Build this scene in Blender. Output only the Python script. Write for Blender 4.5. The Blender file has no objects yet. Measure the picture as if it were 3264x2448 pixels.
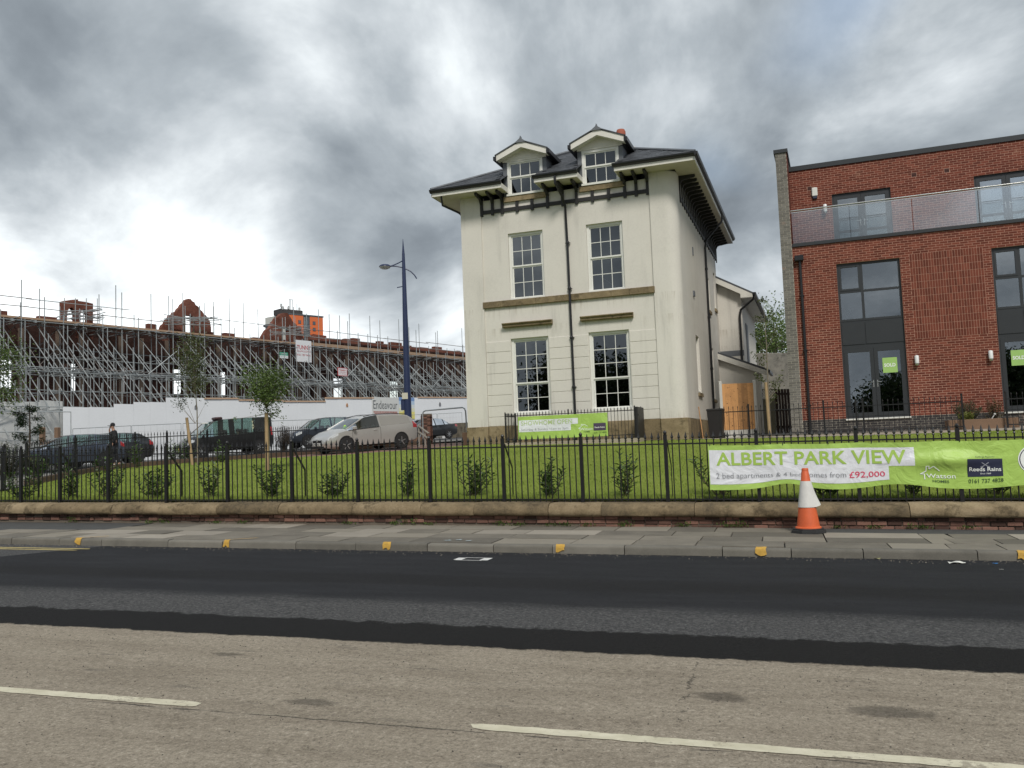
import bpy, bmesh, math, random
import numpy as np
from mathutils import Vector, Matrix

# ------------------------------------------------------------------ camera
FPX, CX, CY = 2780.0, 1632.0, 1224.0           # focal length and centre in photo pixels (3264 x 2448)
ROLL = math.atan(.038); PITCH = math.atan(204/2780*math.cos(ROLL)); YAW = math.radians(16.7); EYE = 1.6
_fh = np.array([-math.sin(YAW), math.cos(YAW), 0]); _rt = np.array([math.cos(YAW), math.sin(YAW), 0]); _up = np.array([0, 0, 1.])
F_ = _fh*math.cos(PITCH) + _up*math.sin(PITCH); _u = np.cross(_rt, F_)
IX = math.cos(ROLL)*_rt - math.sin(ROLL)*_u; IY = math.sin(ROLL)*_rt + math.cos(ROLL)*_u
CAM = np.array([0, 0, EYE])
scene = bpy.context.scene
cam = bpy.data.cameras.new('camera'); cam.sensor_width = 36; cam.lens = FPX/3264*36; cam.clip_end = 2000; cam.clip_start = .05
camo = bpy.data.objects.new('camera', cam); scene.collection.objects.link(camo)
camo.matrix_world = Matrix(((IX[0], IY[0], -F_[0], 0), (IX[1], IY[1], -F_[1], 0), (IX[2], IY[2], -F_[2], EYE), (0, 0, 0, 1)))
scene.camera = camo

def pxdir(x, y): return F_*FPX + IX*(x-CX) - IY*(y-CY)
def at_depth(x, y, Z): return CAM + pxdir(x, y)*(Z/FPX)
def on_plane(x, y, n, d):
    r = pxdir(x, y); n = np.array(n, float); return CAM + r*((d - n@CAM)/(n@r))

# ------------------------------------------------------------------ world: overcast sky with breaks
world = bpy.data.worlds.new('World'); scene.world = world; world.use_nodes = True
wt = world.node_tree; wt.nodes.clear()
SUN_EL, SUN_AZ = math.radians(46), math.radians(154)     # compass bearing of the sun (0 = +Y, clockwise)
def W(t, **k):
    n = wt.nodes.new(t)
    for a, b in k.items(): setattr(n, a, b)
    return n
def wl(a, b): wt.links.new(a, b)
def wmath(op, a, b=None, c=None):
    n = W('ShaderNodeMath', operation=op)
    for i, v in enumerate((a, b, c)):
        if v is None: continue
        if isinstance(v, (int, float)): n.inputs[i].default_value = v
        else: wl(v, n.inputs[i])
    return n.outputs[0]
tc = W('ShaderNodeTexCoord'); D0 = tc.outputs['Generated']
nz = W('ShaderNodeTexNoise'); nz.inputs['Scale'].default_value = 2.6; nz.inputs['Detail'].default_value = 3; wl(D0, nz.inputs['Vector'])
vsub = W('ShaderNodeVectorMath', operation='SUBTRACT'); wl(nz.outputs['Color'], vsub.inputs[0]); vsub.inputs[1].default_value = (.5, .5, .5)
vsc = W('ShaderNodeVectorMath', operation='SCALE'); wl(vsub.outputs[0], vsc.inputs[0]); vsc.inputs['Scale'].default_value = .22
vad = W('ShaderNodeVectorMath', operation='ADD'); wl(D0, vad.inputs[0]); wl(vsc.outputs[0], vad.inputs[1])
vno = W('ShaderNodeVectorMath', operation='NORMALIZE'); wl(vad.outputs[0], vno.inputs[0])
DW = vno.outputs[0]
sep = W('ShaderNodeSeparateXYZ'); wl(D0, sep.inputs[0])
den = wmath('ADD', wmath('MAXIMUM', sep.outputs[2], 0.0), .55)
cmb = W('ShaderNodeCombineXYZ'); wl(wmath('DIVIDE', sep.outputs[0], den), cmb.inputs[0]); wl(wmath('DIVIDE', sep.outputs[1], den), cmb.inputs[1])
vof = W('ShaderNodeVectorMath', operation='ADD'); wl(cmb.outputs[0], vof.inputs[0]); vof.inputs[1].default_value = (7.3, 2.1, 0)
n1 = W('ShaderNodeTexNoise'); n1.inputs['Scale'].default_value = 2.6; n1.inputs['Detail'].default_value = 7; n1.inputs['Roughness'].default_value = .57; n1.inputs['Distortion'].default_value = .25; wl(vof.outputs[0], n1.inputs['Vector'])
val = wmath('ADD', wmath('MULTIPLY', n1.outputs[0], 1.4), -.255)
# the cloud forms in view: (photo pixel, radius in degrees, brighter / darker)
for x, y, r, a in [(650, 90, 9, .12), (860, 430, 10, -.15), (1260, 660, 8, -.05), (1850, 200, 9, .22), (1260, 200, 10, .12), (250, 1000, 14, .44), (850, 930, 10, .30), (1430, 1100, 8, .22),
                   (2300, 1080, 8, .16), (180, 660, 10, -.20), (1080, 560, 10, -.16), (1330, 900, 4.5, -.22), (2750, 330, 20, -.07),
                   (-700, 950, 14, .25)]:
    d = pxdir(x, y); d = d/np.linalg.norm(d)
    dp = W('ShaderNodeVectorMath', operation='DOT_PRODUCT'); wl(DW, dp.inputs[0]); dp.inputs[1].default_value = tuple(d)
    mr = W('ShaderNodeMapRange', interpolation_type='SMOOTHSTEP'); wl(dp.outputs['Value'], mr.inputs[0])
    mr.inputs[1].default_value = math.cos(math.radians(r*1.2)); mr.inputs[2].default_value = 1.0; mr.inputs[3].default_value = 0; mr.inputs[4].default_value = a
    val = wmath('ADD', val, mr.outputs[0])
ramp = W('ShaderNodeValToRGB'); wl(val, ramp.inputs[0])
e = ramp.color_ramp.elements
e[0].position = -0.0; e[0].color = (.085, .10, .118, 1)
e[1].position = 1.0; e[1].color = (.86, .90, .91, 1)
for p, c in [(.16, (.115, .133, .152)), (.34, (.175, .199, .222)), (.48, (.265, .294, .318)), (.62, (.41, .44, .462)), (.78, (.63, .665, .68))]:
    q = e.new(p); q.color = (*c, 1)
sky = W('ShaderNodeTexSky', sky_type='NISHITA'); sky.sun_disc = False; sky.sun_elevation = SUN_EL; sky.sun_rotation = SUN_AZ; sky.air_density = 1.2; sky.dust_density = 1.5
skys = W('ShaderNodeVectorMath', operation='SCALE'); wl(sky.outputs[0], skys.inputs[0]); skys.inputs['Scale'].default_value = .12
n3 = W('ShaderNodeTexNoise'); n3.inputs['Scale'].default_value = 1.6; n3.inputs['Detail'].default_value = 2; wl(cmb.outputs[0], n3.inputs['Vector'])
gap = W('ShaderNodeMapRange', interpolation_type='SMOOTHSTEP'); wl(n3.outputs[0], gap.inputs[0]); gap.inputs[1].default_value = .56; gap.inputs[2].default_value = .68
mix = W('ShaderNodeMix', data_type='RGBA'); wl(wmath('MULTIPLY', gap.outputs[0], .55), mix.inputs[0]); wl(ramp.outputs[0], mix.inputs[6]); wl(skys.outputs[0], mix.inputs[7])
bg = W('ShaderNodeBackground'); wl(mix.outputs[2], bg.inputs['Color']); bg.inputs['Strength'].default_value = 1.0
wo = W('ShaderNodeOutputWorld'); wl(bg.outputs[0], wo.inputs[0])

world.cycles.sampling_method = 'MANUAL'; world.cycles.sample_map_resolution = 256
# ------------------------------------------------------------------ sun through cloud
sl = bpy.data.lights.new('sun', 'SUN'); sl.energy = 1.5; sl.angle = math.radians(14); sl.color = (1, .95, .87)
so = bpy.data.objects.new('sun', sl); scene.collection.objects.link(so)
_sd = Vector((math.sin(SUN_AZ)*math.cos(SUN_EL), math.cos(SUN_AZ)*math.cos(SUN_EL), math.sin(SUN_EL)))
so.rotation_euler = _sd.to_track_quat('Z', 'Y').to_euler(); so.location = (-20, -30, 40)
vs = scene.view_settings; vs.view_transform = 'Standard'; vs.look = 'None'; vs.exposure = .78; vs.gamma = 1; vs.use_curve_mapping = False

# ------------------------------------------------------------------ helpers
COL = scene.collection
class MB:
    "collects shapes; build() links them as one mesh object"
    def __init__(s): s.v = []; s.f = []; s.sm = False
    def face(s, *pts):
        i = len(s.v); s.v += [tuple(p) for p in pts]; s.f.append(tuple(range(i, i+len(pts)))); return s
    def box(s, x0, x1, y0, y1, z0, z1):
        i = len(s.v)
        s.v += [(x, y, z) for z in (z0, z1) for y in (y0, y1) for x in (x0, x1)]
        s.f += [tuple(i+k for k in q) for q in ((0, 2, 3, 1), (4, 5, 7, 6), (0, 1, 5, 4), (2, 6, 7, 3), (0, 4, 6, 2), (1, 3, 7, 5))]; return s
    def bevbox(s, x0, x1, y0, y1, z0, z1, b=.01):
        "box with chamfered vertical-front edges: 24 verts"
        bm = bmesh.new(); bmesh.ops.create_cube(bm, size=1)
        for v in bm.verts: v.co = Vector(((x0+x1)/2+v.co.x*(x1-x0), (y0+y1)/2+v.co.y*(y1-y0), (z0+z1)/2+v.co.z*(z1-z0)))
        bmesh.ops.bevel(bm, geom=bm.edges[:], offset=b, segments=1, affect='EDGES')
        s.addbm(bm); return s
    def addbm(s, bm):
        i = len(s.v); bm.verts.index_update(); s.v += [tuple(v.co) for v in bm.verts]; s.f += [tuple(i+v.index for v in f.verts) for f in bm.faces]; bm.free(); return s
    def bar(s, p, q, w, h=None, upv=(0, 0, 1)):
        "rectangular bar from p to q"
        p = Vector(p); q = Vector(q); d = (q-p).normalized(); a = d.cross(Vector(upv))
        if a.length < 1e-4: a = d.cross(Vector((0, 1, 0)))
        a.normalize(); b = a.cross(d).normalized(); h = w if h is None else h
        i = len(s.v)
        for e in (p, q):
            for u, v in ((-1, -1), (1, -1), (1, 1), (-1, 1)): s.v.append(tuple(e+a*u*w/2+b*v*h/2))
        s.f += [tuple(i+k for k in t) for t in ((0, 1, 2, 3)[::-1], (4, 5, 6, 7), (0, 4, 5, 1)[::-1], (1, 5, 6, 2)[::-1], (2, 6, 7, 3)[::-1], (3, 7, 4, 0)[::-1])]; return s
    def tube(s, pts, r, n=8, caps=True):
        "tube along a polyline; r a number or one per point"
        pts = [Vector(p) for p in pts]; rs = r if isinstance(r, (list, tuple)) else [r]*len(pts); i0 = len(s.v); prev = None
        for k, p in enumerate(pts):
            d = (pts[min(k+1, len(pts)-1)]-pts[max(k-1, 0)])
            d = d.normalized() if d.length > 1e-9 else Vector((0, 0, 1))
            a = prev if prev is not None else (d.cross(Vector((0, 0, 1))) if abs(d.z) < .95 else d.cross(Vector((1, 0, 0))))
            a = (a - d*a.dot(d))
            if a.length < 1e-6: a = d.orthogonal()
            a.normalize(); prev = a; b = d.cross(a)
            for j in range(n):
                t = 2*math.pi*j/n; s.v.append(tuple(p+(a*math.cos(t)+b*math.sin(t))*rs[k]))
        for k in range(len(pts)-1):
            for j in range(n):
                j2 = (j+1) % n; s.f.append((i0+k*n+j, i0+k*n+j2, i0+(k+1)*n+j2, i0+(k+1)*n+j))
        if caps: s.f.append(tuple(i0+j for j in range(n))[::-1]); s.f.append(tuple(i0+(len(pts)-1)*n+j for j in range(n)))
        return s
    def lathe(s, prof, n=16, c=(0, 0, 0), axis='z'):
        i0 = len(s.v)
        for r, z in prof:
            for j in range(n):
                t = 2*math.pi*j/n; x, y = r*math.cos(t), r*math.sin(t)
                s.v.append((c[0]+x, c[1]+y, c[2]+z) if axis == 'z' else ((c[0]+x, c[1]+z, c[2]+y) if axis == 'y' else (c[0]+z, c[1]+x, c[2]+y)))
        for k in range(len(prof)-1):
            for j in range(n):
                j2 = (j+1) % n; q = (i0+k*n+j, i0+k*n+j2, i0+(k+1)*n+j2, i0+(k+1)*n+j); s.f.append(q if axis != 'y' else q[::-1])
        s.f.append(tuple(i0+j for j in range(n))[::-1]); s.f.append(tuple(i0+(len(prof)-1)*n+j for j in range(n)))
        return s
    def prism(s, poly, a, b, axis='z'):
        "extrude a 2-D polygon between a and b along an axis"
        i = len(s.v); n = len(poly)
        for h in (a, b):
            for p, q in poly: s.v.append((p, q, h) if axis == 'z' else ((p, h, q) if axis == 'y' else (h, p, q)))
        s.f.append(tuple(range(i, i+n))[::-1]); s.f.append(tuple(range(i+n, i+2*n)))
        for k in range(n): s.f.append((i+k, i+(k+1) % n, i+n+(k+1) % n, i+n+k))
        return s
    def grid(s, fn, us, vs_):
        i0 = len(s.v); nu = len(us)
        for b in vs_:
            for a in us: s.v.append(tuple(fn(a, b)))
        for j in range(len(vs_)-1):
            for i in range(nu-1): s.f.append((i0+j*nu+i, i0+j*nu+i+1, i0+(j+1)*nu+i+1, i0+(j+1)*nu+i))
        return s
    def xform(s, M):
        s.v = [tuple(M @ Vector(p)) for p in s.v]; return s
    def mesh(s, name):
        m = bpy.data.meshes.new(name); m.from_pydata(s.v, [], s.f); m.update()
        if s.sm: m.polygons.foreach_set('use_smooth', [True]*len(m.polygons))
        return m
    def build(s, name, mat=None, parent=None, space='local', smooth=None, fix=False):
        "space: local = in the parent's frame, lz = local x,y but world z, world = world coordinates"
        if parent is not None and space != 'local':
            if space == 'lz': z = parent['_z']; s.v = [(x, y, q-z) for x, y, q in s.v]
            else:
                M = INV[parent.name]; s.v = [tuple(M @ Vector(p)) for p in s.v]
        m = s.mesh(name)
        if fix:
            bm = bmesh.new(); bm.from_mesh(m); bmesh.ops.remove_doubles(bm, verts=bm.verts, dist=1e-5); bmesh.ops.recalc_face_normals(bm, faces=bm.faces); bm.to_mesh(m); bm.free()
        if mat is not None: m.materials.append(mat)
        if smooth is not None:
            m.polygons.foreach_set('use_smooth', [True]*len(m.polygons))
            if smooth < 180: sharp(m, smooth)
        return link(name, m, parent)
def sharp(m, deg):
    bm = bmesh.new(); bm.from_mesh(m); c = math.cos(math.radians(deg))
    for e in bm.edges:
        e.smooth = not (len(e.link_faces) == 2 and e.link_faces[0].normal.dot(e.link_faces[1].normal) < c)
    bm.to_mesh(m); bm.free()
def link(name, data, parent=None):
    o = bpy.data.objects.new(name, data); COL.objects.link(o)
    if parent is not None: o.parent = parent
    return o
INV = {}
def tag(o, label=None, cat=None, group=None, kind=None):
    if label: o['label'] = label
    if cat: o['category'] = cat
    if group: o['group'] = group
    if kind: o['kind'] = kind
    return o
def thing(name, label, cat, loc=(0, 0, 0), rz=0, group=None):
    o = bpy.data.objects.new(name, None); COL.objects.link(o); o.location = loc; o.rotation_euler = (0, 0, rz); o.empty_display_size = .2
    o['_z'] = float(loc[2]); INV[o.name] = (Matrix.Translation(Vector(loc)) @ Matrix.Rotation(rz, 4, 'Z')).inverted()
    return tag(o, label, cat, group)
def copy_tree(o, parent=None):
    c = o.copy(); COL.objects.link(c); c.parent = parent
    for ch in list(o.children): copy_tree(ch, c)
    return c

# ------------------------------------------------------------------ materials
MATS = {}
def nodes(name):
    m = bpy.data.materials.new(name); m.use_nodes = True; nt = m.node_tree; b = nt.nodes['Principled BSDF']; return m, nt, b
def nmath(nt, op, a, b=None):
    n = nt.nodes.new('ShaderNodeMath'); n.operation = op
    for i, v in enumerate((a, b)):
        if v is None: continue
        if isinstance(v, (int, float)): n.inputs[i].default_value = v
        else: nt.links.new(v, n.inputs[i])
    return n.outputs[0]
def nnoise(nt, vec, scale, detail=4, rough=.55, dist=0, out=0):
    n = nt.nodes.new('ShaderNodeTexNoise'); n.inputs['Scale'].default_value = scale; n.inputs['Detail'].default_value = detail; n.inputs['Roughness'].default_value = rough; n.inputs['Distortion'].default_value = dist
    if vec is not None: nt.links.new(vec, n.inputs['Vector'])
    return n.outputs[out]
def nramp(nt, f, stops):
    r = nt.nodes.new('ShaderNodeValToRGB'); nt.links.new(f, r.inputs[0]); e = r.color_ramp.elements
    e[0].position = stops[0][0]; e[0].color = (*stops[0][1], 1); e[1].position = stops[-1][0]; e[1].color = (*stops[-1][1], 1)
    for p, c in stops[1:-1]:
        q = e.new(p); q.color = (*c, 1)
    return r.outputs[0]
def nmix(nt, f, a, b, mode='MIX'):
    n = nt.nodes.new('ShaderNodeMix'); n.data_type = 'RGBA'; n.blend_type = mode
    for k, v in ((0, f), (6, a), (7, b)):
        if isinstance(v, (int, float)): n.inputs[k].default_value = v
        elif isinstance(v, tuple): n.inputs[k].default_value = (*v, 1)
        else: nt.links.new(v, n.inputs[k])
    return n.outputs[2]
def nrange(nt, v, a, b, c=0, d=1, smooth=True):
    n = nt.nodes.new('ShaderNodeMapRange'); n.interpolation_type = 'SMOOTHSTEP' if smooth else 'LINEAR'; nt.links.new(v, n.inputs[0])
    for i, q in enumerate((a, b, c, d)): n.inputs[i+1].default_value = q
    return n.outputs[0]
def nbump(nt, b, h, strength=.3, dist=.01):
    n = nt.nodes.new('ShaderNodeBump'); n.inputs['Strength'].default_value = strength; n.inputs['Distance'].default_value = dist; nt.links.new(h, n.inputs['Height']); nt.links.new(n.outputs[0], b.inputs['Normal'])
def coord(nt, kind='Object'):
    t = nt.nodes.new('ShaderNodeTexCoord'); return t.outputs[kind]
def wpos(nt):
    g = nt.nodes.new('ShaderNodeNewGeometry'); return g.outputs['Position']
def mat(name, col, rough=.6, var=.12, scale=3, fine=40, bump=0, metal=0, spec=.5, bscale=None, island=0, coat=0):
    "plain procedural material: colour varied by a coarse and a fine noise, optional relief, per-piece variation"
    if name in MATS: return MATS[name]
    m, nt, b = nodes(name); P = wpos(nt)
    f = nmath(nt, 'ADD', nmath(nt, 'MULTIPLY', nnoise(nt, P, scale), .65), nmath(nt, 'MULTIPLY', nnoise(nt, P, fine, 2), .35))
    if island:
        oi = nt.nodes.new('ShaderNodeObjectInfo'); g = nt.nodes.new('ShaderNodeNewGeometry')
        r = nmath(nt, 'FRACT', nmath(nt, 'ADD', oi.outputs['Random'], nmath(nt, 'MULTIPLY', g.outputs['Random Per Island'], 3.7)))
        f = nmath(nt, 'ADD', f, nmath(nt, 'MULTIPLY', nmath(nt, 'SUBTRACT', r, .5), island))
    c = nramp(nt, f, [(.2, tuple(x*(1-var) for x in col)), (.5, tuple(col)), (.8, tuple(min(1, x*(1+var)) for x in col))])
    nt.links.new(c, b.inputs['Base Color']); b.inputs['Roughness'].default_value = rough; b.inputs['Metallic'].default_value = metal; b.inputs['Specular IOR Level'].default_value = spec
    if coat: b.inputs['Coat Weight'].default_value = coat; b.inputs['Coat Roughness'].default_value = .06
    if bump: nbump(nt, b, nnoise(nt, P, bscale or fine, 3), bump, .01)
    MATS[name] = m; return m
def glassmat(name, tint=(.75, .8, .8), refl=.10, rough=.0, wavy=0, boost=1.0):
    m, nt, b = nodes(name); nt.nodes.remove(b)
    tr = nt.nodes.new('ShaderNodeBsdfTransparent'); tr.inputs[0].default_value = (*tint, 1)
    gl = nt.nodes.new('ShaderNodeBsdfGlossy'); gl.inputs['Roughness'].default_value = rough; gl.inputs[0].default_value = (.95, .97, 1, 1)
    fr = nt.nodes.new('ShaderNodeFresnel'); fr.inputs[0].default_value = 1.5
    if wavy:
        P = wpos(nt); bn = nt.nodes.new('ShaderNodeBump'); bn.inputs['Strength'].default_value = wavy; bn.inputs['Distance'].default_value = .02
        nt.links.new(nnoise(nt, P, 1.6, 2), bn.inputs['Height']); nt.links.new(bn.outputs[0], gl.inputs['Normal'])
    f = nmath(nt, 'ADD', nmath(nt, 'MULTIPLY', fr.outputs[0], boost), refl)
    mx = nt.nodes.new('ShaderNodeMixShader'); nt.links.new(f, mx.inputs[0]); nt.links.new(tr.outputs[0], mx.inputs[1]); nt.links.new(gl.outputs[0], mx.inputs[2])
    nt.links.new(mx.outputs[0], nt.nodes['Material Output'].inputs[0]); return m

# text: 2-D triangles of the built-in font
_tx = {}
def text2d(s, bold=0.0):
    "returns (verts2d, faces, width) with cap height 1"
    if (s, bold) in _tx: return _tx[(s, bold)]
    c = bpy.data.curves.new('t', 'FONT'); c.body = s; c.size = 1; c.resolution_u = 3; c.offset = bold
    o = bpy.data.objects.new('t', c); COL.objects.link(o); dg = bpy.context.evaluated_depsgraph_get(); dg.update()
    me = o.evaluated_get(dg).to_mesh(); v = [(p.co.x, p.co.y) for p in me.vertices]; f = [tuple(p.vertices) for p in me.polygons]
    o.evaluated_get(dg).to_mesh_clear(); COL.objects.unlink(o); bpy.data.objects.remove(o); bpy.data.curves.remove(c)
    k = 1/.69; x0 = min(p[0] for p in v); v = [((p[0]-x0)*k, p[1]*k) for p in v]; w = max(p[0] for p in v)
    _tx[(s, bold)] = (v, f, w); return _tx[(s, bold)]
def put_text(mb, s, x, y, h, fn, width=None, bold=0.0, cut=0, slant=0):
    "text with baseline-left (x,y) and cap height h, fitted to width, mapped by fn(x,y) -> 3-D"
    v, f, w = text2d(s, bold); kx = h if width is None else width/w
    bm = bmesh.new(); vs2 = [bm.verts.new((x+p[0]*kx, y+p[1]*h, 0)) for p in v]
    for q in f:
        try: bm.faces.new([vs2[i] for i in q])
        except ValueError: pass
    if cut:
        xs = [p.co.x for p in bm.verts]; a = math.floor(min(xs)/cut)*cut
        while a < max(xs):
            bmesh.ops.bisect_plane(bm, geom=bm.verts[:]+bm.edges[:]+bm.faces[:], plane_co=(a, 0, 0), plane_no=(1, 0, 0)); a += cut
    bm.verts.index_update(); i = len(mb.v); mb.v += [tuple(fn(p.co.x, p.co.y)) for p in bm.verts]; mb.f += [tuple(i+p.index for p in q.verts) for q in bm.faces]; bm.free()
    return mb
# ------------------------------------------------------------------ terrain
GR = .0178                                     # the main road climbs to the left
def rz(x): return -GR*x
_cp = [(-16, 15.3, .82), (-8, 15.3, .68), (0, 15.3, .54), (6, 15.3, .43), (14, 15.3, .30), (-12, 15.3, .75), (-4, 15.3, .61), (3, 15.3, .485), (-20.7, 22, 1.30), (-21.6, 25, 1.42), (-20.4, 28.4, 1.53), (-18.9, 33, 1.68),
       (-15.8, 38, 1.95), (-15.1, 23.75, 1.23), (-19.9, 26.5, 1.47), (-17.3, 29.4, 1.56), (-15.5, 30.4, 1.60), (-14, 31.4, 1.68), (-10.5, 29, 1.76), (-7, 28.6, 1.70), (-2.7, 28.7, 1.655), (1, 28.2, 1.64), (7, 27.9, 1.63),
       (-27.9, 28.3, 1.33), (-27.4, 32.6, 1.55), (-28.8, 39.5, 1.73), (-26.7, 46.4, 2.11), (-23.9, 56.6, 2.41), (-18.2, 41.6, 2.12), (-36, 36, 1.7), (-25, 68, 2.8), (-45, 45, 2.1), (-30, 80, 3.1), (10, 40, 1.8), (0, 50, 2.1), (20, 30, 1.65),
       (0, 36, 1.66), (-3, 33, 1.66), (5, 33, 1.65), (-19.4, 19.3, 1.05), (-25, 18, .85), (-35, 20, 1.0), (-40, 15.3, .95), (-8, 22, 1.28), (-1, 22, 1.20), (5, 22, 1.15), (-4, 25.5, 1.5), (3, 25.5, 1.46), (-10, 26, 1.54), (-50, 60, 2.6), (20, 60, 2.3), (20, 15.3, .2)]
_A = np.array([c[:2] for c in _cp]); _zv = np.array([c[2] for c in _cp])
def _phi(r): return np.where(r > 1e-9, r*r*np.log(np.maximum(r, 1e-9)), 0)
_K = _phi(np.linalg.norm(_A[:, None]-_A[None], axis=2)); _n = len(_cp); _Pm = np.c_[np.ones(_n), _A]
_sol = np.linalg.solve(np.block([[_K+np.eye(_n)*4.0, _Pm], [_Pm.T, np.zeros((3, 3))]]), np.r_[_zv, np.zeros(3)])
def zg(x, y):
    x = min(max(x, -50), 20); yy = min(max(y, 15.3), 85)
    r = np.hypot(_A[:, 0]-x, _A[:, 1]-yy); z = float(_phi(r)@_sol[:_n] + _sol[_n] + _sol[_n+1]*x + _sol[_n+2]*yy)
    if y < 17.5 and x > -17: k = (17.5-max(y, 15.3))/2.2; z = z*(1-k)+(rz(x)+.545)*k
    if y < 15.3: z = rz(x)
    return z
def ground_at(x, y, lift=0):
    "point of the terrain seen at a photo pixel"
    r = pxdir(x, y); t = 10/np.dot(r, F_); p = CAM
    for _ in range(1200):
        p = CAM + r*t
        if p[2] < zg(p[0], p[1])+lift and p[1] > 12: return p
        t += .1/FPX
    return p
def sheet(poly, step, name, m, lift=0, parent=None, zf=None):
    "a polygon cut into a grid and draped on the terrain"
    bm = bmesh.new(); bm.faces.new([bm.verts.new((x, y, 0)) for x, y in poly])
    xs = [p[0] for p in poly]; ys = [p[1] for p in poly]
    for ax, lo, hi in ((0, min(xs), max(xs)), (1, min(ys), max(ys))):
        a = lo+step
        while a < hi:
            co = [0, 0, 0]; no = [0, 0, 0]; co[ax] = a; no[ax] = 1
            bmesh.ops.bisect_plane(bm, geom=bm.verts[:]+bm.edges[:]+bm.faces[:], plane_co=co, plane_no=no); a += step
    f = zf or zg
    for v in bm.verts: v.co.z = f(v.co.x, v.co.y)+lift
    bmesh.ops.recalc_face_normals(bm, faces=bm.faces)
    if sum(q.normal.z for q in bm.faces) < 0: bmesh.ops.reverse_faces(bm, faces=bm.faces)
    me = bpy.data.meshes.new(name); bm.to_mesh(me); bm.free(); me.materials.append(m)
    me.polygons.foreach_set('use_smooth', [True]*len(me.polygons))
    return link(name, me, parent)

# road: old pale surface near, fresh and worn asphalt beyond (position of the joints in metres from the photograph)
m_road, nt, b = nodes('road_surface'); P = wpos(nt); sp = nt.nodes.new('ShaderNodeSeparateXYZ'); nt.links.new(P, sp.inputs[0])
X, Y = sp.outputs[0], sp.outputs[1]
stretch = nt.nodes.new('ShaderNodeMapping'); stretch.inputs['Scale'].default_value = (.35, 1.6, 1); nt.links.new(P, stretch.inputs[0])
edge = nmath(nt, 'MULTIPLY', nmath(nt, 'SUBTRACT', nnoise(nt, P, 4.5, 7, .75), .5), .22)
edge2 = nmath(nt, 'MULTIPLY', nmath(nt, 'SUBTRACT', nnoise(nt, stretch.outputs[0], 2.0, 7, .7), .5), .6)
Y1 = nmath(nt, 'ADD', Y, edge); Y2 = nmath(nt, 'ADD', Y, edge2)
grit = nnoise(nt, P, 75, 3, .75); grit2 = nnoise(nt, P, 28, 4, .7); blot = nnoise(nt, P, 1.1, 5); blot2 = nnoise(nt, stretch.outputs[0], 2.3, 6, .62)
tan = nramp(nt, nmath(nt, 'ADD', nmath(nt, 'MULTIPLY', grit, .55), nmath(nt, 'MULTIPLY', grit2, .45)), [(.33, (.105, .090, .070)), (.45, (.268, .232, .180)), (.56, (.36, .314, .248)), (.69, (.57, .51, .42))])
tan = nmix(nt, nrange(nt, blot2, .38, .7), tan, (.80, .79, .78), 'MULTIPLY')
tan = nmix(nt, nmath(nt, 'MULTIPLY', nrange(nt, nnoise(nt, stretch.outputs[0], 4.5, 5, .7), .60, .72), .45), tan, (.07, .066, .06))
def spot(cx, cy, rx, ry):
    dx = nmath(nt, 'DIVIDE', nmath(nt, 'SUBTRACT', X, cx), rx); dy = nmath(nt, 'DIVIDE', nmath(nt, 'SUBTRACT', Y, cy), ry)
    r = nmath(nt, 'ADD', nmath(nt, 'SQRT', nmath(nt, 'ADD', nmath(nt, 'MULTIPLY', dx, dx), nmath(nt, 'MULTIPLY', dy, dy))), nmath(nt, 'MULTIPLY', nmath(nt, 'SUBTRACT', nnoise(nt, P, 9, 5, .7), .5), 1.6))
    return nrange(nt, r, .55, 1.15, 1, 0)
for q in ((-.42, 5.68, .17, .11), (.53, 5.58, .27, .12), (-2.9, 5.0, .2, .07), (-4.2, 6.0, .16, .06), (1.6, 5.9, .12, .1)):
    tan = nmix(nt, nmath(nt, 'MULTIPLY', spot(*q), .55), tan, (.045, .04, .034))
# a ragged crack across the old surface
ck = nmath(nt, 'ABSOLUTE', nmath(nt, 'ADD', nmath(nt, 'SUBTRACT', X, -.64), nmath(nt, 'MULTIPLY', nmath(nt, 'SUBTRACT', nnoise(nt, P, 5, 6, .75), .5), .30)))
ckm = nmath(nt, 'MULTIPLY', nrange(nt, ck, .0, .014, .8, 0), nmath(nt, 'MULTIPLY', nrange(nt, Y, 4.9, 5.2), nrange(nt, nnoise(nt, P, 7, 3), .47, .56)))
tan = nmix(nt, ckm, tan, (.02, .019, .018))
ck2 = nmath(nt, 'ABSOLUTE', nmath(nt, 'ADD', nmath(nt, 'SUBTRACT', Y, 4.70), nmath(nt, 'MULTIPLY', nmath(nt, 'SUBTRACT', nnoise(nt, P, 2.5, 6, .7), .5), .09)))
tan = nmix(nt, nmath(nt, 'MULTIPLY', nrange(nt, ck2, .0, .014, 1, 0), nrange(nt, nnoise(nt, P, 3.1, 3), .40, .55)), tan, (.05, .046, .04))
dark = nramp(nt, grit, [(.3, (.006, .006, .006)), (.55, (.013, .0125, .0125)), (.75, (.034, .033, .033))])
fresh = nramp(nt, nmath(nt, 'ADD', nmath(nt, 'MULTIPLY', grit, .6), nmath(nt, 'MULTIPLY', blot2, .4)), [(.3, (.011, .0115, .013)), (.52, (.021, .022, .025)), (.75, (.042, .043, .047))])
grey = nramp(nt, nmath(nt, 'ADD', nmath(nt, 'MULTIPLY', grit2, .5), nmath(nt, 'MULTIPLY', grit, .5)), [(.36, (.026, .026, .027)), (.5, (.066, .066, .067)), (.66, (.19, .188, .183))])
col = nmix(nt, nrange(nt, Y1, 6.61, 6.66), tan, dark)
col = nmix(nt, nrange(nt, nmath(nt, 'ADD', Y, nmath(nt, 'MULTIPLY', edge, 1.9)), 7.36, 7.42), col, grey)
col = nmix(nt, nmath(nt, 'MULTIPLY', nrange(nt, Y2, 8.1, 8.7), .96), col, fresh)
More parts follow.
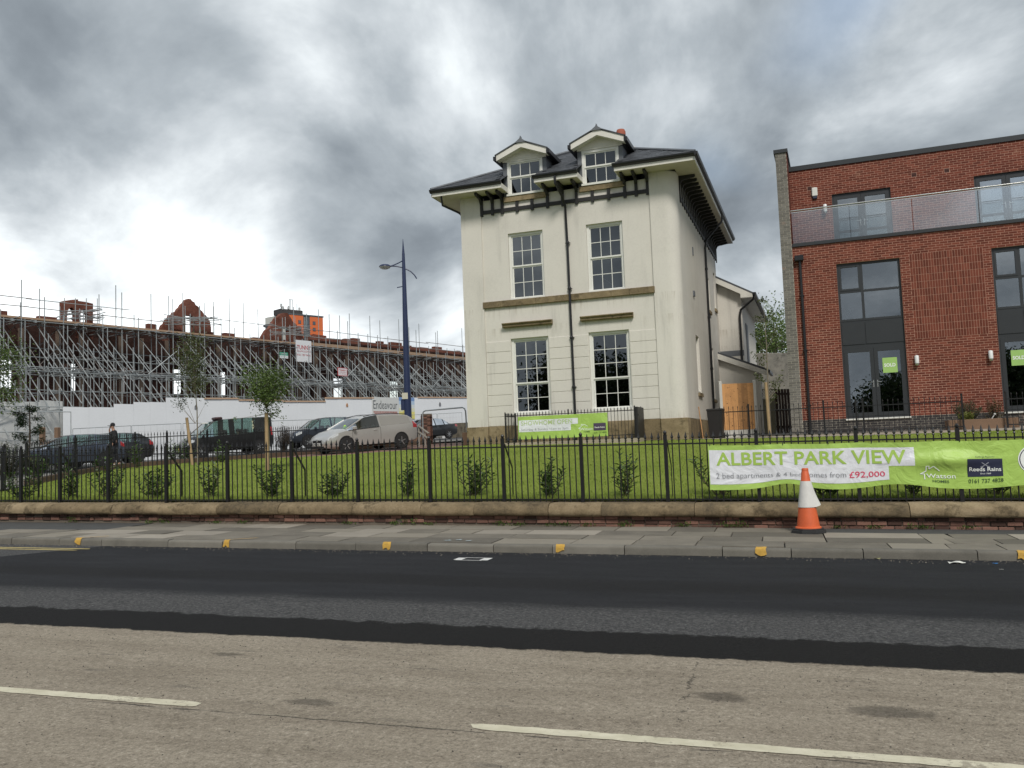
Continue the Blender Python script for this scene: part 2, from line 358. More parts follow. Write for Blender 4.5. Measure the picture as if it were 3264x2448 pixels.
col = nmix(nt, nmath(nt, 'MULTIPLY', nmath(nt, 'MULTIPLY', nrange(nt, Y2, 9.2, 9.5), nrange(nt, Y2, 9.9, 10.4, 1, 0)), .5), col, dark)
old = nmath(nt, 'MULTIPLY', nrange(nt, nmath(nt, 'SUBTRACT', Y, nmath(nt, 'MULTIPLY', nmath(nt, 'ADD', X, 11.1), 1.05)), 12.10, 12.16), nrange(nt, Y, 10.2, 10.25))
old = nmath(nt, 'MULTIPLY', nrange(nt, nmath(nt, 'ADD', nmath(nt, 'MULTIPLY', nmath(nt, 'ADD', X, 11.25), -2.2), nmath(nt, 'SUBTRACT', Y, 11.9)), .0, .08), 1.0)
col = nmix(nt, nmath(nt, 'MULTIPLY', old, nrange(nt, Y, 9.9, 10.6)), col, grey)
nt.links.new(col, b.inputs['Base Color']); b.inputs['Roughness'].default_value = .9; b.inputs['Specular IOR Level'].default_value = .18
nbump(nt, b, nmath(nt, 'ADD', grit, grit2), .8, .014)
road = sheet([(-90, -7), (70, -7), (70, 12.40), (-90, 12.40)], 5, 'road', m_road, 0, None, lambda x, y: rz(x)); tag(road, kind='structure')

m_line = mat('thermoplastic_cream', (.60, .56, .42), .75, .22, 6, 70, .3)
_m, nt, b = nodes('worn_thermoplastic'); P = wpos(nt); c = nramp(nt, nnoise(nt, P, 8, 5), [(.3, (.50, .465, .34)), (.7, (.66, .62, .48))]); wear = nrange(nt, nmath(nt, 'ADD', nmath(nt, 'MULTIPLY', nnoise(nt, P, 26, 5, .75), .6), nmath(nt, 'MULTIPLY', nnoise(nt, P, 3, 3), .4)), .53, .62)
nt.links.new(nmix(nt, nmath(nt, 'MULTIPLY', wear, .75), c, (.24, .205, .155)), b.inputs['Base Color']); b.inputs['Roughness'].default_value = .85; nbump(nt, b, nnoise(nt, P, 60, 3), .6, .01); m_line = _m
m_yel = mat('yellow_paint', (.50, .30, .055), .8, .4, 14, 60)
m_yell = mat('yellow_line_paint', (.52, .42, .16), .75, .25, 12, 60)
m_wht = mat('white_spray', (.62, .62, .60), .8, .3, 20, 60)
def ragged(name, x0, x1, y0, y1, m, parent, jit=.006, seed=1, z=.004, step=.05, skew=0):
    rnd = random.Random(seed); n = max(2, int((x1-x0)/step)); mb = MB(); top = []; bot = []
    for i in range(n+1):
        x = x0+(x1-x0)*i/n; e = .02 if i in (0, n) else 0
        top.append((x+rnd.uniform(-e, e)+skew, y1+rnd.uniform(-jit, jit)-e, rz(x)+z)); bot.append((x+rnd.uniform(-e, e), y0+rnd.uniform(-jit, jit)+e, rz(x)+z))
    i0 = 0; mb.v = bot+top; mb.f = [(i, i+1, n+1+i+1, n+1+i) for i in range(n)]
    return mb.build(name, m, parent)
for k, (a, c) in enumerate([(-19.2, -15.2), (-13.4, -9.4), (-7.55, -3.55), (-1.73, 2.27), (4.1, 8.1)]): ragged('centre_line_dash', a, c, 4.735, 4.838, m_line, road, .006, k, skew=-.03)
for k, y in enumerate((11.72, 11.90)): ragged('yellow_line', -24, -11.08+.1*k, y, y+.07, m_yell, road, .008, 40+k)
bx = MB()
for a, c, d, e_ in ((-4.36, -3.98, 11.47, 11.50), (-4.30, -3.90, 11.72, 11.75), (-4.40, -4.28, 11.50, 11.72), (-4.02, -3.90, 11.50, 11.72)):
    bx.face((a, d, rz(a)+.004), (c, d, rz(c)+.004), (c, e_, rz(c)+.004), (a, e_, rz(a)+.004))
bx.build('sprayed_box_mark', m_wht, road)

# far ground, near kerb side and park behind the camera
m_asph = mat('worn_asphalt', (.075, .075, .076), .85, .3, 1.2, 60, .4)
xs = [-400, -250, -150, -100, -75] + list(np.arange(-60, 31, 3.0)) + [45, 70, 110, 180, 300]; ys = [12.38] + [15.295] + [15.31] + list(np.arange(16, 90, 4.0)) + [100, 130, 180, 260, 400, 700]
gm = MB().grid(lambda x, y: (x, y, (zg(x, y)-.07 if y > 15.3 else rz(max(min(x, 70), -90))-.005)), xs, ys); g = gm.build('ground', m_asph, smooth=180); tag(g, kind='structure')
m_parkg = mat('park_grass', (.06, .085, .028), .9, .3, .6, 30)
pk = MB().grid(lambda x, y: (x, y, rz(max(min(x, 70), -90))+.1), [-200, -90, -40, 0, 40, 70, 200], [-300, -100, -40, -9.2]); tag(pk.build('park_ground', m_parkg), kind='structure')
m_conc = mat('pavement_concrete', (.16, .155, .145), .85, .25, 2, 60, .3)
np_ = MB().grid(lambda x, y: (x, y, rz(x)+.105), list(np.linspace(-90, 70, 30)), [-9.4, -7]); np_.grid(lambda x, y: (x, -7, rz(x)+y), list(np.linspace(-90, 70, 30)), [0, .105]); tag(np_.build('near_pavement', m_conc), kind='structure')

# ------------------------------------------------------------------ pavement with flags and kerbs
m_bed = mat('dark_joint_bed', (.045, .043, .038), .95, .3, 5, 50)
pav = MB().grid(lambda x, y: (x, y, rz(x)+.088), list(np.linspace(-19.4, 10, 50)), list(np.linspace(12.42, 15.32, 5))); pavo = tag(pav.build('pavement', m_bed), kind='structure')
m_flag = mat('paving_flag', (.175, .157, .126), .85, .34, 2.5, 70, .35, island=.75)
m_flagl = mat('paving_flag_pale', (.29, .26, .215), .85, .2, 2.5, 70, .3, island=.3)
m_tar = mat('pavement_tarmac', (.062, .062, .06), .9, .3, 4, 80, .5)
rnd = random.Random(5)
rows = [(12.535, 13.17), (13.18, 13.80), (13.81, 14.46), (14.47, 15.20)]
for ri, (y0, y1) in enumerate(rows):
    x = -19.3+rnd.uniform(0, .5)
    while x < 9.6:
        L = rnd.choice((.88, .9, 1.05, 1.2, .75, 1.35))
        x1 = x+L; mid = (x+x1)/2
        tarmac = (ri == 3 and mid > .1) or (mid < -12.6 and ri >= 2) or (mid < -14.5 and ri >= 1) or (ri == 3 and mid > -.4 and rnd.random() < .5)
        if not tarmac:
            mb = MB(); j = .010; t = [rnd.uniform(-.004, .004) for _ in range(4)]
            if rnd.random() < .13: xs_ = [x+j, x+L*rnd.uniform(.3, .7), x1-j]        # a broken flag
            else: xs_ = [x+j, x1-j]
            for a, c in zip(xs_[:-1], xs_[1:]):
                a2 = a+(.006 if a != xs_[0] else 0); h = rnd.uniform(-.004, .003)
                sk = rnd.uniform(-.05, .05) if len(xs_) > 2 else 0
                s0 = sk if a != xs_[0] else 0; s1 = sk if c != xs_[-1] else 0
                mb.v += [(a2, y0, rz(a2)+.07), (c, y0, rz(c)+.07), (c+s1, y1, rz(c)+.07), (a2+s0, y1, rz(a2)+.07)] + [(a2, y0, rz(a2)+.118+h+t[0]), (c, y0, rz(c)+.118+h+t[1]), (c+s1, y1, rz(c)+.118+h+t[2]), (a2+s0, y1, rz(a2)+.118+h+t[3])]
                i = len(mb.v)-8; mb.f += [tuple(i+k for k in q) for q in ((4, 5, 6, 7), (0, 1, 5, 4), (1, 2, 6, 5), (2, 3, 7, 6), (3, 0, 4, 7))]
            mb.build('paving_flag', m_flagl if rnd.random() < .17 else m_flag, pavo)
        x = x1
tm = MB(); tm.grid(lambda x, y: (x, y, rz(x)+.112), list(np.linspace(-.1, 10, 20)), [14.475, 15.3]); tm.build('tarmac_strip', m_tar, pavo)
tm = MB(); tm.grid(lambda x, y: (x, y, rz(x)+.1135), list(np.linspace(-19.4, -12.4, 12)), [13.815, 15.32]); tm.grid(lambda x, y: (x, y, rz(x)+.1135), list(np.linspace(-19.4, -14.4, 8)), [13.185, 13.81]); tm.build('tarmac_patch', m_tar, pavo)
m_kerb = mat('kerb_stone', (.15, .140, .118), .85, .3, 4, 60, .5, island=.35)
kerb = tag(link('kerb', None), kind='structure'); kerb.empty_display_size = .1
x = -19.4; k = 0
while x < 9.8:
    L = rnd.choice((.9, .9, 1.2, 1.05, 1.35)); dz = rnd.uniform(-.008, .006); dy = rnd.uniform(-.008, .008); mb = MB()
    prof = [(12.375+dy, -.03), (12.385+dy, .075), (12.39+dy, .098), (12.41+dy, .113), (12.525, .118), (12.525, -.03)]
    i = len(mb.v)
    for xx in (x+.006, x+L-.006): mb.v += [(xx, p, rz(xx)+q+dz) for p, q in prof]
    n = len(prof); mb.f = [tuple(range(n))[::-1], tuple(range(n, 2*n))] + [(a, (a+1) % n, n+(a+1) % n, n+a) for a in range(n)]
    mb.build('kerb_stone', m_kerb, kerb, smooth=50, fix=True); x += L; k += 1
for k, (xx, w) in enumerate([(-11.64, .12), (-8.67, .11), (-5.82, .13), (-3.08, .13), (-.29, .14), (2.86, .12)]):
    mb = MB(); r2 = random.Random(70+k)
    pr = [(12.362, .012), (12.370, .080), (12.378, .104), (12.40, .126), (12.455, .130)]
    cols = []
    for i in range(5):
        u = xx-w/2+w*i/4; lo = r2.uniform(.005, .06); hi = 12.425+r2.uniform(-.02, .03)
        cols.append([(u+r2.uniform(-.008, .008), max(12.362, p) if p < 12.41 else hi, rz(u)+max(q, lo)) for p, q in pr])
    for a, c in zip(cols[:-1], cols[1:]):
        for j in range(4): mb.face(a[j], c[j], c[j+1], a[j+1])
    if k in (0, 1): mb.face((xx, 12.44, rz(xx)+.131), (xx+.05, 12.44, rz(xx)+.131), (xx+.42, 12.66, rz(xx)+.130), (xx+.36, 12.68, rz(xx)+.130))
    mb.build('yellow_kerb_mark', m_yel, kerb)
mb = MB()
for a, c, d in ((-5.02, 12.72, .12), (-4.86, 12.80, .10), (-4.66, 12.70, .08)):
    mb.face((a, c, rz(a)+.128), (a+d, c-.02, rz(a)+.128), (a+d+.02, c+.02, rz(a)+.128), (a+.02, c+.04, rz(a)+.128)); mb.face((a+.03, c-.02, rz(a)+.1285), (a+.06, c-.02, rz(a)+.1285), (a+.10, c+.08, rz(a)+.1285), (a+.07, c+.08, rz(a)+.1285))
mb.build('pale_spray_mark', mat('pale_blue_spray', (.42, .50, .52), .8, .3, 20, 60), pavo)

# ------------------------------------------------------------------ boundary wall: brick base, rounded stone cope
m_cope = None
def stone(name, c1, c2, c3, rough=.9, moss=.0):
    m, nt, b = nodes(name); P = wpos(nt); oi = nt.nodes.new('ShaderNodeObjectInfo')
    f = nmath(nt, 'ADD', nmath(nt, 'MULTIPLY', nnoise(nt, P, 2.2, 7, .65), .7), nmath(nt, 'MULTIPLY', nnoise(nt, P, 34, 4, .7), .3)); f = nmath(nt, 'ADD', f, nmath(nt, 'MULTIPLY', nmath(nt, 'SUBTRACT', oi.outputs['Random'], .5), .22))
    c = nramp(nt, f, [(.3, c1), (.5, c2), (.72, c3)])
    st = nrange(nt, nnoise(nt, P, 2.8, 7, .72), .52, .66); c = nmix(nt, nmath(nt, 'MULTIPLY', st, .72), c, tuple(q*.28 for q in c2))
    if moss: c = nmix(nt, nmath(nt, 'MULTIPLY', nrange(nt, nnoise(nt, P, 5.5, 5, .7), .60, .72), moss), c, (.06, .07, .03))
    nt.links.new(c, b.inputs['Base Color']); b.inputs['Roughness'].default_value = rough; b.inputs['Specular IOR Level'].default_value = .25
    nbump(nt, b, nmath(nt, 'ADD', nnoise(nt, P, 9, 6, .65), nmath(nt, 'MULTIPLY', nnoise(nt, P, 60, 3), .35)), .55, .03); return m
m_cope = stone('weathered_sandstone', (.075, .060, .040), (.20, .152, .090), (.33, .26, .165), .9, .45)
m_obrick = mat('old_red_brick', (.15, .078, .058), .92, .55, 8, 70, .5, island=.9)
m_mort = mat('old_mortar', (.14, .115, .09), .95, .35, 6, 60, .4)
wall = thing('boundary_wall', 'low old brick wall with rounded sandstone cope along the pavement', 'wall', (-4, 15.3, .1))
def wpath():
    pts = [(9.5, 0), (-15.7, 0)]
    return pts
# straight run: cope stones
rnd = random.Random(11); x = 9.6; jn = []
prof = [(15.125, .296), (15.09, .318), (15.078, .36), (15.082, .405), (15.10, .45), (15.135, .488), (15.19, .517), (15.26, .53), (15.53, .53), (15.53, .296)]
def copestone(xa, xb, rnd, curve=None):
    mb = MB(); n = len(prof); ns = 7; dz = rnd.uniform(-.008, .008); dy = rnd.uniform(-.012, .010); ch = rnd.uniform(-.012, .02)
    for i in range(ns+1):
        xx = xa+(xb-xa)*i/ns; e = .012 if i in (0, ns) else 0
        for a, (p, q) in enumerate(prof):
            w = rnd.uniform(-.007, .007)
            py = p+dy+(e if p < 15.3 else 0)+(w if p < 15.3 else 0); pz = q+dz-(e*.6 if q > .4 else 0)+w*.5
            if curve: mb.v.append(curve(xx, py, pz))
            else: mb.v.append((xx, py, rz(xx)+pz))
    mb.f = [tuple(range(n))[::-1], tuple(ns*n+j for j in range(n))]
    for i in range(ns):
        for a in range(n): mb.f.append((i*n+a, i*n+(a+1) % n, (i+1)*n+(a+1) % n, (i+1)*n+a))
    mb.build('cope_stone', m_cope, wall, 'world', smooth=45, fix=True)
while x > -16.9:
    L = rnd.choice((.95, 1.15, 1.4, 1.6, 1.05, 1.75)); copestone(x-.005, x-L+.005, rnd); x -= L
XE = x                                                      # the wall then curves back round the corner
RC = 3.6; CC = (XE, 15.3+RC)
def cur(s, py, pz):                                          # s = arc length past XE
    a = (XE-s)/RC; a = min(a, 1.25); r = RC-(py-15.3)+0; return (CC[0]-r*math.sin(a), CC[1]-r*math.cos(a), rz(XE)+pz+.055*(XE-s))
s = XE
for L in (.9, 1.0, .95, 1.1): copestone(s-.005, s-L+.005, rnd, cur); s -= L
mb = MB()
mb.v = []; xs_ = [9.6, 5, 0, -5, -10, XE]
for xx in xs_: mb.v += [(xx, 15.205, rz(xx)+.06), (xx, 15.205, rz(xx)+.31), (xx, 15.5, rz(xx)+.31), (xx, 15.5, rz(xx)+.06)]
for i in range(len(xs_)-1):
    for a in range(4): mb.f.append((4*i+a, 4*i+4+a, 4*i+4+(a+1) % 4, 4*i+(a+1) % 4))
mb.build('wall_core', m_mort, wall, 'world', fix=True)
mb = MB()
ss = np.linspace(XE, XE-3.9, 9)
for q in ss: mb.v += [cur(q, 15.205, -.12), cur(q, 15.205, .31), cur(q, 15.5, .31), cur(q, 15.5, -.12)]
for i in range(8):
    for a in range(4): mb.f.append((4*i+a, 4*i+4+a, 4*i+4+(a+1) % 4, 4*i+(a+1) % 4))
mb.build('curved_wall_core', m_obrick, wall, 'world', fix=True)
bme = MB().bevbox(-.108, .108, -.02, .03, -.032, .032, .008).mesh('brick'); bme.materials.append(m_obrick)
bmh = MB().bevbox(-.05, .05, -.02, .03, -.032, .032, .008).mesh('brick'); bmh.materials.append(m_obrick)
iw = INV[wall.name]; cnt = 0
for ri, zz in enumerate((.275, .200, .125)):
    x = 8.2-(.11 if ri == 1 else 0); 
    while x > XE+.1 and cnt < 300:
        hd = rnd.random() < .22; L = .112 if hd else .228
        if rnd.random() > .03:
            o = link('brick', bmh if hd else bme, wall); p = iw @ Vector((x-L/2, 15.2+rnd.uniform(-.010, .012), rz(x)+zz+rnd.uniform(-.004, .004))); o.location = p; o.rotation_euler = (0, GR, rnd.uniform(-.03, .03)); cnt += 1
        x -= L

# ------------------------------------------------------------------ front railing
m_iron = mat('black_painted_iron', (.010, .010, .011), .42, .3, 6, 60)
FY = 15.38
rail = thing('front_railing', 'black iron railing with spear tops standing on the low stone cope', 'railing', (-4, FY, .53))
ir = INV[rail.name]
bar_mesh = MB(); bar_mesh.tube([(0, 0, 0), (0, 0, 1.06)], .0115, 6); bar_mesh.lathe([(.0115, 1.055), (.022, 1.072), (.012, 1.09), (.026, 1.115), (.013, 1.16), (.002, 1.21)], 6); bar_mesh = bar_mesh.mesh('bar'); bar_mesh.materials.append(m_iron)
post_mesh = MB(); post_mesh.box(-.030, .030, -.030, .030, -.02, 1.17); post_mesh.lathe([(.018, 1.17), (.030, 1.185), (.032, 1.21), (.018, 1.235), (.002, 1.245)], 8); post_mesh = post_mesh.mesh('post'); post_mesh.materials.append(m_iron)
stay_mesh = MB(); stay_mesh.bar((0, .03, 1.05), (0, .46, .62), .045, .012, (1, 0, 0)); stay_mesh.bar((0, .455, .64), (0, .455, -.1), .045, .012, (1, 0, 0)); stay_mesh = stay_mesh.mesh('stay'); stay_mesh.materials.append(m_iron)
PXS = [67, 191, 345, 530, 725, 930, 1140, 1370, 1605, 1855, 2125, 2416, 2735, 3060]
posts = [-17.45]+[on_plane(x, 1500, (0, 1, 0), FY)[0] for x in PXS]; posts += [posts[-1]+1.5, posts[-1]+3.0, posts[-1]+4.5]
def put(name, me, parent, inv, p, rot=(0, 0, 0)):
    o = link(name, me, parent); o.location = inv @ Vector(p); o.rotation_euler = rot; return o
for i, x in enumerate(posts):
    put('post', post_mesh, rail, ir, (x, FY, rz(x)+.53))
    if i in (1, 2, 4, 6, 9, 11): put('stay', stay_mesh, rail, ir, (x+.03, FY, rz(x)+.53))
    if i+1 < len(posts):
        x2 = posts[i+1]; n = max(1, round((x2-x)/.1145))
        for k in range(1, n):
            xx = x+(x2-x)*k/n; put('bar', bar_mesh, rail, ir, (xx, FY, rz(xx)+.535))
        for zz, h in ((.575, .03), (1.535, .03)):
            m_ = MB().bar((x+.024, FY, rz(x)+zz), (x2-.024, FY, rz(x2)+zz), .026, .010, (0, 1, 0)); m_.build('rail', m_iron, rail, 'world')
# the railing's curved end
pv = [(-17.45, 15.38), (-18.35, 15.95), (-19.0, 16.95), (-19.5, 18.2)]
for (xa, ya), (xb, yb) in zip(pv[:-1], pv[1:]):
    za, zb = max(zg(xa, ya), rz(xa)+.53), zg(xb, yb)
    put('post', post_mesh, rail, ir, (xb, yb, zb))
    for k in range(1, 11):
        t = k/11; put('bar', bar_mesh, rail, ir, (xa+(xb-xa)*t, ya+(yb-ya)*t, za+(zb-za)*t))
    for zz in (.04, 1.0): MB().bar((xa, ya, za+zz), (xb, yb, zb+zz), .012, .03).build('rail', m_iron, rail, 'world')
# ------------------------------------------------------------------ lawn, drive, paths
def grassmat(name, dark, mid, lite):
    m, nt, b = nodes(name); P = wpos(nt)
    f = nmath(nt, 'ADD', nmath(nt, 'MULTIPLY', nnoise(nt, P, .55, 5, .6), .45), nmath(nt, 'ADD', nmath(nt, 'MULTIPLY', nnoise(nt, P, 7, 5, .7), .30), nmath(nt, 'MULTIPLY', nnoise(nt, P, 55, 3, .7), .25)))
    c = nramp(nt, f, [(.34, dark), (.5, mid), (.66, lite)]); nt.links.new(c, b.inputs['Base Color']); b.inputs['Roughness'].default_value = .95; b.inputs['Specular IOR Level'].default_value = .15
    nbump(nt, b, nmath(nt, 'ADD', nnoise(nt, P, 60, 3, .7), nnoise(nt, P, 14, 4)), .9, .03); return m
m_grass = grassmat('lawn_grass', (.125, .172, .026), (.195, .250, .042), (.260, .305, .068))
EDGE = [(-17.5, 15.56), (-18.4, 16.1), (-19.1, 17.1), (-19.9, 19.3), (-20.6, 21.8), (-21.4, 24.2), (-21.6, 25.6), (-21.3, 26.9), (-20.6, 28.3), (-19.6, 29.9)]
lawn_poly = [(10, 15.56), (10, 26.6), (1.0, 27.35), (-1.5, 28.2), (-2.6, 28.85), (-10.45, 29.25), (-12.5, 30.2), (-14.5, 30.75), (-16.2, 30.1), (-18, 29.6)] + EDGE[::-1]
lawn = sheet(lawn_poly, .6, 'lawn', m_grass, 0.0); tag(lawn, kind='structure')
m_drive = mat('red_block_paving', (.20, .115, .085), .85, .25, 4, 40, .3)
tag(sheet([(-10.45, 29.25), (-10.9, 38.5), (-15.2, 38.2), (-19.2, 33.2), (-19.6, 29.9), (-18, 29.6), (-16.2, 30.1), (-14.5, 30.75), (-12.5, 30.2)], 1.0, 'driveway', m_drive, -.02), kind='structure')
m_slabs = mat('buff_path_slabs', (.33, .285, .225), .85, .15, 2, 50, .2)
tag(sheet([(-2.6, 28.85), (-1.5, 28.2), (1.0, 27.35), (10, 26.6), (10, 29.9), (1, 30.2), (1, 46), (-2.4, 46)], 1.0, 'path', m_slabs, .004), kind='structure')
m_street = mat('side_street_asphalt', (.105, .104, .10), .88, .25, .8, 60, .3)
def off(pts, d):
    out = []
    for i, p in enumerate(pts):
        a = pts[max(i-1, 0)]; c = pts[min(i+1, len(pts)-1)]; t = np.array([c[0]-a[0], c[1]-a[1]]); t /= np.linalg.norm(t); out.append((p[0]-t[1]*d, p[1]+t[0]*d))
    return out
PROP = EDGE + [(-18.9, 33), (-17.4, 35.8), (-15.6, 38.4), (-12.5, 45), (-10, 55)]
m_foot = mat('side_street_flags', (.20, .19, .17), .88, .2, 3, 50, .2)
spv = off(PROP, 2.4); fp = MB()
for a, c, d, e_ in zip(PROP[:-1], PROP[1:], spv[1:], spv[:-1]):
    P4 = [(q[0], q[1], zg(q[0], q[1])+.03) for q in (a, c, d, e_)]; fp.face(*P4)
    fp.face(P4[3], P4[2], (P4[2][0], P4[2][1], P4[2][2]-.12), (P4[3][0], P4[3][1], P4[3][2]-.12))
tag(fp.build('side_pavement', m_foot), kind='structure')
# timber and brick edging along the lawn
m_edg = mat('brown_edging', (.115, .075, .05), .9, .3, 5, 50, .3)
eg = thing('lawn_edging', 'low brown edging kerb along the lawn beside the side street', 'edging', (EDGE[5][0], EDGE[5][1], zg(*EDGE[5])))
pp = PROP[3:13]
for a, c in zip(pp[:-1], pp[1:]): MB().bar((a[0], a[1], zg(*a)+.05), (c[0], c[1], zg(*c)+.05), .16, .22).build('edging_block', m_edg, eg, 'world')
rb = random.Random(44); fr_ = [(9.9-.45*i, 15.57) for i in range(60)]; bk_ = [(x+rb.uniform(-.15, .15), 15.9+rb.uniform(-.12, .22)) for x, _ in fr_]
sb_ = MB()
for (a, c), (d, e_) in zip(zip(fr_[:-1], bk_[:-1]), zip(fr_[1:], bk_[1:])): sb_.face(*[(q[0], q[1], zg(q[0], q[1])+.014) for q in (d, a, c, e_)])
tag(sb_.build('soil_bed', mat('lawn_edge_soil', (.045, .036, .022), .95, .4, 6, 50, .6)), kind='structure')
rb = random.Random(45); gr = MB()
for k in range(2600):
    if k < 1500: x, y = rb.uniform(-7, 3), 3.6+rb.random()**.7*2.9
    else: x, y = rb.uniform(-14, 5), 12.36-abs(rb.gauss(0, .16))
    s_ = rb.uniform(.003, .0075) if k < 1500 else rb.uniform(.004, .014); z = rz(x); a = rb.uniform(0, 6); i = len(gr.v)
    gr.v += [(x+s_*math.cos(a), y+s_*math.sin(a), z), (x+s_*math.cos(a+2.1), y+s_*math.sin(a+2.1), z), (x+s_*math.cos(a+4.2), y+s_*math.sin(a+4.2), z), (x+rb.uniform(-.3, .3)*s_, y+rb.uniform(-.3, .3)*s_, z+s_*rb.uniform(.6, 1.3))]; gr.f += [(i, i+1, i+3), (i+1, i+2, i+3), (i+2, i, i+3)]
tag(gr.build('loose_grit', mat('loose_grit', (.12, .108, .09), .9, .6, 40, 90, island=1.2)), 'loose grit scattered over the road and gutter', 'grit', kind='stuff')
# short grass blades: uncountable
rnd = random.Random(3); gb = MB(); V = gb.v; Fc = gb.f
from mathutils.geometry import intersect_point_tri_2d
lp = lawn_poly
def inpoly(x, y, poly):
    r = False; j = len(poly)-1
    for i in range(len(poly)):
        if (poly[i][1] > y) != (poly[j][1] > y) and x < (poly[j][0]-poly[i][0])*(y-poly[i][1])/(poly[j][1]-poly[i][1])+poly[i][0]: r = not r
        j = i
    return r
zc = {}
def zq(x, y):
    k = (round(x*2), round(y*2))
    if k not in zc: zc[k] = zg(k[0]/2, k[1]/2)
    i, j = math.floor(x*2), math.floor(y*2); fx, fy = x*2-i, y*2-j
    for a in (i, i+1):
        for c in (j, j+1):
            if (a, c) not in zc: zc[(a, c)] = zg(a/2, c/2)
    return (zc[(i, j)]*(1-fx)+zc[(i+1, j)]*fx)*(1-fy)+(zc[(i, j+1)]*(1-fx)+zc[(i+1, j+1)]*fx)*fy
n = 0
while n < 62000:
    y = 15.58+13.5*rnd.random()**1.5; x = rnd.uniform(-21, 9.5)
    if n < 7000: y = 15.57+.25*rnd.random()
    if not inpoly(x, y, lp): continue
    h = rnd.uniform(.025, .055)*(2.2 if n < 7000 else 1); a = rnd.uniform(0, 6.28); w = rnd.uniform(.006, .014); z = zq(x, y)-.005; i = len(V)
    V += [(x-math.cos(a)*w, y-math.sin(a)*w, z), (x+math.cos(a)*w, y+math.sin(a)*w, z), (x+rnd.uniform(-.025, .025), y+rnd.uniform(-.025, .025), z+h)]; Fc.append((i, i+1, i+2)); n += 1
m_blade = mat('grass_blade', (.21, .275, .050), .8, .35, 2, 20, spec=.2)
tag(gb.build('grass', m_blade), 'short mown grass of the sloping lawn behind the railing', 'grass', kind='stuff')

# ------------------------------------------------------------------ leaves, shrubs, weeds
def leafmat(name, a, b_, c, rough=.45, spec=.4, trans=.25):
    m, nt, b = nodes(name); g = nt.nodes.new('ShaderNodeNewGeometry'); P = wpos(nt)
    f = nmath(nt, 'ADD', nmath(nt, 'MULTIPLY', g.outputs['Random Per Island'], .65), nmath(nt, 'MULTIPLY', nnoise(nt, P, 1.5, 3), .35))
    col = nramp(nt, f, [(.15, a), (.5, b_), (.85, c)]); nt.links.new(col, b.inputs['Base Color']); b.inputs['Roughness'].default_value = rough; b.inputs['Specular IOR Level'].default_value = spec
    tl = nt.nodes.new('ShaderNodeBsdfTranslucent'); nt.links.new(col, tl.inputs[0]); mx = nt.nodes.new('ShaderNodeMixShader'); mx.inputs[0].default_value = trans
    nt.links.new(b.outputs[0], mx.inputs[1]); nt.links.new(tl.outputs[0], mx.inputs[2]); nt.links.new(mx.outputs[0], nt.nodes['Material Output'].inputs[0]); return m
m_laurel = leafmat('laurel_leaf', (.035, .072, .018), (.070, .130, .030), (.145, .225, .052))
m_bark = mat('grey_brown_bark', (.11, .085, .06), .9, .3, 8, 60, .5)
def leaf(mb, p, d, L, w, roll=0, fold=.25):
    "a four-triangle leaf from p along d"
    d = Vector(d).normalized(); a = d.cross(Vector((0, 0, 1)))
    if a.length < .05: a = Vector((1, 0, 0))
    a.normalize(); nrm = a.cross(d); a = (a*math.cos(roll)+nrm*math.sin(roll)); nrm = a.cross(d)
    p = Vector(p); i = len(mb.v); m1 = p+d*L*.45+nrm*fold*w*.0
    mb.v += [tuple(p), tuple(m1+a*w/2+nrm*w*fold), tuple(p+d*L-nrm*L*.08), tuple(m1-a*w/2+nrm*w*fold)]
    mb.f += [(i, i+1, i+2), (i, i+2, i+3)]
def rdir(rnd, up=.3):
    v = Vector((rnd.gauss(0, 1), rnd.gauss(0, 1), rnd.gauss(up, .7))); return v.normalized()
def shrub(name, label, cat, p, h, w, nst, seed, m, group, leafL=.12, leafW=.04, dens=16, upright=.8):
    rnd = random.Random(seed); t = thing(name, label, cat, p, 0, group); st = MB(); lf = MB()
    for k in range(nst):
        a = rnd.uniform(0, 6.28); r = rnd.uniform(.1, 1)*w/2; hh = h*rnd.uniform(.55, 1)*(1-.25*r/(w/2)); top = Vector((math.cos(a)*r, math.sin(a)*r, hh)); b0 = Vector((math.cos(a)*r*.15, math.sin(a)*r*.15, -.02))
        midp = b0.lerp(top, .5)+Vector((math.cos(a), math.sin(a), 0))*r*.15; pts = [b0, midp, top]
        st.tube(pts, [.009, .007, .003], 4)
        for j in range(dens):
            tt = .12+.88*(j/(dens-1)); q = b0.lerp(midp, tt*2) if tt < .5 else midp.lerp(top, tt*2-1)
            aa = j*2.4+rnd.uniform(-.5, .5); d = Vector((math.cos(aa), math.sin(aa), upright*rnd.uniform(.2, 1.5)))
            leaf(lf, q, d, leafL*rnd.uniform(.7, 1.25), leafW*rnd.uniform(.8, 1.2), rnd.uniform(-.6, .6))
    st.build('stem', m_bark, t); lf.build('foliage', m, t); return t
SHR = [(70, 1.0), (221, .95), (345, 1.2), (487, .95), (671, 1.0), (863, .85), (1062, .85), (1298, .95), (1502, .95), (1749, 1.0), (1992, 1.05), (2300, .95), (2640, .85), (2907, .8), (3180, .85)]
for k, (x, h) in enumerate(SHR):
    q = on_plane(x, 1570, (0, 1, 0), 16.05+.12*(k % 3)); shrub('laurel_shrub', 'young laurel shrub with glossy upright leaves planted behind the front railing', 'shrub', (q[0], q[1], zg(q[0], q[1])), h*(.80+.16*((k*7) % 3)/2), (.86, .6, .98)[k % 3], (11, 8, 13)[k % 3], 100+k, m_laurel, 'laurel shrubs behind the front railing', .135, .048, 19)
